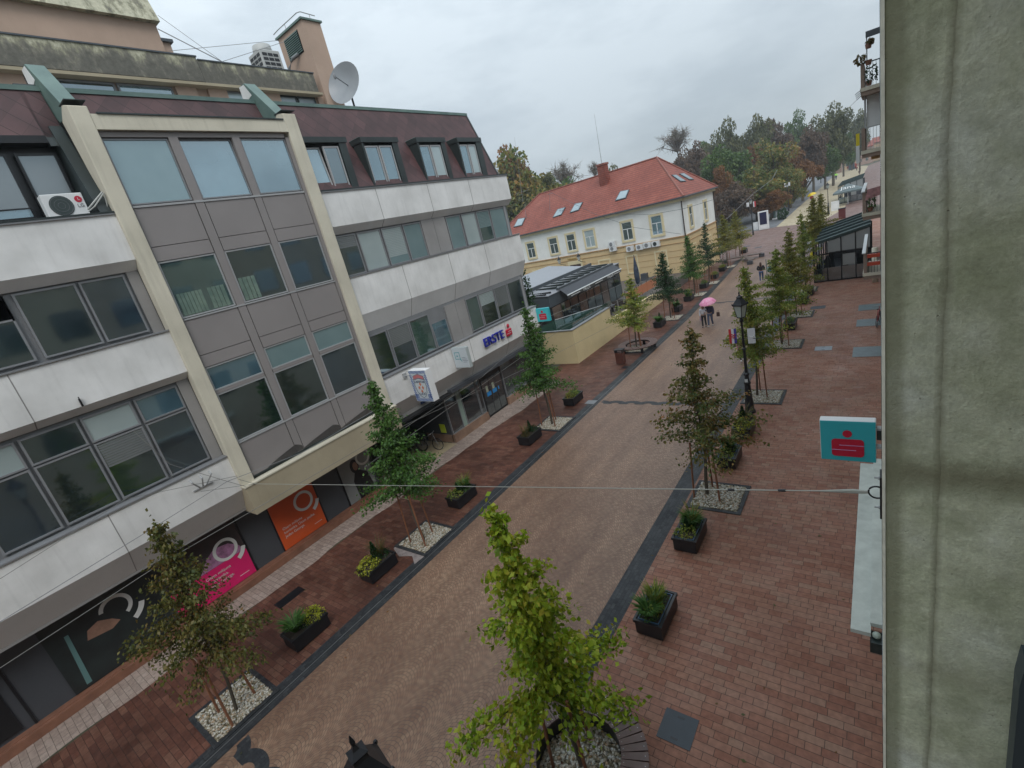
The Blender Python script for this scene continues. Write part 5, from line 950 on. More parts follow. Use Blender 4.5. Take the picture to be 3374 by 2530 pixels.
# ------------------------------------------------------------------ glass cafes on the right
def pavilion(lab, x0, x1, y0, y1, zl, zh, seg, detail=True):
    t = thing('glass_cafe', lab, 'café', ((x0+x1)/2, y0, 0))
    MB().prism([(x0, y0, zl), (x1, y0, zh), (x1, y1, zh), (x0, y1, zl)], (0, 0, .06)).build('roof', mat('green_roof_panel', (.045, .075, .075), .35, var=.15), t)
    rb_ = MB()
    for k in range(seg+1): y = y0+(y1-y0)*k/seg; rb_.prism([(x0-.05, y-.06, zl+.05), (x1, y-.06, zh+.05), (x1, y-.06, zh+.22), (x0-.05, y-.06, zl+.22)], (0, .12, 0))
    rb_.split('roof_beam', mat('roof_beam_green', (.03, .05, .05), .4), t)
    f = MB().box(x0, x1, y0, y0+.08, 0, .12)
    for k in range(5): x = x0+(x1-x0)*k/4; f.box(x-.04, x+.04, y0-.005, y0+.085, 0, zl+(zh-zl)*k/4)
    f.box(x0, x1, y0, y0+.08, 2.25, 2.35)
    for k in range(seg+1): y = y0+(y1-y0)*k/seg; f.box(x0, x0+.08, y-.04, y+.04, 0, zl)
    f.split('frame_post', M_black, t)
    MB().box(x0+.05, x1, y0+.02, y0+.05, .12, 1.15).box(x0+.02, x0+.05, y0, y1, .12, 1.15).build('base_glass', glass('smoked_glass', (.012, .02, .02), .08, 1., (.02, .03, .03)), t)
    MB().box(x0+.3, x1, y1-.3, y1-.2, 0, zl).build('back_wall', M_dgrey, t); MB().box(x0, x1, y0, y1, .01, .02).build('floor', M_dgrey, t)
    MB().prism([(x0+.9, y0+.03, 2.4), (x1, y0+.03, 2.4), (x1, y0+.03, zh-.05), (x0+.9, y0+.03, zl+.15)], (0, .02, 0)).build('clear_panel', mat('milky_panel', (.26, .27, .27), .3), t)
    MB().box(x0+2.0, x0+2.9, y0+.06, y0+.1, 1.2, 2.1).build('light_screen', mat('milky_panel', (.3, .31, .31)), t)
    return t
pavilion('nearer glass café pavilion with sloping green ribbed roof', -4.45, -.62, 47.6, 58.5, 3.1, 3.95, 5)
for i, (x, y) in enumerate(((-3.6, 49), (-2.4, 48.8), (-1.3, 49.2), (-3.5, 51))):
    c = thing('cafe_chair', ['high-backed dark chair at the left inside the nearer glass café', 'tall dark wrapped figure-shaped chair cover in the middle of the glass café front', 'dark high-backed seat nearest the wall inside the glass café', 'dark chair in the second row inside the glass café'][i], 'chair', (x, y, 0))
    MB().box(x-.28, x+.28, y-.25, y+.25, .05, .5).build('seat', M_black, c, bevel=.05); MB().prism([(x-.3, y+.2, .5), (x+.3, y+.2, .5), (x+.22, y+.2, 1.5), (x, y+.2, 2.0), (x-.22, y+.2, 1.5)], (0, .1, 0)).build('backrest', M_black, c)
ap = gr(2700+190*.265, 480+620*.265, 2.5)
pavilion('farther glass café pavilion with dark ribbed roof behind the advertising parasol', -6.6, -2.6, 120, 134, 3.3, 4.0, 5)
jp = gr(2700+355*.265, 480+725*.265)
t = thing('parasol', 'large open grey-green advertising parasol reading Jana beside the farther café', 'parasol', (jp.x, jp.y, 0))
MB().tube([(jp.x, jp.y, 0), (jp.x, jp.y, 3.6)], .07, 8).build('pole', M_lgrey, t)
cn = MB(); rad = 2.25; zc = 2.5; q = [(jp.x+rad*sx_, jp.y+rad*sy_, zc) for sx_, sy_ in ((-1, -.9), (1, -.9), (1, .9), (-1, .9))]; cn.add(q+[(jp.x, jp.y, 3.75)]+[(a, b_, c-.28) for a, b_, c in q], [(0, 1, 4), (1, 2, 4), (2, 3, 4), (3, 0, 4), (0, 5, 6, 1), (1, 6, 7, 2), (2, 7, 8, 3), (3, 8, 5, 0)])
cn.build('canopy', mat('parasol_green', (.10, .13, .135), .6), t)
text_obj('parasol_letters', 'Jana', 1.25, M_wht, (jp.x+.1, jp.y-1.2, zc+.62), (1, 0, 0), (0, 2.03, 1.25), t, .01, 1.15)
# ================================================================== STREET TREES
M_bark = mat('bark', (.09, .075, .055), .9, var=.4, vscale=12); M_stake = mat('stake_wood', (.22, .09, .045), .7, var=.3, vscale=6)
def street_tree(seed, nbr=46, per=95, size=.095, H=6.0, wide=1.15, base=2.0, lean=0., ragged=.55):
    r = np.random.default_rng(seed); rr = random.Random(seed); wood = MB()
    tr = [Vector((lean*(z/H)**2+.06*math.sin(z*1.1+seed), .05*math.sin(z*1.7+seed*2), z)) for z in np.linspace(0, H*.97, 12)]
    wood.tube(tr, [max(.008, .055*(1-i/11.5)) for i in range(12)], 6)
    def at(z): f = z/(H*.97)*11; i = min(10, int(f)); return tr[i].lerp(tr[i+1], f-i)
    C = []; D = []
    for k in range(nbr):
        f = (k+.5)/nbr; z = base-.15+(H-base)*f**1.05; az = k*2.399+rr.uniform(-.4, .4)
        prof = (.66+.34*min(1, f*8))*(1-f)**1.35+.07
        L_ = wide*1.32*prof*rr.uniform(ragged, 1.75-ragged)*(1+.15*math.sin(k*1.7+seed)) + .10
        up = .25+.8*f+rr.uniform(-.15, .2); d = Vector((math.cos(az), math.sin(az), up)).normalized(); p = at(z); path = [p]
        for j in range(1, 6):
            d2 = (d+Vector((rr.uniform(-.15, .15), rr.uniform(-.15, .15), -.09*j))).normalized(); path.append(path[-1]+d2*L_/5)
        wood.tube(path, [max(.003, .014*(1-j/6)) for j in range(6)], 4, cap=False)
        n = int(per*(.12+.95*(L_/wide)**1.4)); t = r.uniform(.08, 1.04, n); idx = np.clip((t*5).astype(int), 0, 4); fr = t*5-idx
        A = np.array([tuple(q) for q in path]); c = A[idx]*(1-fr)[:, None]+A[idx+1]*fr[:, None]
        sp = .05+.13*(1-f)*np.minimum(1, t+.3); c = c+r.normal(size=(n, 3))*sp[:, None]*np.array([1, 1, .6]); C.append(c)
        D.append(np.tile(np.array([d.x, d.y, 0]), (n, 1))+r.normal(size=(n, 3))*.5)
    top = at(H*.97); c = np.array(top)+r.normal(size=(50, 3))*np.array([.035, .035, .3]); C.append(c-np.array([0, 0, .15])); D.append(r.normal(size=(50, 3)))
    v, f = leaves(np.concatenate(C), np.concatenate(D), size, r, .8)
    return wood, v, f
TV = []
for s in range(5):
    w_, v, f = street_tree(s+3, nbr=56 if s != 4 else 44, per=225 if s != 4 else 200, size=.10, wide=(1.1, 1.2, 1.0, 1.3, 1.2)[s], lean=(0, .2, -.1, .1, 0)[s])
    wo = w_.build('trunk', M_bark); me = mesh_np('crown', v, f, L_green); TV.append((wo.data, me)); bpy.data.objects.remove(wo)
wst = MB()
stk = [(-.42, -.30), (.42, -.30), (0, .48)]
sm_ = []
for a in stk: sm_.append(MB().tube([(a[0], a[1], 0), (a[0]*.8, a[1]*.8, 2.15)], .032, 6))
sme = []
for q in sm_: o = q.build('stake', M_stake); sme.append(o.data); bpy.data.objects.remove(o)
o = MB().tube([(stk[0][0]*.82, stk[0][1]*.82, 2.0), (stk[1][0]*.82, stk[1][1]*.82, 2.0), (stk[2][0]*.82, stk[2][1]*.82, 2.0), (stk[0][0]*.82, stk[0][1]*.82, 2.0)], .018, 5).build('tie_rail', mat('tie_rail', (.30, .24, .18), .7)); tie = o.data; bpy.data.objects.remove(o)
def mkobj(name, me, par, mt=None):
    o = bpy.data.objects.new(name, me); COL.objects.link(o); o.parent = par
    if mt: o.material_slots[0].link = 'OBJECT'; o.material_slots[0].material = mt
    return o
def tree(x, y, var, lm, label, rz=0., h=1., w=1., tilt=(0, 0)):
    t = thing('street_tree', label, 'tree', (x, y, 0), 'young street trees tied to stakes'); 
    a = mkobj('trunk', TV[var][0], t); c = mkobj('crown', TV[var][1], t, lm)
    for q in (a, c): q.rotation_euler = (tilt[0], tilt[1], rz); q.scale = (w, w, h)
    for m_ in sme: mkobj('stake', m_, t)
    mkobj('tie_rail', tie, t); return t
tree(-13.45, 1.95, 3, L_olive, 'brown-olive dense street tree at the lower left hiding the pink poster', .3, .98, .86, (.0, .10))
tree(-13.65, 9.15, 0, L_green, 'bright green street tree in front of the beige canopy', 1.1, 1.08, 1.05)
tree(-13.9, 19.1, 2, L_green, 'mid green slim street tree in front of the blue bank lettering', 2.2, 1.07, 1.1)
tree(-13.95, 31.6, 1, L_mid, 'yellow-green street tree standing inside the far round bench', .5, .86, 1.1)
tree(-14.2, 39.8, 0, L_deep, 'blackish green street tree beyond the round bench by the sloping wall', 2.9, .93, 1.1)
tree(-14.5, 48.2, 2, L_green, 'green street tree in front of the house corner', .9, .97, 1.15)
tree(-14.4, 53.4, 4, L_deep, 'sparse dark street tree in front of the right end of the house', 1.9, 1.05, 1.05)
tree(-14.6, 62.4, 3, L_gold, 'yellowish street tree beside the wooden bench', 4.0, 1.03, 1.15)
tree(-14.7, 69.6, 1, L_gold, 'last and farthest golden street tree of the left row', 3.0, .98, 1.2)
tree(-4.7, 14.5, 4, L_bronze, 'reddish-brown street tree on the right row behind the span wire', 2.0, 1.0, 1.15)
tree(-4.65, 23.3, 2, L_mid, 'street tree directly behind the black lamp post with flags', .4, 1.03, 1.05)
tree(-4.7, 31.0, 3, L_mid, 'broad yellow-green street tree just beyond the lamp post with flags', 1.4, .94, 1.1)
tree(-4.72, 37.6, 1, L_gold, 'street tree with orange tip, fourth beyond the near bench on the right row', 3.3, .97, 1.0)
tree(-4.9, 45.2, 4, L_mid, 'thin street tree beside the second lamp post', 5.1, 1.02, 1.0)
tree(-5.2, 57.5, 0, L_gold, 'golden street tree rising above the nearer café roof', 1.2, 1.05, 1.25); tree(-5.4, 66, 2, L_gold, 'farthest golden street tree of the right row', 2.7, 1.0, 1.3)
# the near lime-green tree gets its own, leafier crown
w_, v, f = street_tree(21, nbr=44, per=300, size=.115, H=5.9, wide=1.08, base=1.75, lean=-.35, ragged=.33)
t = thing('street_tree', 'large lime-green street tree at the bottom of the picture, growing through the near round bench', 'tree', (-4.72, 4.85, 0), 'young street trees tied to stakes')
wo = w_.build('trunk', M_bark, None); wo.parent = t; co = bpy.data.objects.new('crown', mesh_np('crown_near', v, f, L_lime)); COL.objects.link(co); co.parent = t
for q in (wo, co): q.rotation_euler = (0, 0, .6)
for m_ in sme: mkobj('stake', m_, t)
mkobj('tie_rail', tie, t)
# ------------------------------------------------------------------ gravel beds
def gravel_mesh(seed, n, half, rad=None, s0=.022, s1=.045):
    r = np.random.default_rng(seed)
    base = np.array([(1, 0, 0), (0, 1, 0), (-1, 0, 0), (0, -1, 0), (0, 0, .6), (0, 0, -.6)], float); tri = np.array([(0, 1, 4), (1, 2, 4), (2, 3, 4), (3, 0, 4), (1, 0, 5), (2, 1, 5), (3, 2, 5), (0, 3, 5)])
    if rad: a = r.uniform(0, 2*np.pi, n); q = rad*np.sqrt(r.uniform(0, 1, n)); c = np.stack([q*np.cos(a), q*np.sin(a), r.uniform(.02, .05, n)], 1)
    else: c = np.stack([r.uniform(-half, half, n), r.uniform(-half, half, n), r.uniform(.015, .045, n)], 1)
    an = r.uniform(0, 6.28, n); s = r.uniform(s0, s1, n); el = r.uniform(1, 1.7, n); V = []
    bx_ = base[None]*s[:, None, None]*np.stack([el, np.ones(n), np.ones(n)*.8], 1)[:, None, :]
    x = bx_[..., 0]*np.cos(an)[:, None]-bx_[..., 1]*np.sin(an)[:, None]; y = bx_[..., 0]*np.sin(an)[:, None]+bx_[..., 1]*np.cos(an)[:, None]
    v = np.stack([x, y, bx_[..., 2]], -1)+c[:, None, :]; f = tri[None]+6*np.arange(n)[:, None, None]
    return v.reshape(-1, 3), f.reshape(-1, 3)
def stonemat():
    M = bpy.data.materials.new('pebbles'); M.use_nodes = True; N, L, b = nt(M); ge = N.new('ShaderNodeNewGeometry')
    L.new(ramp(N, L, ge.outputs['Random Per Island'], [(0, (.10, .085, .05)), (.2, (.25, .21, .13)), (.45, (.42, .39, .32)), (.7, (.56, .55, .51)), (.9, (.33, .20, .09)), (1, (.62, .62, .6))]), b.inputs['Base Color']); b.inputs['Roughness'].default_value = .45; MATS['pebbles'] = M; return M
M_peb = stonemat()
v, f = gravel_mesh(4, 2400, .72); GM = mesh_np('gravel', v, f, M_peb); v, f = gravel_mesh(5, 2000, 0, .84, .026, .05); GC = mesh_np('gravel', v, f, M_peb)
o = MB().box(-.86, .86, -.86, -.74, 0, .03).box(-.86, .86, .74, .86, 0, .03).box(-.86, -.74, -.74, .74, 0, .03).box(.74, .86, -.74, .74, 0, .03).build('edging', M_dark); EM = o.data; bpy.data.objects.remove(o)
o = MB().box(-.74, .74, -.74, .74, 0, .014).build('soil', mat('bed_soil', (.10, .08, .05), .9)); SM = o.data; bpy.data.objects.remove(o)
def bed(x, y, lab):
    t = thing('tree_bed', lab, 'tree bed', (x, y, .004), 'square gravel beds round the street trees')
    mkobj('edging', EM, t); mkobj('soil', SM, t); q = mkobj('gravel', GM, t); q['kind'] = 'stuff'
for x, y, lab in ((-13.7, 1.98, 'square pebble bed at the bottom left under the brown-olive tree'), (-13.72, 9.3, 'square pebble bed under the bright green tree with pale efflorescence on its near edge'), (-13.8, 19.2, 'square pebble bed beside the planter below the blue bank lettering'), (-13.95, 31.6, 'square pebble bed under the far round bench'),
                  (-14.1, 39.8, 'pebble bed at the foot of the blackish green tree'), (-14.3, 48.2, 'pebble bed at the foot of the tree before the house corner'), (-14.3, 53.4, 'pebble bed at the foot of the sparse dark tree'), (-14.5, 62.4, 'pebble bed beside the wooden bench'),
                  (-4.4, 14.5, 'square pebble bed under the reddish-brown tree'), (-4.4, 23.1, 'square pebble bed right behind the lamp post with flags'), (-4.45, 31.0, 'square pebble bed under the broad yellow-green tree of the right row'), (-4.5, 37.6, 'square pebble bed beside the rearmost drain cover of the right pavement'), (-4.9, 45.2, 'pebble bed under the thin tree by the second lamp post')): bed(x, y, lab)
st_ = MB().add([(-14.5, 8.35, .008), (-13.9, 8.1, .008), (-13.4, 8.3, .008), (-12.95, 8.0, .008), (-12.9, 8.44, .008), (-14.55, 8.44, .008)], [(0, 1, 2, 3, 4, 5)]); 
struct('limescale_patch', st_, mat('limescale', (.26, .22, .21), .8, var=.4, vscale=5))
# ------------------------------------------------------------------ round benches
def round_bench(x, y, lab, n=44, ro=1.32, ri=.84, big=True):
    t = thing('round_bench', lab, 'bench', (x, y, 0), 'round slatted benches around trees')
    MB().lathe([(ri+.03, .0), (ri+.03, .40), (ri, .40), (ri, 0)], (x, y, 0), 40, 0, False).build('inner_drum', M_iron, t) if big else MB().lathe([(ri+.03, .33), (ri+.03, .40), (ri, .40), (ri, .33), (ri+.03, .33)], (x, y, 0), 40, 0, False).build('inner_ring', M_iron, t)
    MB().lathe([(ro-.1, .34), (ro-.1, .40), (ro-.14, .40), (ro-.14, .34), (ro-.1, .34)], (x, y, 0), 40, 0, False).build('outer_ring', M_iron, t)
    wood = mat('slat_wood', (.12, .07, .06), .4, var=.35, vscale=2.5); sl_ = MB(); bt = MB()
    for k in range(n):
        a = 2*math.pi*k/n; w = 2*math.pi*ri/n*.90/2; w2 = 2*math.pi*ro/n*.76/2; ca, sa = math.cos(a), math.sin(a); f = lambda r, q: (x+r*ca-q*sa, y+r*sa+q*ca, .405)
        sl_.prism([f(ri-.02, -w), f(ro, -w2*1.1), f(ro, w2*1.1), f(ri-.02, w)], (0, 0, .04))
        for r_ in (ri+.03, ro-.06): c = f(r_, 0); bt.box(c[0]-.006, c[0]+.006, c[1]-.006, c[1]+.006, .445, .450)
    sl_.build('slats', wood, t); bt.build('screw_heads', mat('screw', (.4, .4, .4), .3, metal=.8), t)
    for k in range(5):
        a = 2*math.pi*k/5+.3; c = (x+(ro-.25)*math.cos(a), y+(ro-.25)*math.sin(a)); MB().box(c[0]-.09, c[0]+.09, c[1]-.04, c[1]+.04, 0, .34).build('leg', M_iron, t)
    return t
round_bench(-4.62, 4.78, 'near round bench of radial brown slats cut by the bottom edge of the picture'); round_bench(-13.9, 31.55, 'far round slatted bench around the yellow-green tree beside the litter bin', 36, 1.4, .88, False)
q = bpy.data.objects.new('gravel', GC); COL.objects.link(q); q.location = (-4.62, 4.78, .0); tag(q, 'pebbles filling the near round bench', 'gravel', None, 'stuff')
p = gr(2048, 1198); t = thing('litter_bin', 'rusty brown rectangular litter bin with open top next to the far round bench', 'litter bin', (p.x, p.y, 0)); M_rb = mat('bin_brown', (.10, .035, .025), .5, var=.3)
MB().box(p.x-.27, p.x+.27, p.y-.2, p.y+.2, .05, .82).build('body', M_rb, t); MB().box(p.x-.29, p.x-.24, p.y-.2, p.y+.2, .82, 1.0).box(p.x+.24, p.x+.29, p.y-.2, p.y+.2, .82, 1.0).box(p.x-.31, p.x+.31, p.y-.23, p.y+.23, 1.0, 1.04).build('hood', M_iron, t)
# ------------------------------------------------------------------ planters
M_pbox = mat('planter_black', (.012, .013, .016), .38, var=.3, vscale=3)
o = MB().box(-.33, .33, -.58, .58, .05, .40).box(-.36, .36, -.61, -.55, .40, .48).box(-.36, .36, .55, .61, .40, .48).box(-.36, -.30, -.55, .55, .40, .48).box(.30, .36, -.55, .55, .40, .48).box(-.28, .28, -.5, .5, 0, .05).build('box', M_pbox, None, bevel=.012); PB = o.data; bpy.data.objects.remove(o)
o = MB().box(-.30, .30, -.55, .55, .40, .44).build('soil', mat('soil', (.03, .022, .015), .9)); PSO = o.data; bpy.data.objects.remove(o)
o = MB().box(-.265, .265, -.52, -.50, .44, .475).box(-.265, .265, .50, .52, .44, .475).box(-.265, -.245, -.5, .5, .44, .475).box(.245, .265, -.5, .5, .44, .475).build('inner_tray', mat('tray_blue', (.05, .10, .17), .4)); TRY = o.data; bpy.data.objects.remove(o)
def pm(name, vf, mt): return mesh_np(name, vf[0], vf[1], mt)
def cone_plant(seed, n, r0, h, size):
    r = np.random.default_rng(seed); z = r.uniform(0, 1, n); a = r.uniform(0, 6.28, n); q = r0*(1-z)*r.uniform(.6, 1, n)+.01
    c = np.stack([q*np.cos(a), q*np.sin(a), z*h], 1); return leaves(c, np.stack([np.cos(a), np.sin(a), np.ones(n)*1.5], 1), size, r, -.6)
def blades(seed, n, h, spread, w=.012):
    r = np.random.default_rng(seed); a = r.uniform(0, 6.28, n); q = r.uniform(0, .12, n); b0 = np.stack([q*np.cos(a), q*np.sin(a), np.zeros(n)], 1); d = np.stack([np.cos(a)*spread, np.sin(a)*spread, np.ones(n)], 1)*(h*r.uniform(.5, 1.1, n))[:, None]
    s = np.stack([-np.sin(a), np.cos(a), np.zeros(n)], 1)*w; m_ = b0+d*np.array([.45, .45, .75]); v = np.stack([b0-s, b0+s, m_+s, m_-s, m_-s, m_+s, b0+d+s*.1, b0+d-s*.1], 1).reshape(-1, 3); return v, np.arange(n*8).reshape(n*2, 4)
PLM = dict(conif=pm('dwarf_conifer', cone_plant(1, 420, .17, .62, .07), L_deep), bush=pm('bush', leafball(420, (.26, .26, .2), 2, .06), L_green), ball=pm('box_ball', leafball(520, (.24, .24, .24), 9, .05), L_green), trail=pm('trailing_shrub', leafball(620, (.34, .36, .22), 3, .065), L_yel), grass=pm('grass_tuft', blades(4, 200, .62, .45), L_mid), dry=pm('dry_grass', blades(6, 90, .6, .7, .008), L_rust), fern=pm('fern', blades(8, 170, .42, 1.0, .02), L_green))
KINDS = {'A': [('trail', -.34, .16, 1.1, L_yel), ('conif', .05, .1, 1.15, L_deep), ('dry', .25, .1, 1, L_rust), ('bush', .38, .12, .8, L_deep)], 'B': [('trail', .28, .16, 1., L_yel), ('fern', -.25, .05, 1, L_green), ('bush', -.02, .12, .8, L_deep)], 'C': [('conif', .1, .1, 1.0, L_deep), ('fern', -.3, .05, 1.1, L_green), ('bush', .35, .1, .8, L_green)],
         'D': [('grass', .05, .05, .95, L_mid), ('bush', .3, .1, .95, L_green), ('fern', -.3, .05, .9, L_green), ('bush', -.12, .08, 1.0, L_mid), ('trail', -.35, .08, .6, L_green)], 'E': [('ball', -.1, .2, 1.15, L_green), ('bush', .3, .12, .9, L_mid)], 'F': [('fern', .2, .05, .9, L_green), ('conif', -.1, .05, .75, L_deep), ('bush', .25, .1, 1.15, L_green), ('bush', -.3, .1, 1.1, L_mid), ('dry', .35, .05, .9, L_gold)],
         'G': [('bush', 0, .1, 1.3, L_mid), ('bush', .3, .1, 1, L_green), ('trail', -.28, .1, .8, L_gold)], 'H': [('dry', -.3, .05, .9, L_rust), ('trail', -.3, .1, .6, L_rust), ('conif', .08, .05, 1, L_deep), ('bush', .35, .12, .9, L_deep)]}
def planter(x, y, kind, lab, rz=0., tray=False):
    t = thing('planter', lab, 'planter', (x, y, 0), 'black flower boxes along the street', rz)
    mkobj('box', PB, t); mkobj('soil', PSO, t)
    if tray: mkobj('inner_tray', TRY, t)
    for i, (k, yy, z, s, mt) in enumerate(KINDS[kind]):
        q = mkobj(PLM[k].name.split('.')[0], PLM[k], t, mt); q.location = (rnd.uniform(-.05, .05), yy, .44+z*.6); q.scale = (s, s, s); q.rotation_euler = (0, 0, rnd.uniform(0, 6))
for a in ((-13.95, -1.15, 'B', 'planter whose yellow-green shrub just shows at the bottom left edge'), (-13.85, 4.35, 'B', 'planter with lime shrub and blue-green conifer near the black drain grate'), (-13.95, 7.25, 'A', 'planter with big yellow shrub spilling over its near end, before the pebble bed'), (-13.9, 11.75, 'F', 'planter with ferns and dry flower heads crossed by the span wire'),
          (-14.0, 17.2, 'H', 'planter with orange and dark green shrubs beside the bed below the bank lettering'), (-14.1, 22.0, 'G', 'planter with low yellowish grass beside the pale drain cover'), (-14.35, 37.5, 'C', 'planter with small cone conifer just beyond the far round bench'), (-14.4, 42.3, 'C', 'planter with pointed conifer beside the blackish green tree'),
          (-14.5, 46.2, 'D', 'planter full of pale grass behind the pink umbrella couple'), (-14.5, 51.6, 'E', 'planter with a cone of box and yellow edging beyond the grass planter'), (-14.6, 56.2, 'G', 'fourth planter before the wooden bench, low green bush'), (-14.7, 60.4, 'G', 'planter with rusty green bush closest before the wooden bench'), (-14.7, 72.5, 'G', 'planter with yellow tops on the plaza behind the wooden bench')): planter(*a)
for a in ((-4.5, 8.75, 'D', 'planter with tall fresh grass and a blue inner tray, nearest of the right row', 0, True), (-4.6, 12.0, 'F', 'planter with fern and yellow-green leaves before the reddish-brown tree', 0, True), (-4.55, 16.9, 'F', 'planter behind the reddish-brown tree with a pale rim', 0, True), (-4.5, 19.3, 'A', 'planter with lime-yellow shrub at the foot of the lamp post with flags'),
          (-4.65, 34.4, 'E', 'planter with a clipped round box ball on the right row'), (-4.6, 41.0, 'G', 'large overgrown planter beyond the box-ball planter'), (-4.5, 43.6, 'G', 'overgrown planter close to the second lamp post')): planter(*a)
# wooden angled bench on the plaza
wb = gr(2470, 830); t = thing('wooden_bench', 'long branching wooden bench on concrete feet across the end of the left pavement', 'bench', (-13.5, 63, 0)); M_wb = mat('bench_wood', (.10, .065, .05), .5, var=.3)
pA, pB, pC, pD = gr(2385, 858, .4), gr(2452, 845, .4), gr(2507, 835, .4), gr(2468, 860, .4)
MB().prism([pA, pB+Vector((0, -.4, 0)), pD, pD+Vector((.5, .7, 0)), pB+Vector((0, .5, 0)), pA+Vector((0, .7, 0))], (0, 0, .08)).prism([pB+Vector((0, -.3, 0)), pC+Vector((0, -.4, 0)), pC+Vector((0, .5, 0)), pB+Vector((-.3, .6, 0))], (0, 0, .09)).build('seat', M_wb, t)
for p in (pA, pC, pD): MB().box(p.x-.2, p.x+.35, p.y-.15, p.y+.3, 0, .40).build('foot', M_dgrey, t)
# ------------------------------------------------------------------ lamps
def lamp(x, y, lab, H=5.47, rz=.5, twin=False, sc=1.):
    t = thing('street_lamp', lab, 'street lamp', (x, y, 0), 'black street lamps')
    prof = [(.24, 0), (.24, .08), (.2, .12), (.17, .5), (.135, 1.1), (.12, 1.35), (.15, 1.38), (.15, 1.44), (.10, 1.5), (.085, 1.75), (.12, 1.78), (.12, 1.84), (.065, 1.9), (.055, 2.9), (.08, 2.93), (.08, 3.0), (.05, 3.05), (.042, 4.15), (.07, 4.2), (.09, 4.26), (.05, 4.3), (.05, 4.36)]
    k = H/5.47; MB().lathe([(r*k, z*k) for r, z in prof], (x, y, 0), 16).build('pole', M_iron, t, smooth=False)
    c = (x, y, 0); g = MB().lathe([(.15*k, 4.40*k), (.265*k, 4.92*k)], c, 4, rz).build('glass', mat('lamp_glass', (.40, .44, .41), .25, var=.1), t)
    e = MB()
    for q in range(4):
        a = rz+q*math.pi/2; e.tube([(x+.15*k*math.cos(a), y+.15*k*math.sin(a), 4.38*k), (x+.27*k*math.cos(a), y+.27*k*math.sin(a), 4.94*k)], .014*k, 4)
    e.lathe([(.17*k, 4.36*k), (.17*k, 4.40*k)], c, 4, rz).build('frame', M_iron, t)
    MB().lathe([(.31*k, 4.90*k), (.31*k, 4.94*k), (.24*k, 5.02*k), (.12*k, 5.18*k), (.11*k, 5.22*k), (.13*k, 5.25*k), (.05*k, 5.30*k), (.02*k, 5.36*k), (.035*k, 5.40*k), (.005*k, 5.49*k)], c, 4, rz).build('roof', M_iron, t)
    for q in range(4): a = rz+q*math.pi/2; MB().ellipsoid((x+.3*k*math.cos(a), y+.3*k*math.sin(a), 4.96*k), (.03, .03, .04), 6, 4).build('corner_knob', M_iron, t)
    return t
lamp(-4.78, 1.44, 'top of the nearest black street lamp poking in at the bottom edge', 6.05, .55).location = (-4.78, 1.44, -.93)
t = lamp(-4.68, 21.4, 'black cast-iron street lamp carrying a tricolour flag and a white banner', 5.5, .35); MB().box(-4.68-.06, -4.68+.06, 21.24, 21.25, 1.5, 1.64).build('sticker', M_wht, t)
MB().tube([(-5.5, 21.4, 3.44), (-3.9, 21.4, 3.44)], .015, 5).build('banner_arm', M_iron, t)
LX = lambda px, py: at_y(px, py, 21.4)
def flagp(name, lab, cols, p0, p1, y, mts, arms=True):
    t = thing(name, lab, 'flag', ((p0.x+p1.x)/2, y, p0.z)); w = (p1.x-p0.x)/cols
    for i in range(cols):
        b = MB(); xs = [p0.x+w*i+w*j/3 for j in range(4)]; zs = [p0.z+(p1.z-p0.z)*k/6 for k in range(7)]; off = lambda x, z: y+.025*math.sin((x-p0.x)*9+z*3)
        vs = [(x, off(x, z), z) for z in zs for x in xs]+[(x, off(x, z)+.004, z) for z in zs for x in xs]; n = 28
        fs = [(r_*4+c_, r_*4+c_+1, r_*4+c_+5, r_*4+c_+4) for r_ in range(6) for c_ in range(3)]; fs += [tuple(n+q for q in f_) for f_ in fs]
        b.add(vs, fs).build(('stripe' if cols > 1 else 'cloth'), mts[i], t)
    return t
s3 = .3316; P3 = lambda a, c: LX(2200+a*s3, 850+c*s3)
M_fr = mat('flag_red', (.50, .02, .03), .6); M_fw = mat('flag_white', (.62, .62, .64), .6); M_fb = mat('flag_blue', (.07, .05, .30), .6)
tf = flagp('flag', 'red white and blue vertical flag with chequered shield on the lamp post', 3, P3(603, 708), P3(690, 845), 21.4, [M_fr, M_fw, M_fb]); c = P3(648, 775); sh = MB()
for i in range(4):
    for k in range(4):
        if (i+k) % 2 == 0: sh.box(c.x-.1+i*.05, c.x-.05+i*.05, 21.36, 21.365, c.z-.1+k*.05, c.z-.05+k*.05)
sh.build('chequered_shield', M_fr, tf)
tf = flagp('flag', 'white banner with faint grey emblem on the right arm of the lamp post', 1, P3(788, 700), P3(876, 845), 21.4, [M_fw]); c = P3(835, 775); MB().tube([(c.x-.08, 21.36, c.z+.03), (c.x-.03, 21.36, c.z-.03), (c.x+.04, 21.36, c.z-.03), (c.x+.09, 21.36, c.z+.04)], .018, 4).build('faint_emblem', M_lgrey, tf)
lamp(-5.3, 49.6, 'second black street lamp with a white banner in front of the nearer café', 5.0, .5)
for px0, py0, px1, py1, lab in ((2659, 796, 2675, 825, 'white banner hanging from the second street lamp'),):
    flagp('flag', lab, 1, at_y(px0, py0, 49.6), at_y(px1, py1, 49.6), 49.6, [M_fw])
yb_ = at_y(2676, 840, 49.8); tag(MB().ellipsoid(yb_, (.16, .12, .34), 8, 6).build('balloon', mat('flag_yellow', (.65, .52, .02), .4)), 'small yellow balloon-like sign below the white banner of the second lamp', 'balloon')
lamp(-7.2, 104, 'third black street lamp by the farther café parasol', 5.4, .4)
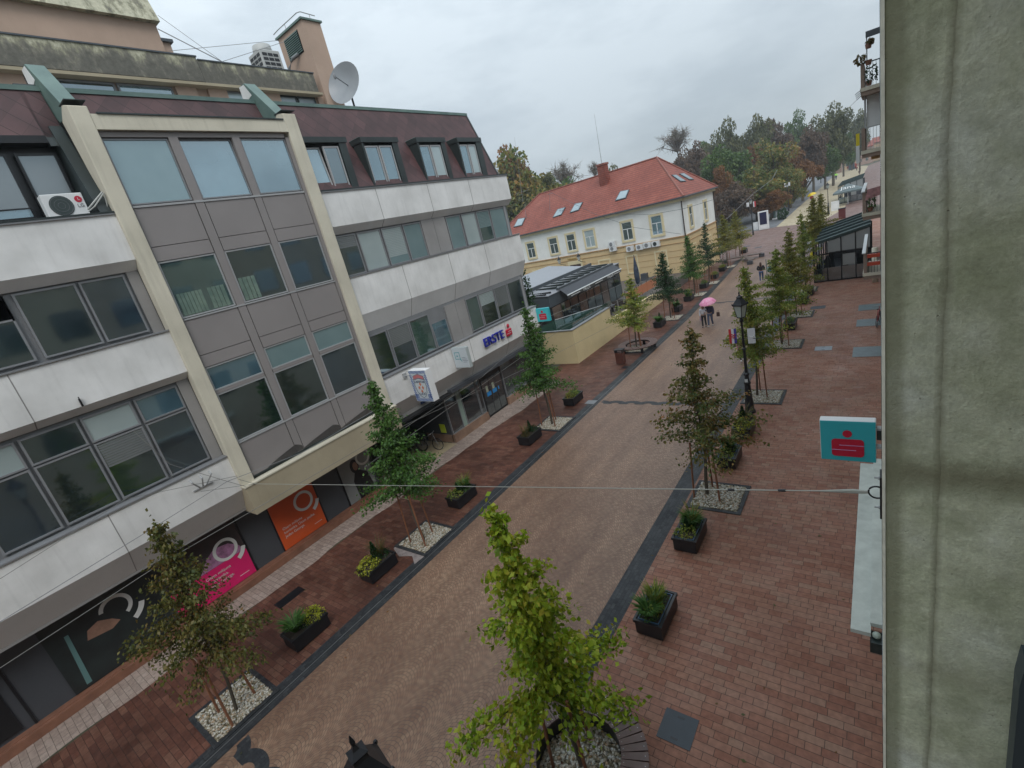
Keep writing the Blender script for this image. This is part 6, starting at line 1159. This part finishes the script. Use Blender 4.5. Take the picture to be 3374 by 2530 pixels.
def park_lamp(x, y, lab, H, banners=0):
    t = thing('street_lamp', lab, 'street lamp', (x, y, 0), 'slim park lamps'); MB().tube([(x, y, 0), (x, y, 1.2), (x, y, H)], [.16, .09, .06], 8).build('pole', M_iron, t); MB().lathe([(.14, H), (.22, H+.5)], (x, y, 0), 6).build('glass', mat('lamp_glass', (.4, .44, .41)), t); MB().lathe([(.28, H+.5), (.05, H+.8)], (x, y, 0), 6).build('cap', M_iron, t)
for px, py, tx, ty, lab in ((2482, 774, 2474, 652, 'park lamp with a flag beside the white display case'), (2599, 695, 2594, 602, 'park lamp with twin white banners beside the round hedge'), (2653, 646, 2652, 598, 'third park lamp counting away from the display case'), (2681, 622, 2680, 575, 'fourth park lamp counting away from the display case'), (2705, 603, 2699, 560, 'fifth park lamp counting away from the display case'), (2722, 588, 2720, 553, 'sixth park lamp counting away from the display case'), (2743, 568, 2740, 540, 'farthest park lamp at the end of the pale promenade')):
    p = gr(px, py); q = at_y(tx, ty, p.y); park_lamp(p.x, p.y, lab, max(3.0, q.z-.9))
    if 'flag' in lab: flagp('flag', 'small white and red flag on the park lamp beside the display case', 2, at_y(2481, 664, p.y), at_y(2491, 680, p.y), p.y-.1, [M_fw, M_fr]); flagp('flag', 'small curled white banner on the left of the park lamp beside the display case', 1, at_y(2459, 668, p.y), at_y(2469, 680, p.y), p.y-.1, [M_fw])
    if 'twin' in lab: flagp('flag', 'left white banner of the twin-banner park lamp', 1, at_y(2584, 604, p.y), at_y(2591, 615, p.y), p.y-.1, [M_fw]); flagp('flag', 'right white banner of the twin-banner park lamp', 1, at_y(2597, 601, p.y), at_y(2604, 611, p.y), p.y-.1, [M_fw])
# display case, statue, hedge, bins at the plaza edge
p = gr(2518, 757); t = thing('display_case', 'white-framed upright advertising display with a dark blue poster at the plaza edge', 'display', (p.x, p.y, 0)); x0 = at_y(2500, 757, p.y).x; x1 = at_y(2534, 745, p.y).x
MB().box(x0, x1, p.y, p.y+.25, .05, 3.2).build('frame', M_whitebox, t, bevel=.05); MB().box(x0+.28, x1-.28, p.y-.02, p.y, .95, 3.0).build('poster', mat('night_poster', (.01, .012, .06), .3, col2=(.02, .02, .05), vscale=1.2), t); MB().box(x0+.3, x1-.3, p.y-.015, p.y, .3, .7).build('grille', M_lgrey, t)
p = gr(2490, 757); t = thing('info_box', 'small white cabinet left of the display case', 'cabinet', (p.x, p.y, 0)); MB().box(p.x-.45, p.x+.35, p.y, p.y+.4, 0, 1.25).box(p.x-.5, p.x+.4, p.y-.03, p.y+.45, 1.25, 1.3).build('cabinet', M_whitebox, t); MB().box(p.x-.2, p.x+.1, p.y-.02, p.y, .3, 1.0).build('door', M_lgrey, t)
p = gr(2580, 722); t = thing('round_hedge', 'dark clipped round hedge at the near end of the pale promenade', 'hedge', (p.x, p.y, 0)); plant_obj('foliage', leafball(1500, (1.0, 1.2, 1.0), 31, .2), L_deep, t, (p.x, p.y, 1.0)); MB().tube([(p.x, p.y, 0), (p.x, p.y, .8)], .08, 6).build('stem', M_bark, t)
p = gr(2553, 722); t = thing('statue', 'grey-green statue on a pale base between display case and round hedge', 'statue', (p.x, p.y, 0)); MB().box(p.x-.4, p.x+.4, p.y-.4, p.y+.4, 0, .25).build('base', M_lgrey, t)
MB().lathe([(.28, .25), (.2, .8), (.24, 1.3), (.3, 1.7), (.1, 1.95), (.14, 2.15), (.02, 2.35)], (p.x, p.y, 0), 10).build('figure', M_copper, t, smooth=True)
p = gr(2775, 720); t = thing('litter_bin', 'dark red litter box between the two glass cafés', 'litter bin', (p.x, p.y, 0)); MB().box(p.x-.45, p.x+.45, p.y-.3, p.y+.3, 0, 1.5).build('body', mat('bin_red', (.10, .02, .02), .5), t); MB().box(p.x-.5, p.x+.5, p.y-.35, p.y+.35, 1.5, 1.6).build('lid', M_iron, t)
p = gr(2752, 694); t = thing('info_box', 'white cabinet beside the third black lamp by the parasol', 'cabinet', (p.x, p.y, 0)); MB().box(p.x-.6, p.x+.6, p.y, p.y+.5, 0, 1.6).build('cabinet', M_whitebox, t); MB().box(p.x-.3, p.x+.3, p.y-.02, p.y, .4, 1.2).build('panel', M_lgrey, t)
# ================================================================== PEOPLE
SKIN = mat('skin', (.35, .2, .14), .5)
def skin_mesh(name, pts, edges, mt, par, lvl=2):
    me = bpy.data.meshes.new(name); me.from_pydata([p[0] for p in pts], edges, []); me.update(); o = bpy.data.objects.new(name, me); COL.objects.link(o)
    o.modifiers.new('skin', 'SKIN'); sv = me.skin_vertices[0].data
    for i, p in enumerate(pts): r = p[1]; sv[i].radius = r if isinstance(r, tuple) else (r, r)
    sv[0].use_root = True; me.materials.append(mt); s_ = o.modifiers.new('sub', 'SUBSURF'); s_.levels = lvl; s_.render_levels = lvl; o.modifiers['skin'].use_smooth_shade = True; o.parent = par; return o
def person(label, loc, rz, top, legs, hair, top_r=0., stride=.18, arm_l=None, arm_r=None, h=1.72, longhair=False, hood=False, shoes=(.5, .5, .5), name='person', shirt=None, group=None):
    """feet on z=0, facing -Y before rz; joints: pelvis, spine, neck, head, arms with hands, legs with feet"""
    k = h/1.72; t = thing(name, label, 'person', (0, 0, 0), group); V = lambda x, y, z: (x*k, y*k, z*k)
    al = arm_l or [(-.20, 0, 1.40), (-.25, .03, 1.13), (-.24, -.06, .88)]; ar = arm_r or [(.20, 0, 1.40), (.25, .03, 1.13), (.24, -.06, .88)]
    hip, kn, an = .10, .10, .10
    P_ = [(V(0, 0, .96), (.15*k, .10*k)), (V(0, 0, 1.18), (.13*k, .09*k)), (V(0, .01, 1.38), (.155*k, .09*k)), (V(0, 0, 1.49), .055*k), (V(0, -.01, 1.58), (.075*k, .085*k)), (V(0, -.015, 1.66), (.073*k, .085*k)),
          (V(*al[0]), .05*k), (V(*al[1]), .042*k), (V(*al[2]), .03*k), (V(al[2][0], al[2][1]-.04, al[2][2]-.08), (.028*k, .02*k)), (V(*ar[0]), .05*k), (V(*ar[1]), .042*k), (V(*ar[2]), .03*k), (V(ar[2][0], ar[2][1]-.04, ar[2][2]-.08), (.028*k, .02*k)),
          (V(-hip, 0, .88), .085*k), (V(-kn, -.05-stride*.3, .50), .06*k), (V(-an, stride*.2-stride*1.0, .09), .042*k), (V(-an, -stride*.8-.14, .045), (.035*k, .03*k)), (V(hip, 0, .88), .085*k), (V(kn, -.02+stride*.1, .50), .06*k), (V(an, stride*.9, .10), .042*k), (V(an, stride*.9-.14, .045), (.035*k, .03*k))]
    E_ = [(0, 1), (1, 2), (2, 3), (3, 4), (4, 5), (2, 6), (6, 7), (7, 8), (8, 9), (2, 10), (10, 11), (11, 12), (12, 13), (0, 14), (14, 15), (15, 16), (16, 17), (0, 18), (18, 19), (19, 20), (20, 21)]
    skin_mesh('body', P_, E_, SKIN, t)
    g = .022*k
    def sub(name, idx, mt, grow, extra=()):
        mp_ = {i: n for n, i in enumerate(idx)}; pts = []
        for i in idx: p, r = P_[i]; r = (r, r) if not isinstance(r, tuple) else r; pts.append((p, (r[0]+grow, r[1]+grow)))
        ed = [(mp_[a], mp_[b]) for a, b in E_ if a in mp_ and b in mp_]; return skin_mesh(name, pts, ed, mt, t)
    sub('jacket', [0, 1, 2, 6, 7, 8, 10, 11, 12], mat('cloth_%s' % label[:14], top, .8, var=.2, vscale=8), g+top_r)
    sub('trousers', [0, 14, 15, 16, 18, 19, 20], mat('legs_%s' % label[:14], legs, .8, var=.2, vscale=8), g*.7)
    for s_, i in ((-1, 17), (1, 21)): p = P_[i][0]; MB().ellipsoid((p[0], p[1]+.05*k, .05*k), (.05*k, .14*k, .05*k), 8, 6).build('shoe', mat('shoe_%d' % int(shoes[0]*100), shoes, .6), t, smooth=True)
    hm = mat('hair_%d' % int(hair[0]*1000), hair, .6); hb = MB().ellipsoid(V(0, .015, 1.665), (.092*k, .105*k, .095*k), 10, 8)
    if longhair: hb.ellipsoid(V(0, .065, 1.52), (.10*k, .06*k, .17*k), 10, 8)
    hb.build('hair', hm, t, smooth=True)
    fc = MB().ellipsoid(V(0, -.10, 1.61), (.012, .018, .02), 6, 5); 
    for s_ in (-1, 1): fc.ellipsoid(V(s_*.083, 0, 1.62), (.012, .022, .03), 6, 5)
    fc.build('nose_and_ears', SKIN, t, smooth=True); ey = MB()
    for s_ in (-1, 1): ey.ellipsoid(V(s_*.032, -.088, 1.64), (.011, .006, .007), 6, 4)
    ey.ellipsoid(V(0, -.09, 1.565), (.022, .006, .006), 6, 4); ey.build('eyes_and_mouth', mat('face_dark', (.10, .03, .025), .5), t)
    hd = MB()          # five fingers per hand, slightly curled
    for i in (9, 13):
        p = Vector(P_[i][0]); s_ = -1 if i == 9 else 1
        for j in range(4): a = p+Vector((0, (-.03+.02*j)*k, -.01)); L_ = (.055, .065, .06, .045)[j]*k; hd.tube([a, a+Vector((-.004*s_, -.005, -L_*.6)), a+Vector((-.015*s_, -.004, -L_))], [.009, .008, .006], 5)
        a = p+Vector((-.01*s_, -.035*k, .02)); hd.tube([a, a+Vector((-.012*s_, -.03*k, -.02)), a+Vector((-.014*s_, -.035*k, -.045))], [.010, .009, .007], 5)
    hd.build('fingers', SKIN, t, smooth=True)
    t.location = loc; t.rotation_euler = (0, 0, rz); return t
def umbrella(lab, loc, R, mt, tilt, hz):
    t = thing('umbrella', lab, 'umbrella', (0, 0, 0)); n = 8; b = MB(); vs = []; fs = []; m_ = 6
    for i in range(m_+1):
        ph = math.pi/2*.62*i/m_; 
        for k in range(n*2): rr = R*math.sin(ph)/math.sin(math.pi/2*.62)*(1 if k % 2 == 0 else .96-.03*i/m_); vs.append((rr*math.cos(k*math.pi/n), rr*math.sin(k*math.pi/n), R*.55*(math.cos(ph)-1)/(1-math.cos(math.pi/2*.62))+(0 if k % 2 == 0 else -.0)))
    for i in range(m_):
        for k in range(n*2): fs.append((i*2*n+k, i*2*n+(k+1) % (2*n), (i+1)*2*n+(k+1) % (2*n), (i+1)*2*n+k))
    c = b.add(vs, fs).build('canopy', mt, t); c.modifiers.new('s', 'SOLIDIFY').thickness = .006
    MB().tube([(0, 0, .06), (0, 0, -hz)], .008, 5).build('shaft', M_alu, t); r_ = MB()
    for k in range(n): r_.tube([(R*math.cos(2*k*math.pi/n), R*math.sin(2*k*math.pi/n), -R*.55), (R*.45*math.cos(2*k*math.pi/n), R*.45*math.sin(2*k*math.pi/n), -R*.12), (0, 0, -.01)], .004, 3)
    r_.build('ribs', M_gframe, t); t.rotation_euler = tilt; t.location = loc; return t
cp = gr(2343, 1074); cq = gr(2322, 1077)
person('woman in white shirt and black trousers walking under the pink umbrella with a pink bag', (cq.x, cq.y, 0), .12, (.50, .50, .55), (.012, .012, .015), (.08, .04, .03), .01, .15, h=1.66, arm_r=[(.20, 0, 1.40), (.24, -.05, 1.15), (.12, -.18, 1.25)], shoes=(.05, .05, .05), longhair=True)
m2 = person('man in dark blue jacket and jeans under the pink umbrella beside the woman in white', (cp.x, cp.y, 0), -.05, (.03, .03, .06), (.06, .08, .14), (.05, .03, .03), .03, .2, h=1.78, arm_l=[(-.2, 0, 1.4), (-.25, -.06, 1.14), (-.14, -.2, 1.22)], shoes=(.35, .35, .35))
MB().box(-.055, .055, -.145, -.125, 1.0, 1.45).build('white_shirt', M_wht, m2)
c_ = at_y(2328, 982, cp.y); M_um = mat('umbrella_pink', (.60, .10, .26), .5, col2=(.70, .38, .50), vscale=6); umbrella('pink flowered umbrella held over the walking couple', (c_.x, cp.y, 2.12), .62, M_um, (.18, -.12, .2), .95)
for s_, nm, lb, mt_, px, py in ((0, 'shopping_bag', 'pale pink shopping bag in the left hand of the woman in white', mat('bag_pink', (.45, .32, .42), .6), 2310, 1048), (0, 'handbag', 'dark brown bag at the side of the man in the dark jacket', mat('bag_brown', (.05, .025, .02), .5), 2366, 1033)):
    p = at_y(px, py, cp.y-.05); t = thing(nm, lb, 'bag', p); MB().prism([(p.x-.12, p.y-.05, p.z-.2), (p.x+.12, p.y-.05, p.z-.2), (p.x+.10, p.y-.05, p.z+.12), (p.x-.10, p.y-.05, p.z+.12)], (0, .1, 0)).build('bag_body', mt_, t, bevel=.02); MB().tube([(p.x-.07, p.y, p.z+.12), (p.x-.04, p.y, p.z+.25), (p.x+.04, p.y, p.z+.25), (p.x+.07, p.y, p.z+.12)], .01, 4).build('handle', mt_, t)
wp = gr(2510, 927); person('woman with long brown hair, black jacket and blue jeans walking away down the street', (wp.x, wp.y, 0), math.pi+.1, (.015, .015, .018), (.05, .09, .20), (.06, .025, .015), .02, .16, h=1.8, longhair=True, shoes=(.6, .6, .55), arm_l=[(-.2, 0, 1.4), (-.29, .02, 1.16), (-.18, -.12, 1.05)], arm_r=[(.2, 0, 1.4), (.29, .02, 1.16), (.18, -.12, 1.05)])
kp = gr(2445, 1187); person('walking child in pink top and dark leggings half hidden behind the lamp post', (kp.x, kp.y, 0), .4, (.55, .25, .28), (.02, .02, .035), (.06, .03, .02), .0, .22, h=1.35, shoes=(.62, .6, .6), longhair=True)
yp = gr(2675, 668); person('person in a bright pink coat under the yellow umbrella far down the promenade', (yp.x, yp.y, 0), 0, (.60, .02, .10), (.03, .03, .05), (.04, .03, .02), .07, .12, h=1.75)
c_ = at_y(2672, 641, yp.y); umbrella('bright yellow umbrella far down the pale promenade', (c_.x, yp.y, 2.25), 1.0, mat('umbrella_yellow', (.70, .50, .02), .5), (.1, -.25, 0), 1.0)
gp = gr(2755, 593); person('person in jeans with a green umbrella far down the promenade', (gp.x, gp.y, 0), 0, (.06, .10, .16), (.05, .09, .16), (.04, .03, .02), .04, .15, h=1.8); umbrella('lime green umbrella far down the promenade', (gp.x-.1, gp.y, 2.2), .85, mat('umbrella_green', (.20, .48, .03), .5), (.1, .1, 0), .95)
rp_ = gr(2823, 563); person('distant person in a dark red coat near the end of the promenade', (rp_.x, rp_.y, 0), 0, (.22, .02, .02), (.03, .02, .02), (.03, .02, .02), .06, .1, h=1.85)
dp = gr(2832, 576); person('distant dark-clothed person closest to the farther café roof', (dp.x, dp.y, 0), 0, (.06, .03, .03), (.03, .02, .02), (.03, .02, .02), .05, .1, h=1.6)
bp_ = gr(2793, 533+12); person('distant person in purple standing by the red cart at the end of the promenade', (at_y(2793, 530, 300).x, 300, 0), 0, (.08, .05, .10), (.03, .02, .03), (.03, .02, .02), .05, .1, h=1.8)
bx_ = gr(2547+40*.24, 1000); t = thing('blue_crate', 'blue object glimpsed beside the broad street tree beyond the black-jacketed woman', 'crate', (-6.6, 47.5, 0)); pc = gr(2541, 905)
MB().box(pc.x-.3, pc.x+.35, pc.y, pc.y+.4, .3, .75).build('tray', mat('crate_blue', (.02, .13, .35), .5), t); MB().box(pc.x-.4, pc.x-.35, pc.y, pc.y+.05, 0, 1.6).build('post', mat('dark_teal', (.02, .10, .12), .5), t)
# ================================================================== PARK TREES AND FAR BACKGROUND
def park_crown(seed, n, size, bare=False):
    r = np.random.default_rng(seed); rr = random.Random(seed); C = []; D = []; wood = MB(); lobes = []
    for k in range(40):
        d = r.normal(size=3); d[2] = d[2]*.9+.1; d /= np.linalg.norm(d); q = r.uniform(.15, .85); c = d*q*np.array([.9, .9, .9]); lobes.append(c)
        m_ = int(n/40); p = r.normal(size=(m_, 3)); p /= np.linalg.norm(p, axis=1)[:, None]; rad = r.uniform(.2, .36); p = p*(rad*r.uniform(.5, 1.05, m_)[:, None])*np.array([1, 1, .75]); C.append(p+c); D.append(p/rad)
        a = Vector((0, 0, -.9)).lerp(Vector(c), .35)+Vector((0, 0, .1)); wood.tube([Vector((0, 0, -.75)), a, Vector(c)], [.05, .03, .01], 4, cap=False)
        if bare:
            for j in range(16):
                e = Vector(c)+Vector(r.normal(size=3)*.2); wood.tube([Vector(c)*.8, (Vector(c)+e)*.5+Vector(r.normal(size=3)*.04), e], [.009, .006, .003], 3, cap=False)
    return np.concatenate(C), np.concatenate(D), wood, r
PV = []
for s in range(4):
    c, d, w_, r = park_crown(40+s, 10500, .1); v, f = leaves(c, d, .085, r, .3); o = w_.build('limbs', M_bark); PV.append((mesh_np('crown', v, f, L_green), o.data)); bpy.data.objects.remove(o)
c, d, w_, r = park_crown(77, 1800, .06, True); v, f = leaves(c, d, .05, r, .2); o = w_.build('limbs', mat('twig_grey', (.17, .145, .13), .9)); PVB = (mesh_np('sparse_leaves', v, f, L_rust), o.data); bpy.data.objects.remove(o)
P_gr = leafmat('park_green', [(.035, .075, .022), (.075, .135, .035), (.15, .21, .05)], 2.5); P_ol = leafmat('park_olive', [(.06, .075, .035), (.115, .125, .055), (.20, .19, .075)], 2.5); P_ru = leafmat('park_rust', [(.11, .055, .028), (.21, .10, .04), (.32, .16, .055)], 2.5)
P_pu = leafmat('park_brown', [(.075, .052, .04), (.13, .09, .065), (.19, .125, .08)], 2.5); P_mx = leafmat('park_mixed', [(.045, .085, .022), (.11, .15, .035), (.25, .20, .05), (.33, .16, .04)], 1.8)
def park_tree(px, py, w, h, Y, var, lm, label, bare=False):
    c = at_y(px, py, Y); top = at_y(px, py-h/2, Y); l = at_y(px-w/2, py, Y); rx = (c-l).length*1.25; rz_ = abs(top.z-c.z)*1.2
    if not bare: rz_ = max(rz_, top.z*.42); rx = max(rx, rz_*.5)
    c.z = top.z-rz_*.96
    if c.z-rz_ < 2: c.z = max(c.z, 2.2+0*rz_); 
    t = thing('park_tree', label, 'tree', (c.x, c.y, 0), 'trees in the park'); me, lw = PVB if bare else PV[var]
    a = mkobj('crown', me, t, lm); a.location = (0, 0, c.z); a.scale = (rx*1.12, rx*1.12, rz_*1.08); a.rotation_euler = (0, 0, (px*7.3) % 6.28)
    b = mkobj('limbs', lw, t); b.location = (0, 0, c.z); b.scale = a.scale; b.rotation_euler = a.rotation_euler
    MB().tube([(0, 0, 0), (.1, 0, c.z*.5), (0, 0, c.z-rz_*.2)], [.35, .28, .15], 7).build('trunk', M_bark, None).parent = t
    return t
zb_ = lambda x, y: (2200+x*.339, 300+y*.339)
PT = [(80, 455, 280, 250, 150, 0, L_rust, 'nearly bare crown with fine twigs above the right end of the red roof', True), (105, 690, 300, 280, 140, 1, P_pu, 'dull purple-brown tree behind the peak of the red roof'), (285, 640, 260, 320, 145, 2, P_pu, 'purple-brown tree just right of the red roof peak'), (400, 520, 190, 150, 200, 3, P_gr, 'distant dark green tree top between the brown ones'),
      (490, 470, 160, 180, 190, 1, P_ol, 'small grey-olive crown left of the tall pair'), (630, 400, 240, 270, 170, 0, P_ol, 'tall airy grey-olive crown standing clear against the sky'), (570, 760, 430, 500, 128, 2, P_gr, 'broad dark green tree behind the pale corner of the house'), (505, 920, 210, 430, 115, 3, P_ru, 'rust-red columnar tree at the corner of the house'),
      (1030, 640, 400, 420, 140, 1, P_mx, 'large green and orange tree in the middle of the park front'), (850, 400, 290, 340, 175, 2, P_ol, 'tall dark olive crown left of the brown one'), (850, 620, 260, 260, 160, 3, P_ru, 'brownish tree between the green and orange crowns'), (1060, 400, 340, 360, 185, 3, P_pu, 'wide grey-brown crown in the middle of the skyline'), (1270, 290, 200, 190, 230, 0, P_gr, 'dark blue-green top behind the brown crown'),
      (1590, 310, 340, 420, 190, 1, P_ol, 'tallest bushy green tree beside the end of the promenade'), (1600, 500, 300, 330, 200, 2, P_gr, 'green lower crown under the tallest tree'), (1300, 770, 320, 420, 150, 0, P_ru, 'rusty tree overhanging the grey park path'), (1400, 540, 300, 420, 170, 2, P_pu, 'tall brown tree beside the tallest green one'), (1520, 640, 240, 260, 180, 3, P_gr, 'dark green crown shading the far park path'),
      (850, 960, 480, 430, 118, 0, P_mx, 'low spreading green-brown tree above the display case'), (1180, 900, 300, 360, 135, 1, P_mx, 'low orange-brown tree above the twin-banner lamp'), (640, 1060, 330, 360, 112, 2, P_pu, 'low dark brown tree left of the display case'), (1000, 1060, 300, 200, 114, 3, P_ru, 'small rusty tree over the statue'), (1860, 310, 170, 260, 260, 2, P_ol, 'green tree seen between the tallest tree and the balconies'), (1700, 470, 160, 200, 240, 0, P_gr, 'green bush-like crown at the far end of the promenade'), (700, 820, 300, 380, 150, 3, P_gr, 'dark green tree deep inside the park shade'), (1080, 800, 300, 300, 160, 1, P_gr, 'green-yellow crown in the shadowy park middle')]
for a in PT: x, y = zb_(a[0], a[1]); park_tree(x, y, a[2]*.339, a[3]*.339, a[4], a[5], a[6], a[7], len(a) > 8)
zf = lambda x, y: (1600+x*.3617, 380+y*.3617)
for a in ((330, 500, 470, 430, 92, 0, P_mx, 'large brown and green tree behind the left end of the red roof'), (210, 420, 300, 300, 95, 2, P_ru, 'brown tree top close to the corner of the office building'), (260, 760, 420, 360, 88, 1, P_ol, 'dark tree filling the gap between the office building and the red roof'), (520, 600, 200, 200, 96, 3, P_ol, 'greenish side crown right of the large brown tree'), (710, 530, 230, 260, 130, 1, L_rust, 'small pale leafless-looking tree above the roof ridge', True), (790, 600, 330, 90, 120, 2, P_gr, 'low green tree tops just over the roof ridge'), (990, 480, 100, 150, 125, 3, L_rust, 'tiny sparse tree left of the chimney', True), (1140, 490, 120, 40, 125, 0, P_ol, 'bit of foliage right of the chimney')):
    x, y = zf(a[0], a[1]); park_tree(x, y, a[2]*.3617, a[3]*.3617, a[4], a[5], a[6], a[7], len(a) > 8)
wd = leafball(9000, (50, 14, 8), 50, 1.6); o = plant_obj('far_wood', wd, P_ol, None, (-95, 310, 7)); tag(o, 'far mass of trees closing the park', 'wood', None, 'stuff')
wd = leafball(5000, (16, 25, 2.2), 51, .7); o = plant_obj('park_undergrowth', wd, P_pu, None, (-38, 150, 2)); tag(o, 'dark undergrowth beneath the park trees', 'undergrowth', None, 'stuff')
r_ = np.random.default_rng(12); n_ = 520; cc_ = np.stack([r_.uniform(-17, -.3, n_), r_.uniform(0, 55, n_), np.full(n_, .02)], 1); cc_ = cc_[(np.abs(cc_[:, 0]+9.2) > 2.5) | (r_.uniform(0, 1, n_) < .35)]
vf_ = leaves(cc_, np.zeros((len(cc_), 3)), .09, r_, 0); vf_[0][:, 2] = .012+np.clip(vf_[0][:, 2]-.02, -.01, .02)*.3
tag(plant_obj('fallen_leaves', vf_, L_rust), 'brown and yellow leaves scattered over the wet paving', 'leaves', None, 'stuff')
# far houses at the end of the promenade
def far_house(x0, x1, y, h, mt, label, awn=None):
    t = thing('far_house', label, 'house', ((x0+x1)/2, y, 0)); MB().box(x0, x1, y, y+10, 0, h).build('wall', mt, t); MB().prism([(x0-.5, y-.5, h), (x1+.5, y-.5, h), (x1+.5, y+5, h+2.5), (x0-.5, y+5, h+2.5)], (0, 0, .3)).build('roof', M_tile, t)
    for k in range(int((x1-x0)/2.6)):
        for z in np.arange(1.6, h-1.5, 3.2): MB().box(x0+.9+k*2.6, x0+2.0+k*2.6, y-.05, y, z, z+1.5).build('window', G_dark, t)
M_fp = plaster('far_pink', (.40, .27, .22), .1, .3); M_fo = plaster('far_ochre', (.45, .33, .22), .1, .3)
far_house(-14.5, -9.5, 310, 6.5, M_fo, 'low ochre house at the end of the promenade'); far_house(-9.5, -3, 330, 8.0, M_fp, 'pinkish far house behind the red cart'); far_house(-3, 3, 345, 9.0, M_fo, 'farthest pale house seen beside the balconies')
far_house(-17, -14.6, 290, 4.5, M_fp, 'small pink building beside the farthest lamp')
t = thing('kiosk', 'dark blue-green kiosk at the end of the promenade', 'kiosk', (-10.5, 292, 0)); MB().box(-11.8, -9.5, 292, 294, 0, 4.6).build('body', mat('kiosk_blue', (.04, .06, .08), .5), t); MB().box(-12.0, -9.3, 291.7, 294.3, 4.6, 4.9).build('roof', M_slate, t)
pc = at_y(2809, 524, 296); t = thing('red_cart', 'red market cart at the end of the promenade', 'cart', (pc.x, 296, 0)); MB().box(pc.x-1.8, pc.x+1.6, 296, 298, .7, 2.4).build('body', mat('cart_red', (.40, .07, .05), .5, var=.5, vscale=2), t)
for s_ in (-1.2, 1.1): MB().tube([(pc.x+s_, 295.9, .45), (pc.x+s_, 296.2, .45)], .45, 12).build('wheel', M_black, t)
for i, (px, py, w, h, Y, lm) in enumerate(((2806, 505, 40, 30, 285, P_gr), (2770, 470, 30, 40, 300, P_ol))): park_tree(px, py, w, h, Y, i, lm, ('round bush above the red cart' if i == 0 else 'thin green tree beside the farthest houses'))
for i, (dx, dy) in enumerate(((0, 0), (3.2, 3), (7, 5))):
    p = gr(2680+dx*3, 606-i*12); t = thing('parked_car', ['white car parked under the park trees, nearest', 'pale car parked behind the nearest white one under the park trees', 'silver car parked farthest under the park trees'][i], 'car', (p.x-3, p.y, 0), 'cars parked in the park shade'); x, y = p.x-3.5, p.y
    MB().yz([(y-2.1, .3), (y-2.1, .8), (y-1.2, .95), (y-.6, 1.4), (y+1.0, 1.4), (y+1.7, .95), (y+2.1, .9), (y+2.1, .3)], x-.85, x+.85).build('body', mat('car_white', (.5, .51, .53), .3), t, bevel=.08); MB().yz([(y-1.0, .98), (y-.55, 1.33), (y+.95, 1.33), (y+1.5, .98)], x-.87, x+.87).build('side_window', G_dark, t)
    for a in (-1.3, 1.3): MB().tube([(x-.88, y+a, .32), (x+.88, y+a, .32)], .32, 12).build('wheel', M_black, t)
# air: faint grey veil that only tells far away
hz = MB().box(-260, 60, -45, 420, -1.2, 45).build('haze', mat('haze_dummy', (1, 1, 1))); M = bpy.data.materials.new('haze'); M.use_nodes = True; N = M.node_tree.nodes
for n_ in list(N):
    if n_.type == 'BSDF_PRINCIPLED': N.remove(n_)
pv = N.new('ShaderNodeVolumePrincipled'); pv.inputs['Color'].default_value = (.8, .85, .9, 1); pv.inputs['Density'].default_value = .0006; pv.inputs['Anisotropy'].default_value = .2
M.node_tree.links.new(pv.outputs[0], N['Material Output'].inputs['Volume']); hz.data.materials.clear(); hz.data.materials.append(M); hz['kind'] = 'stuff'
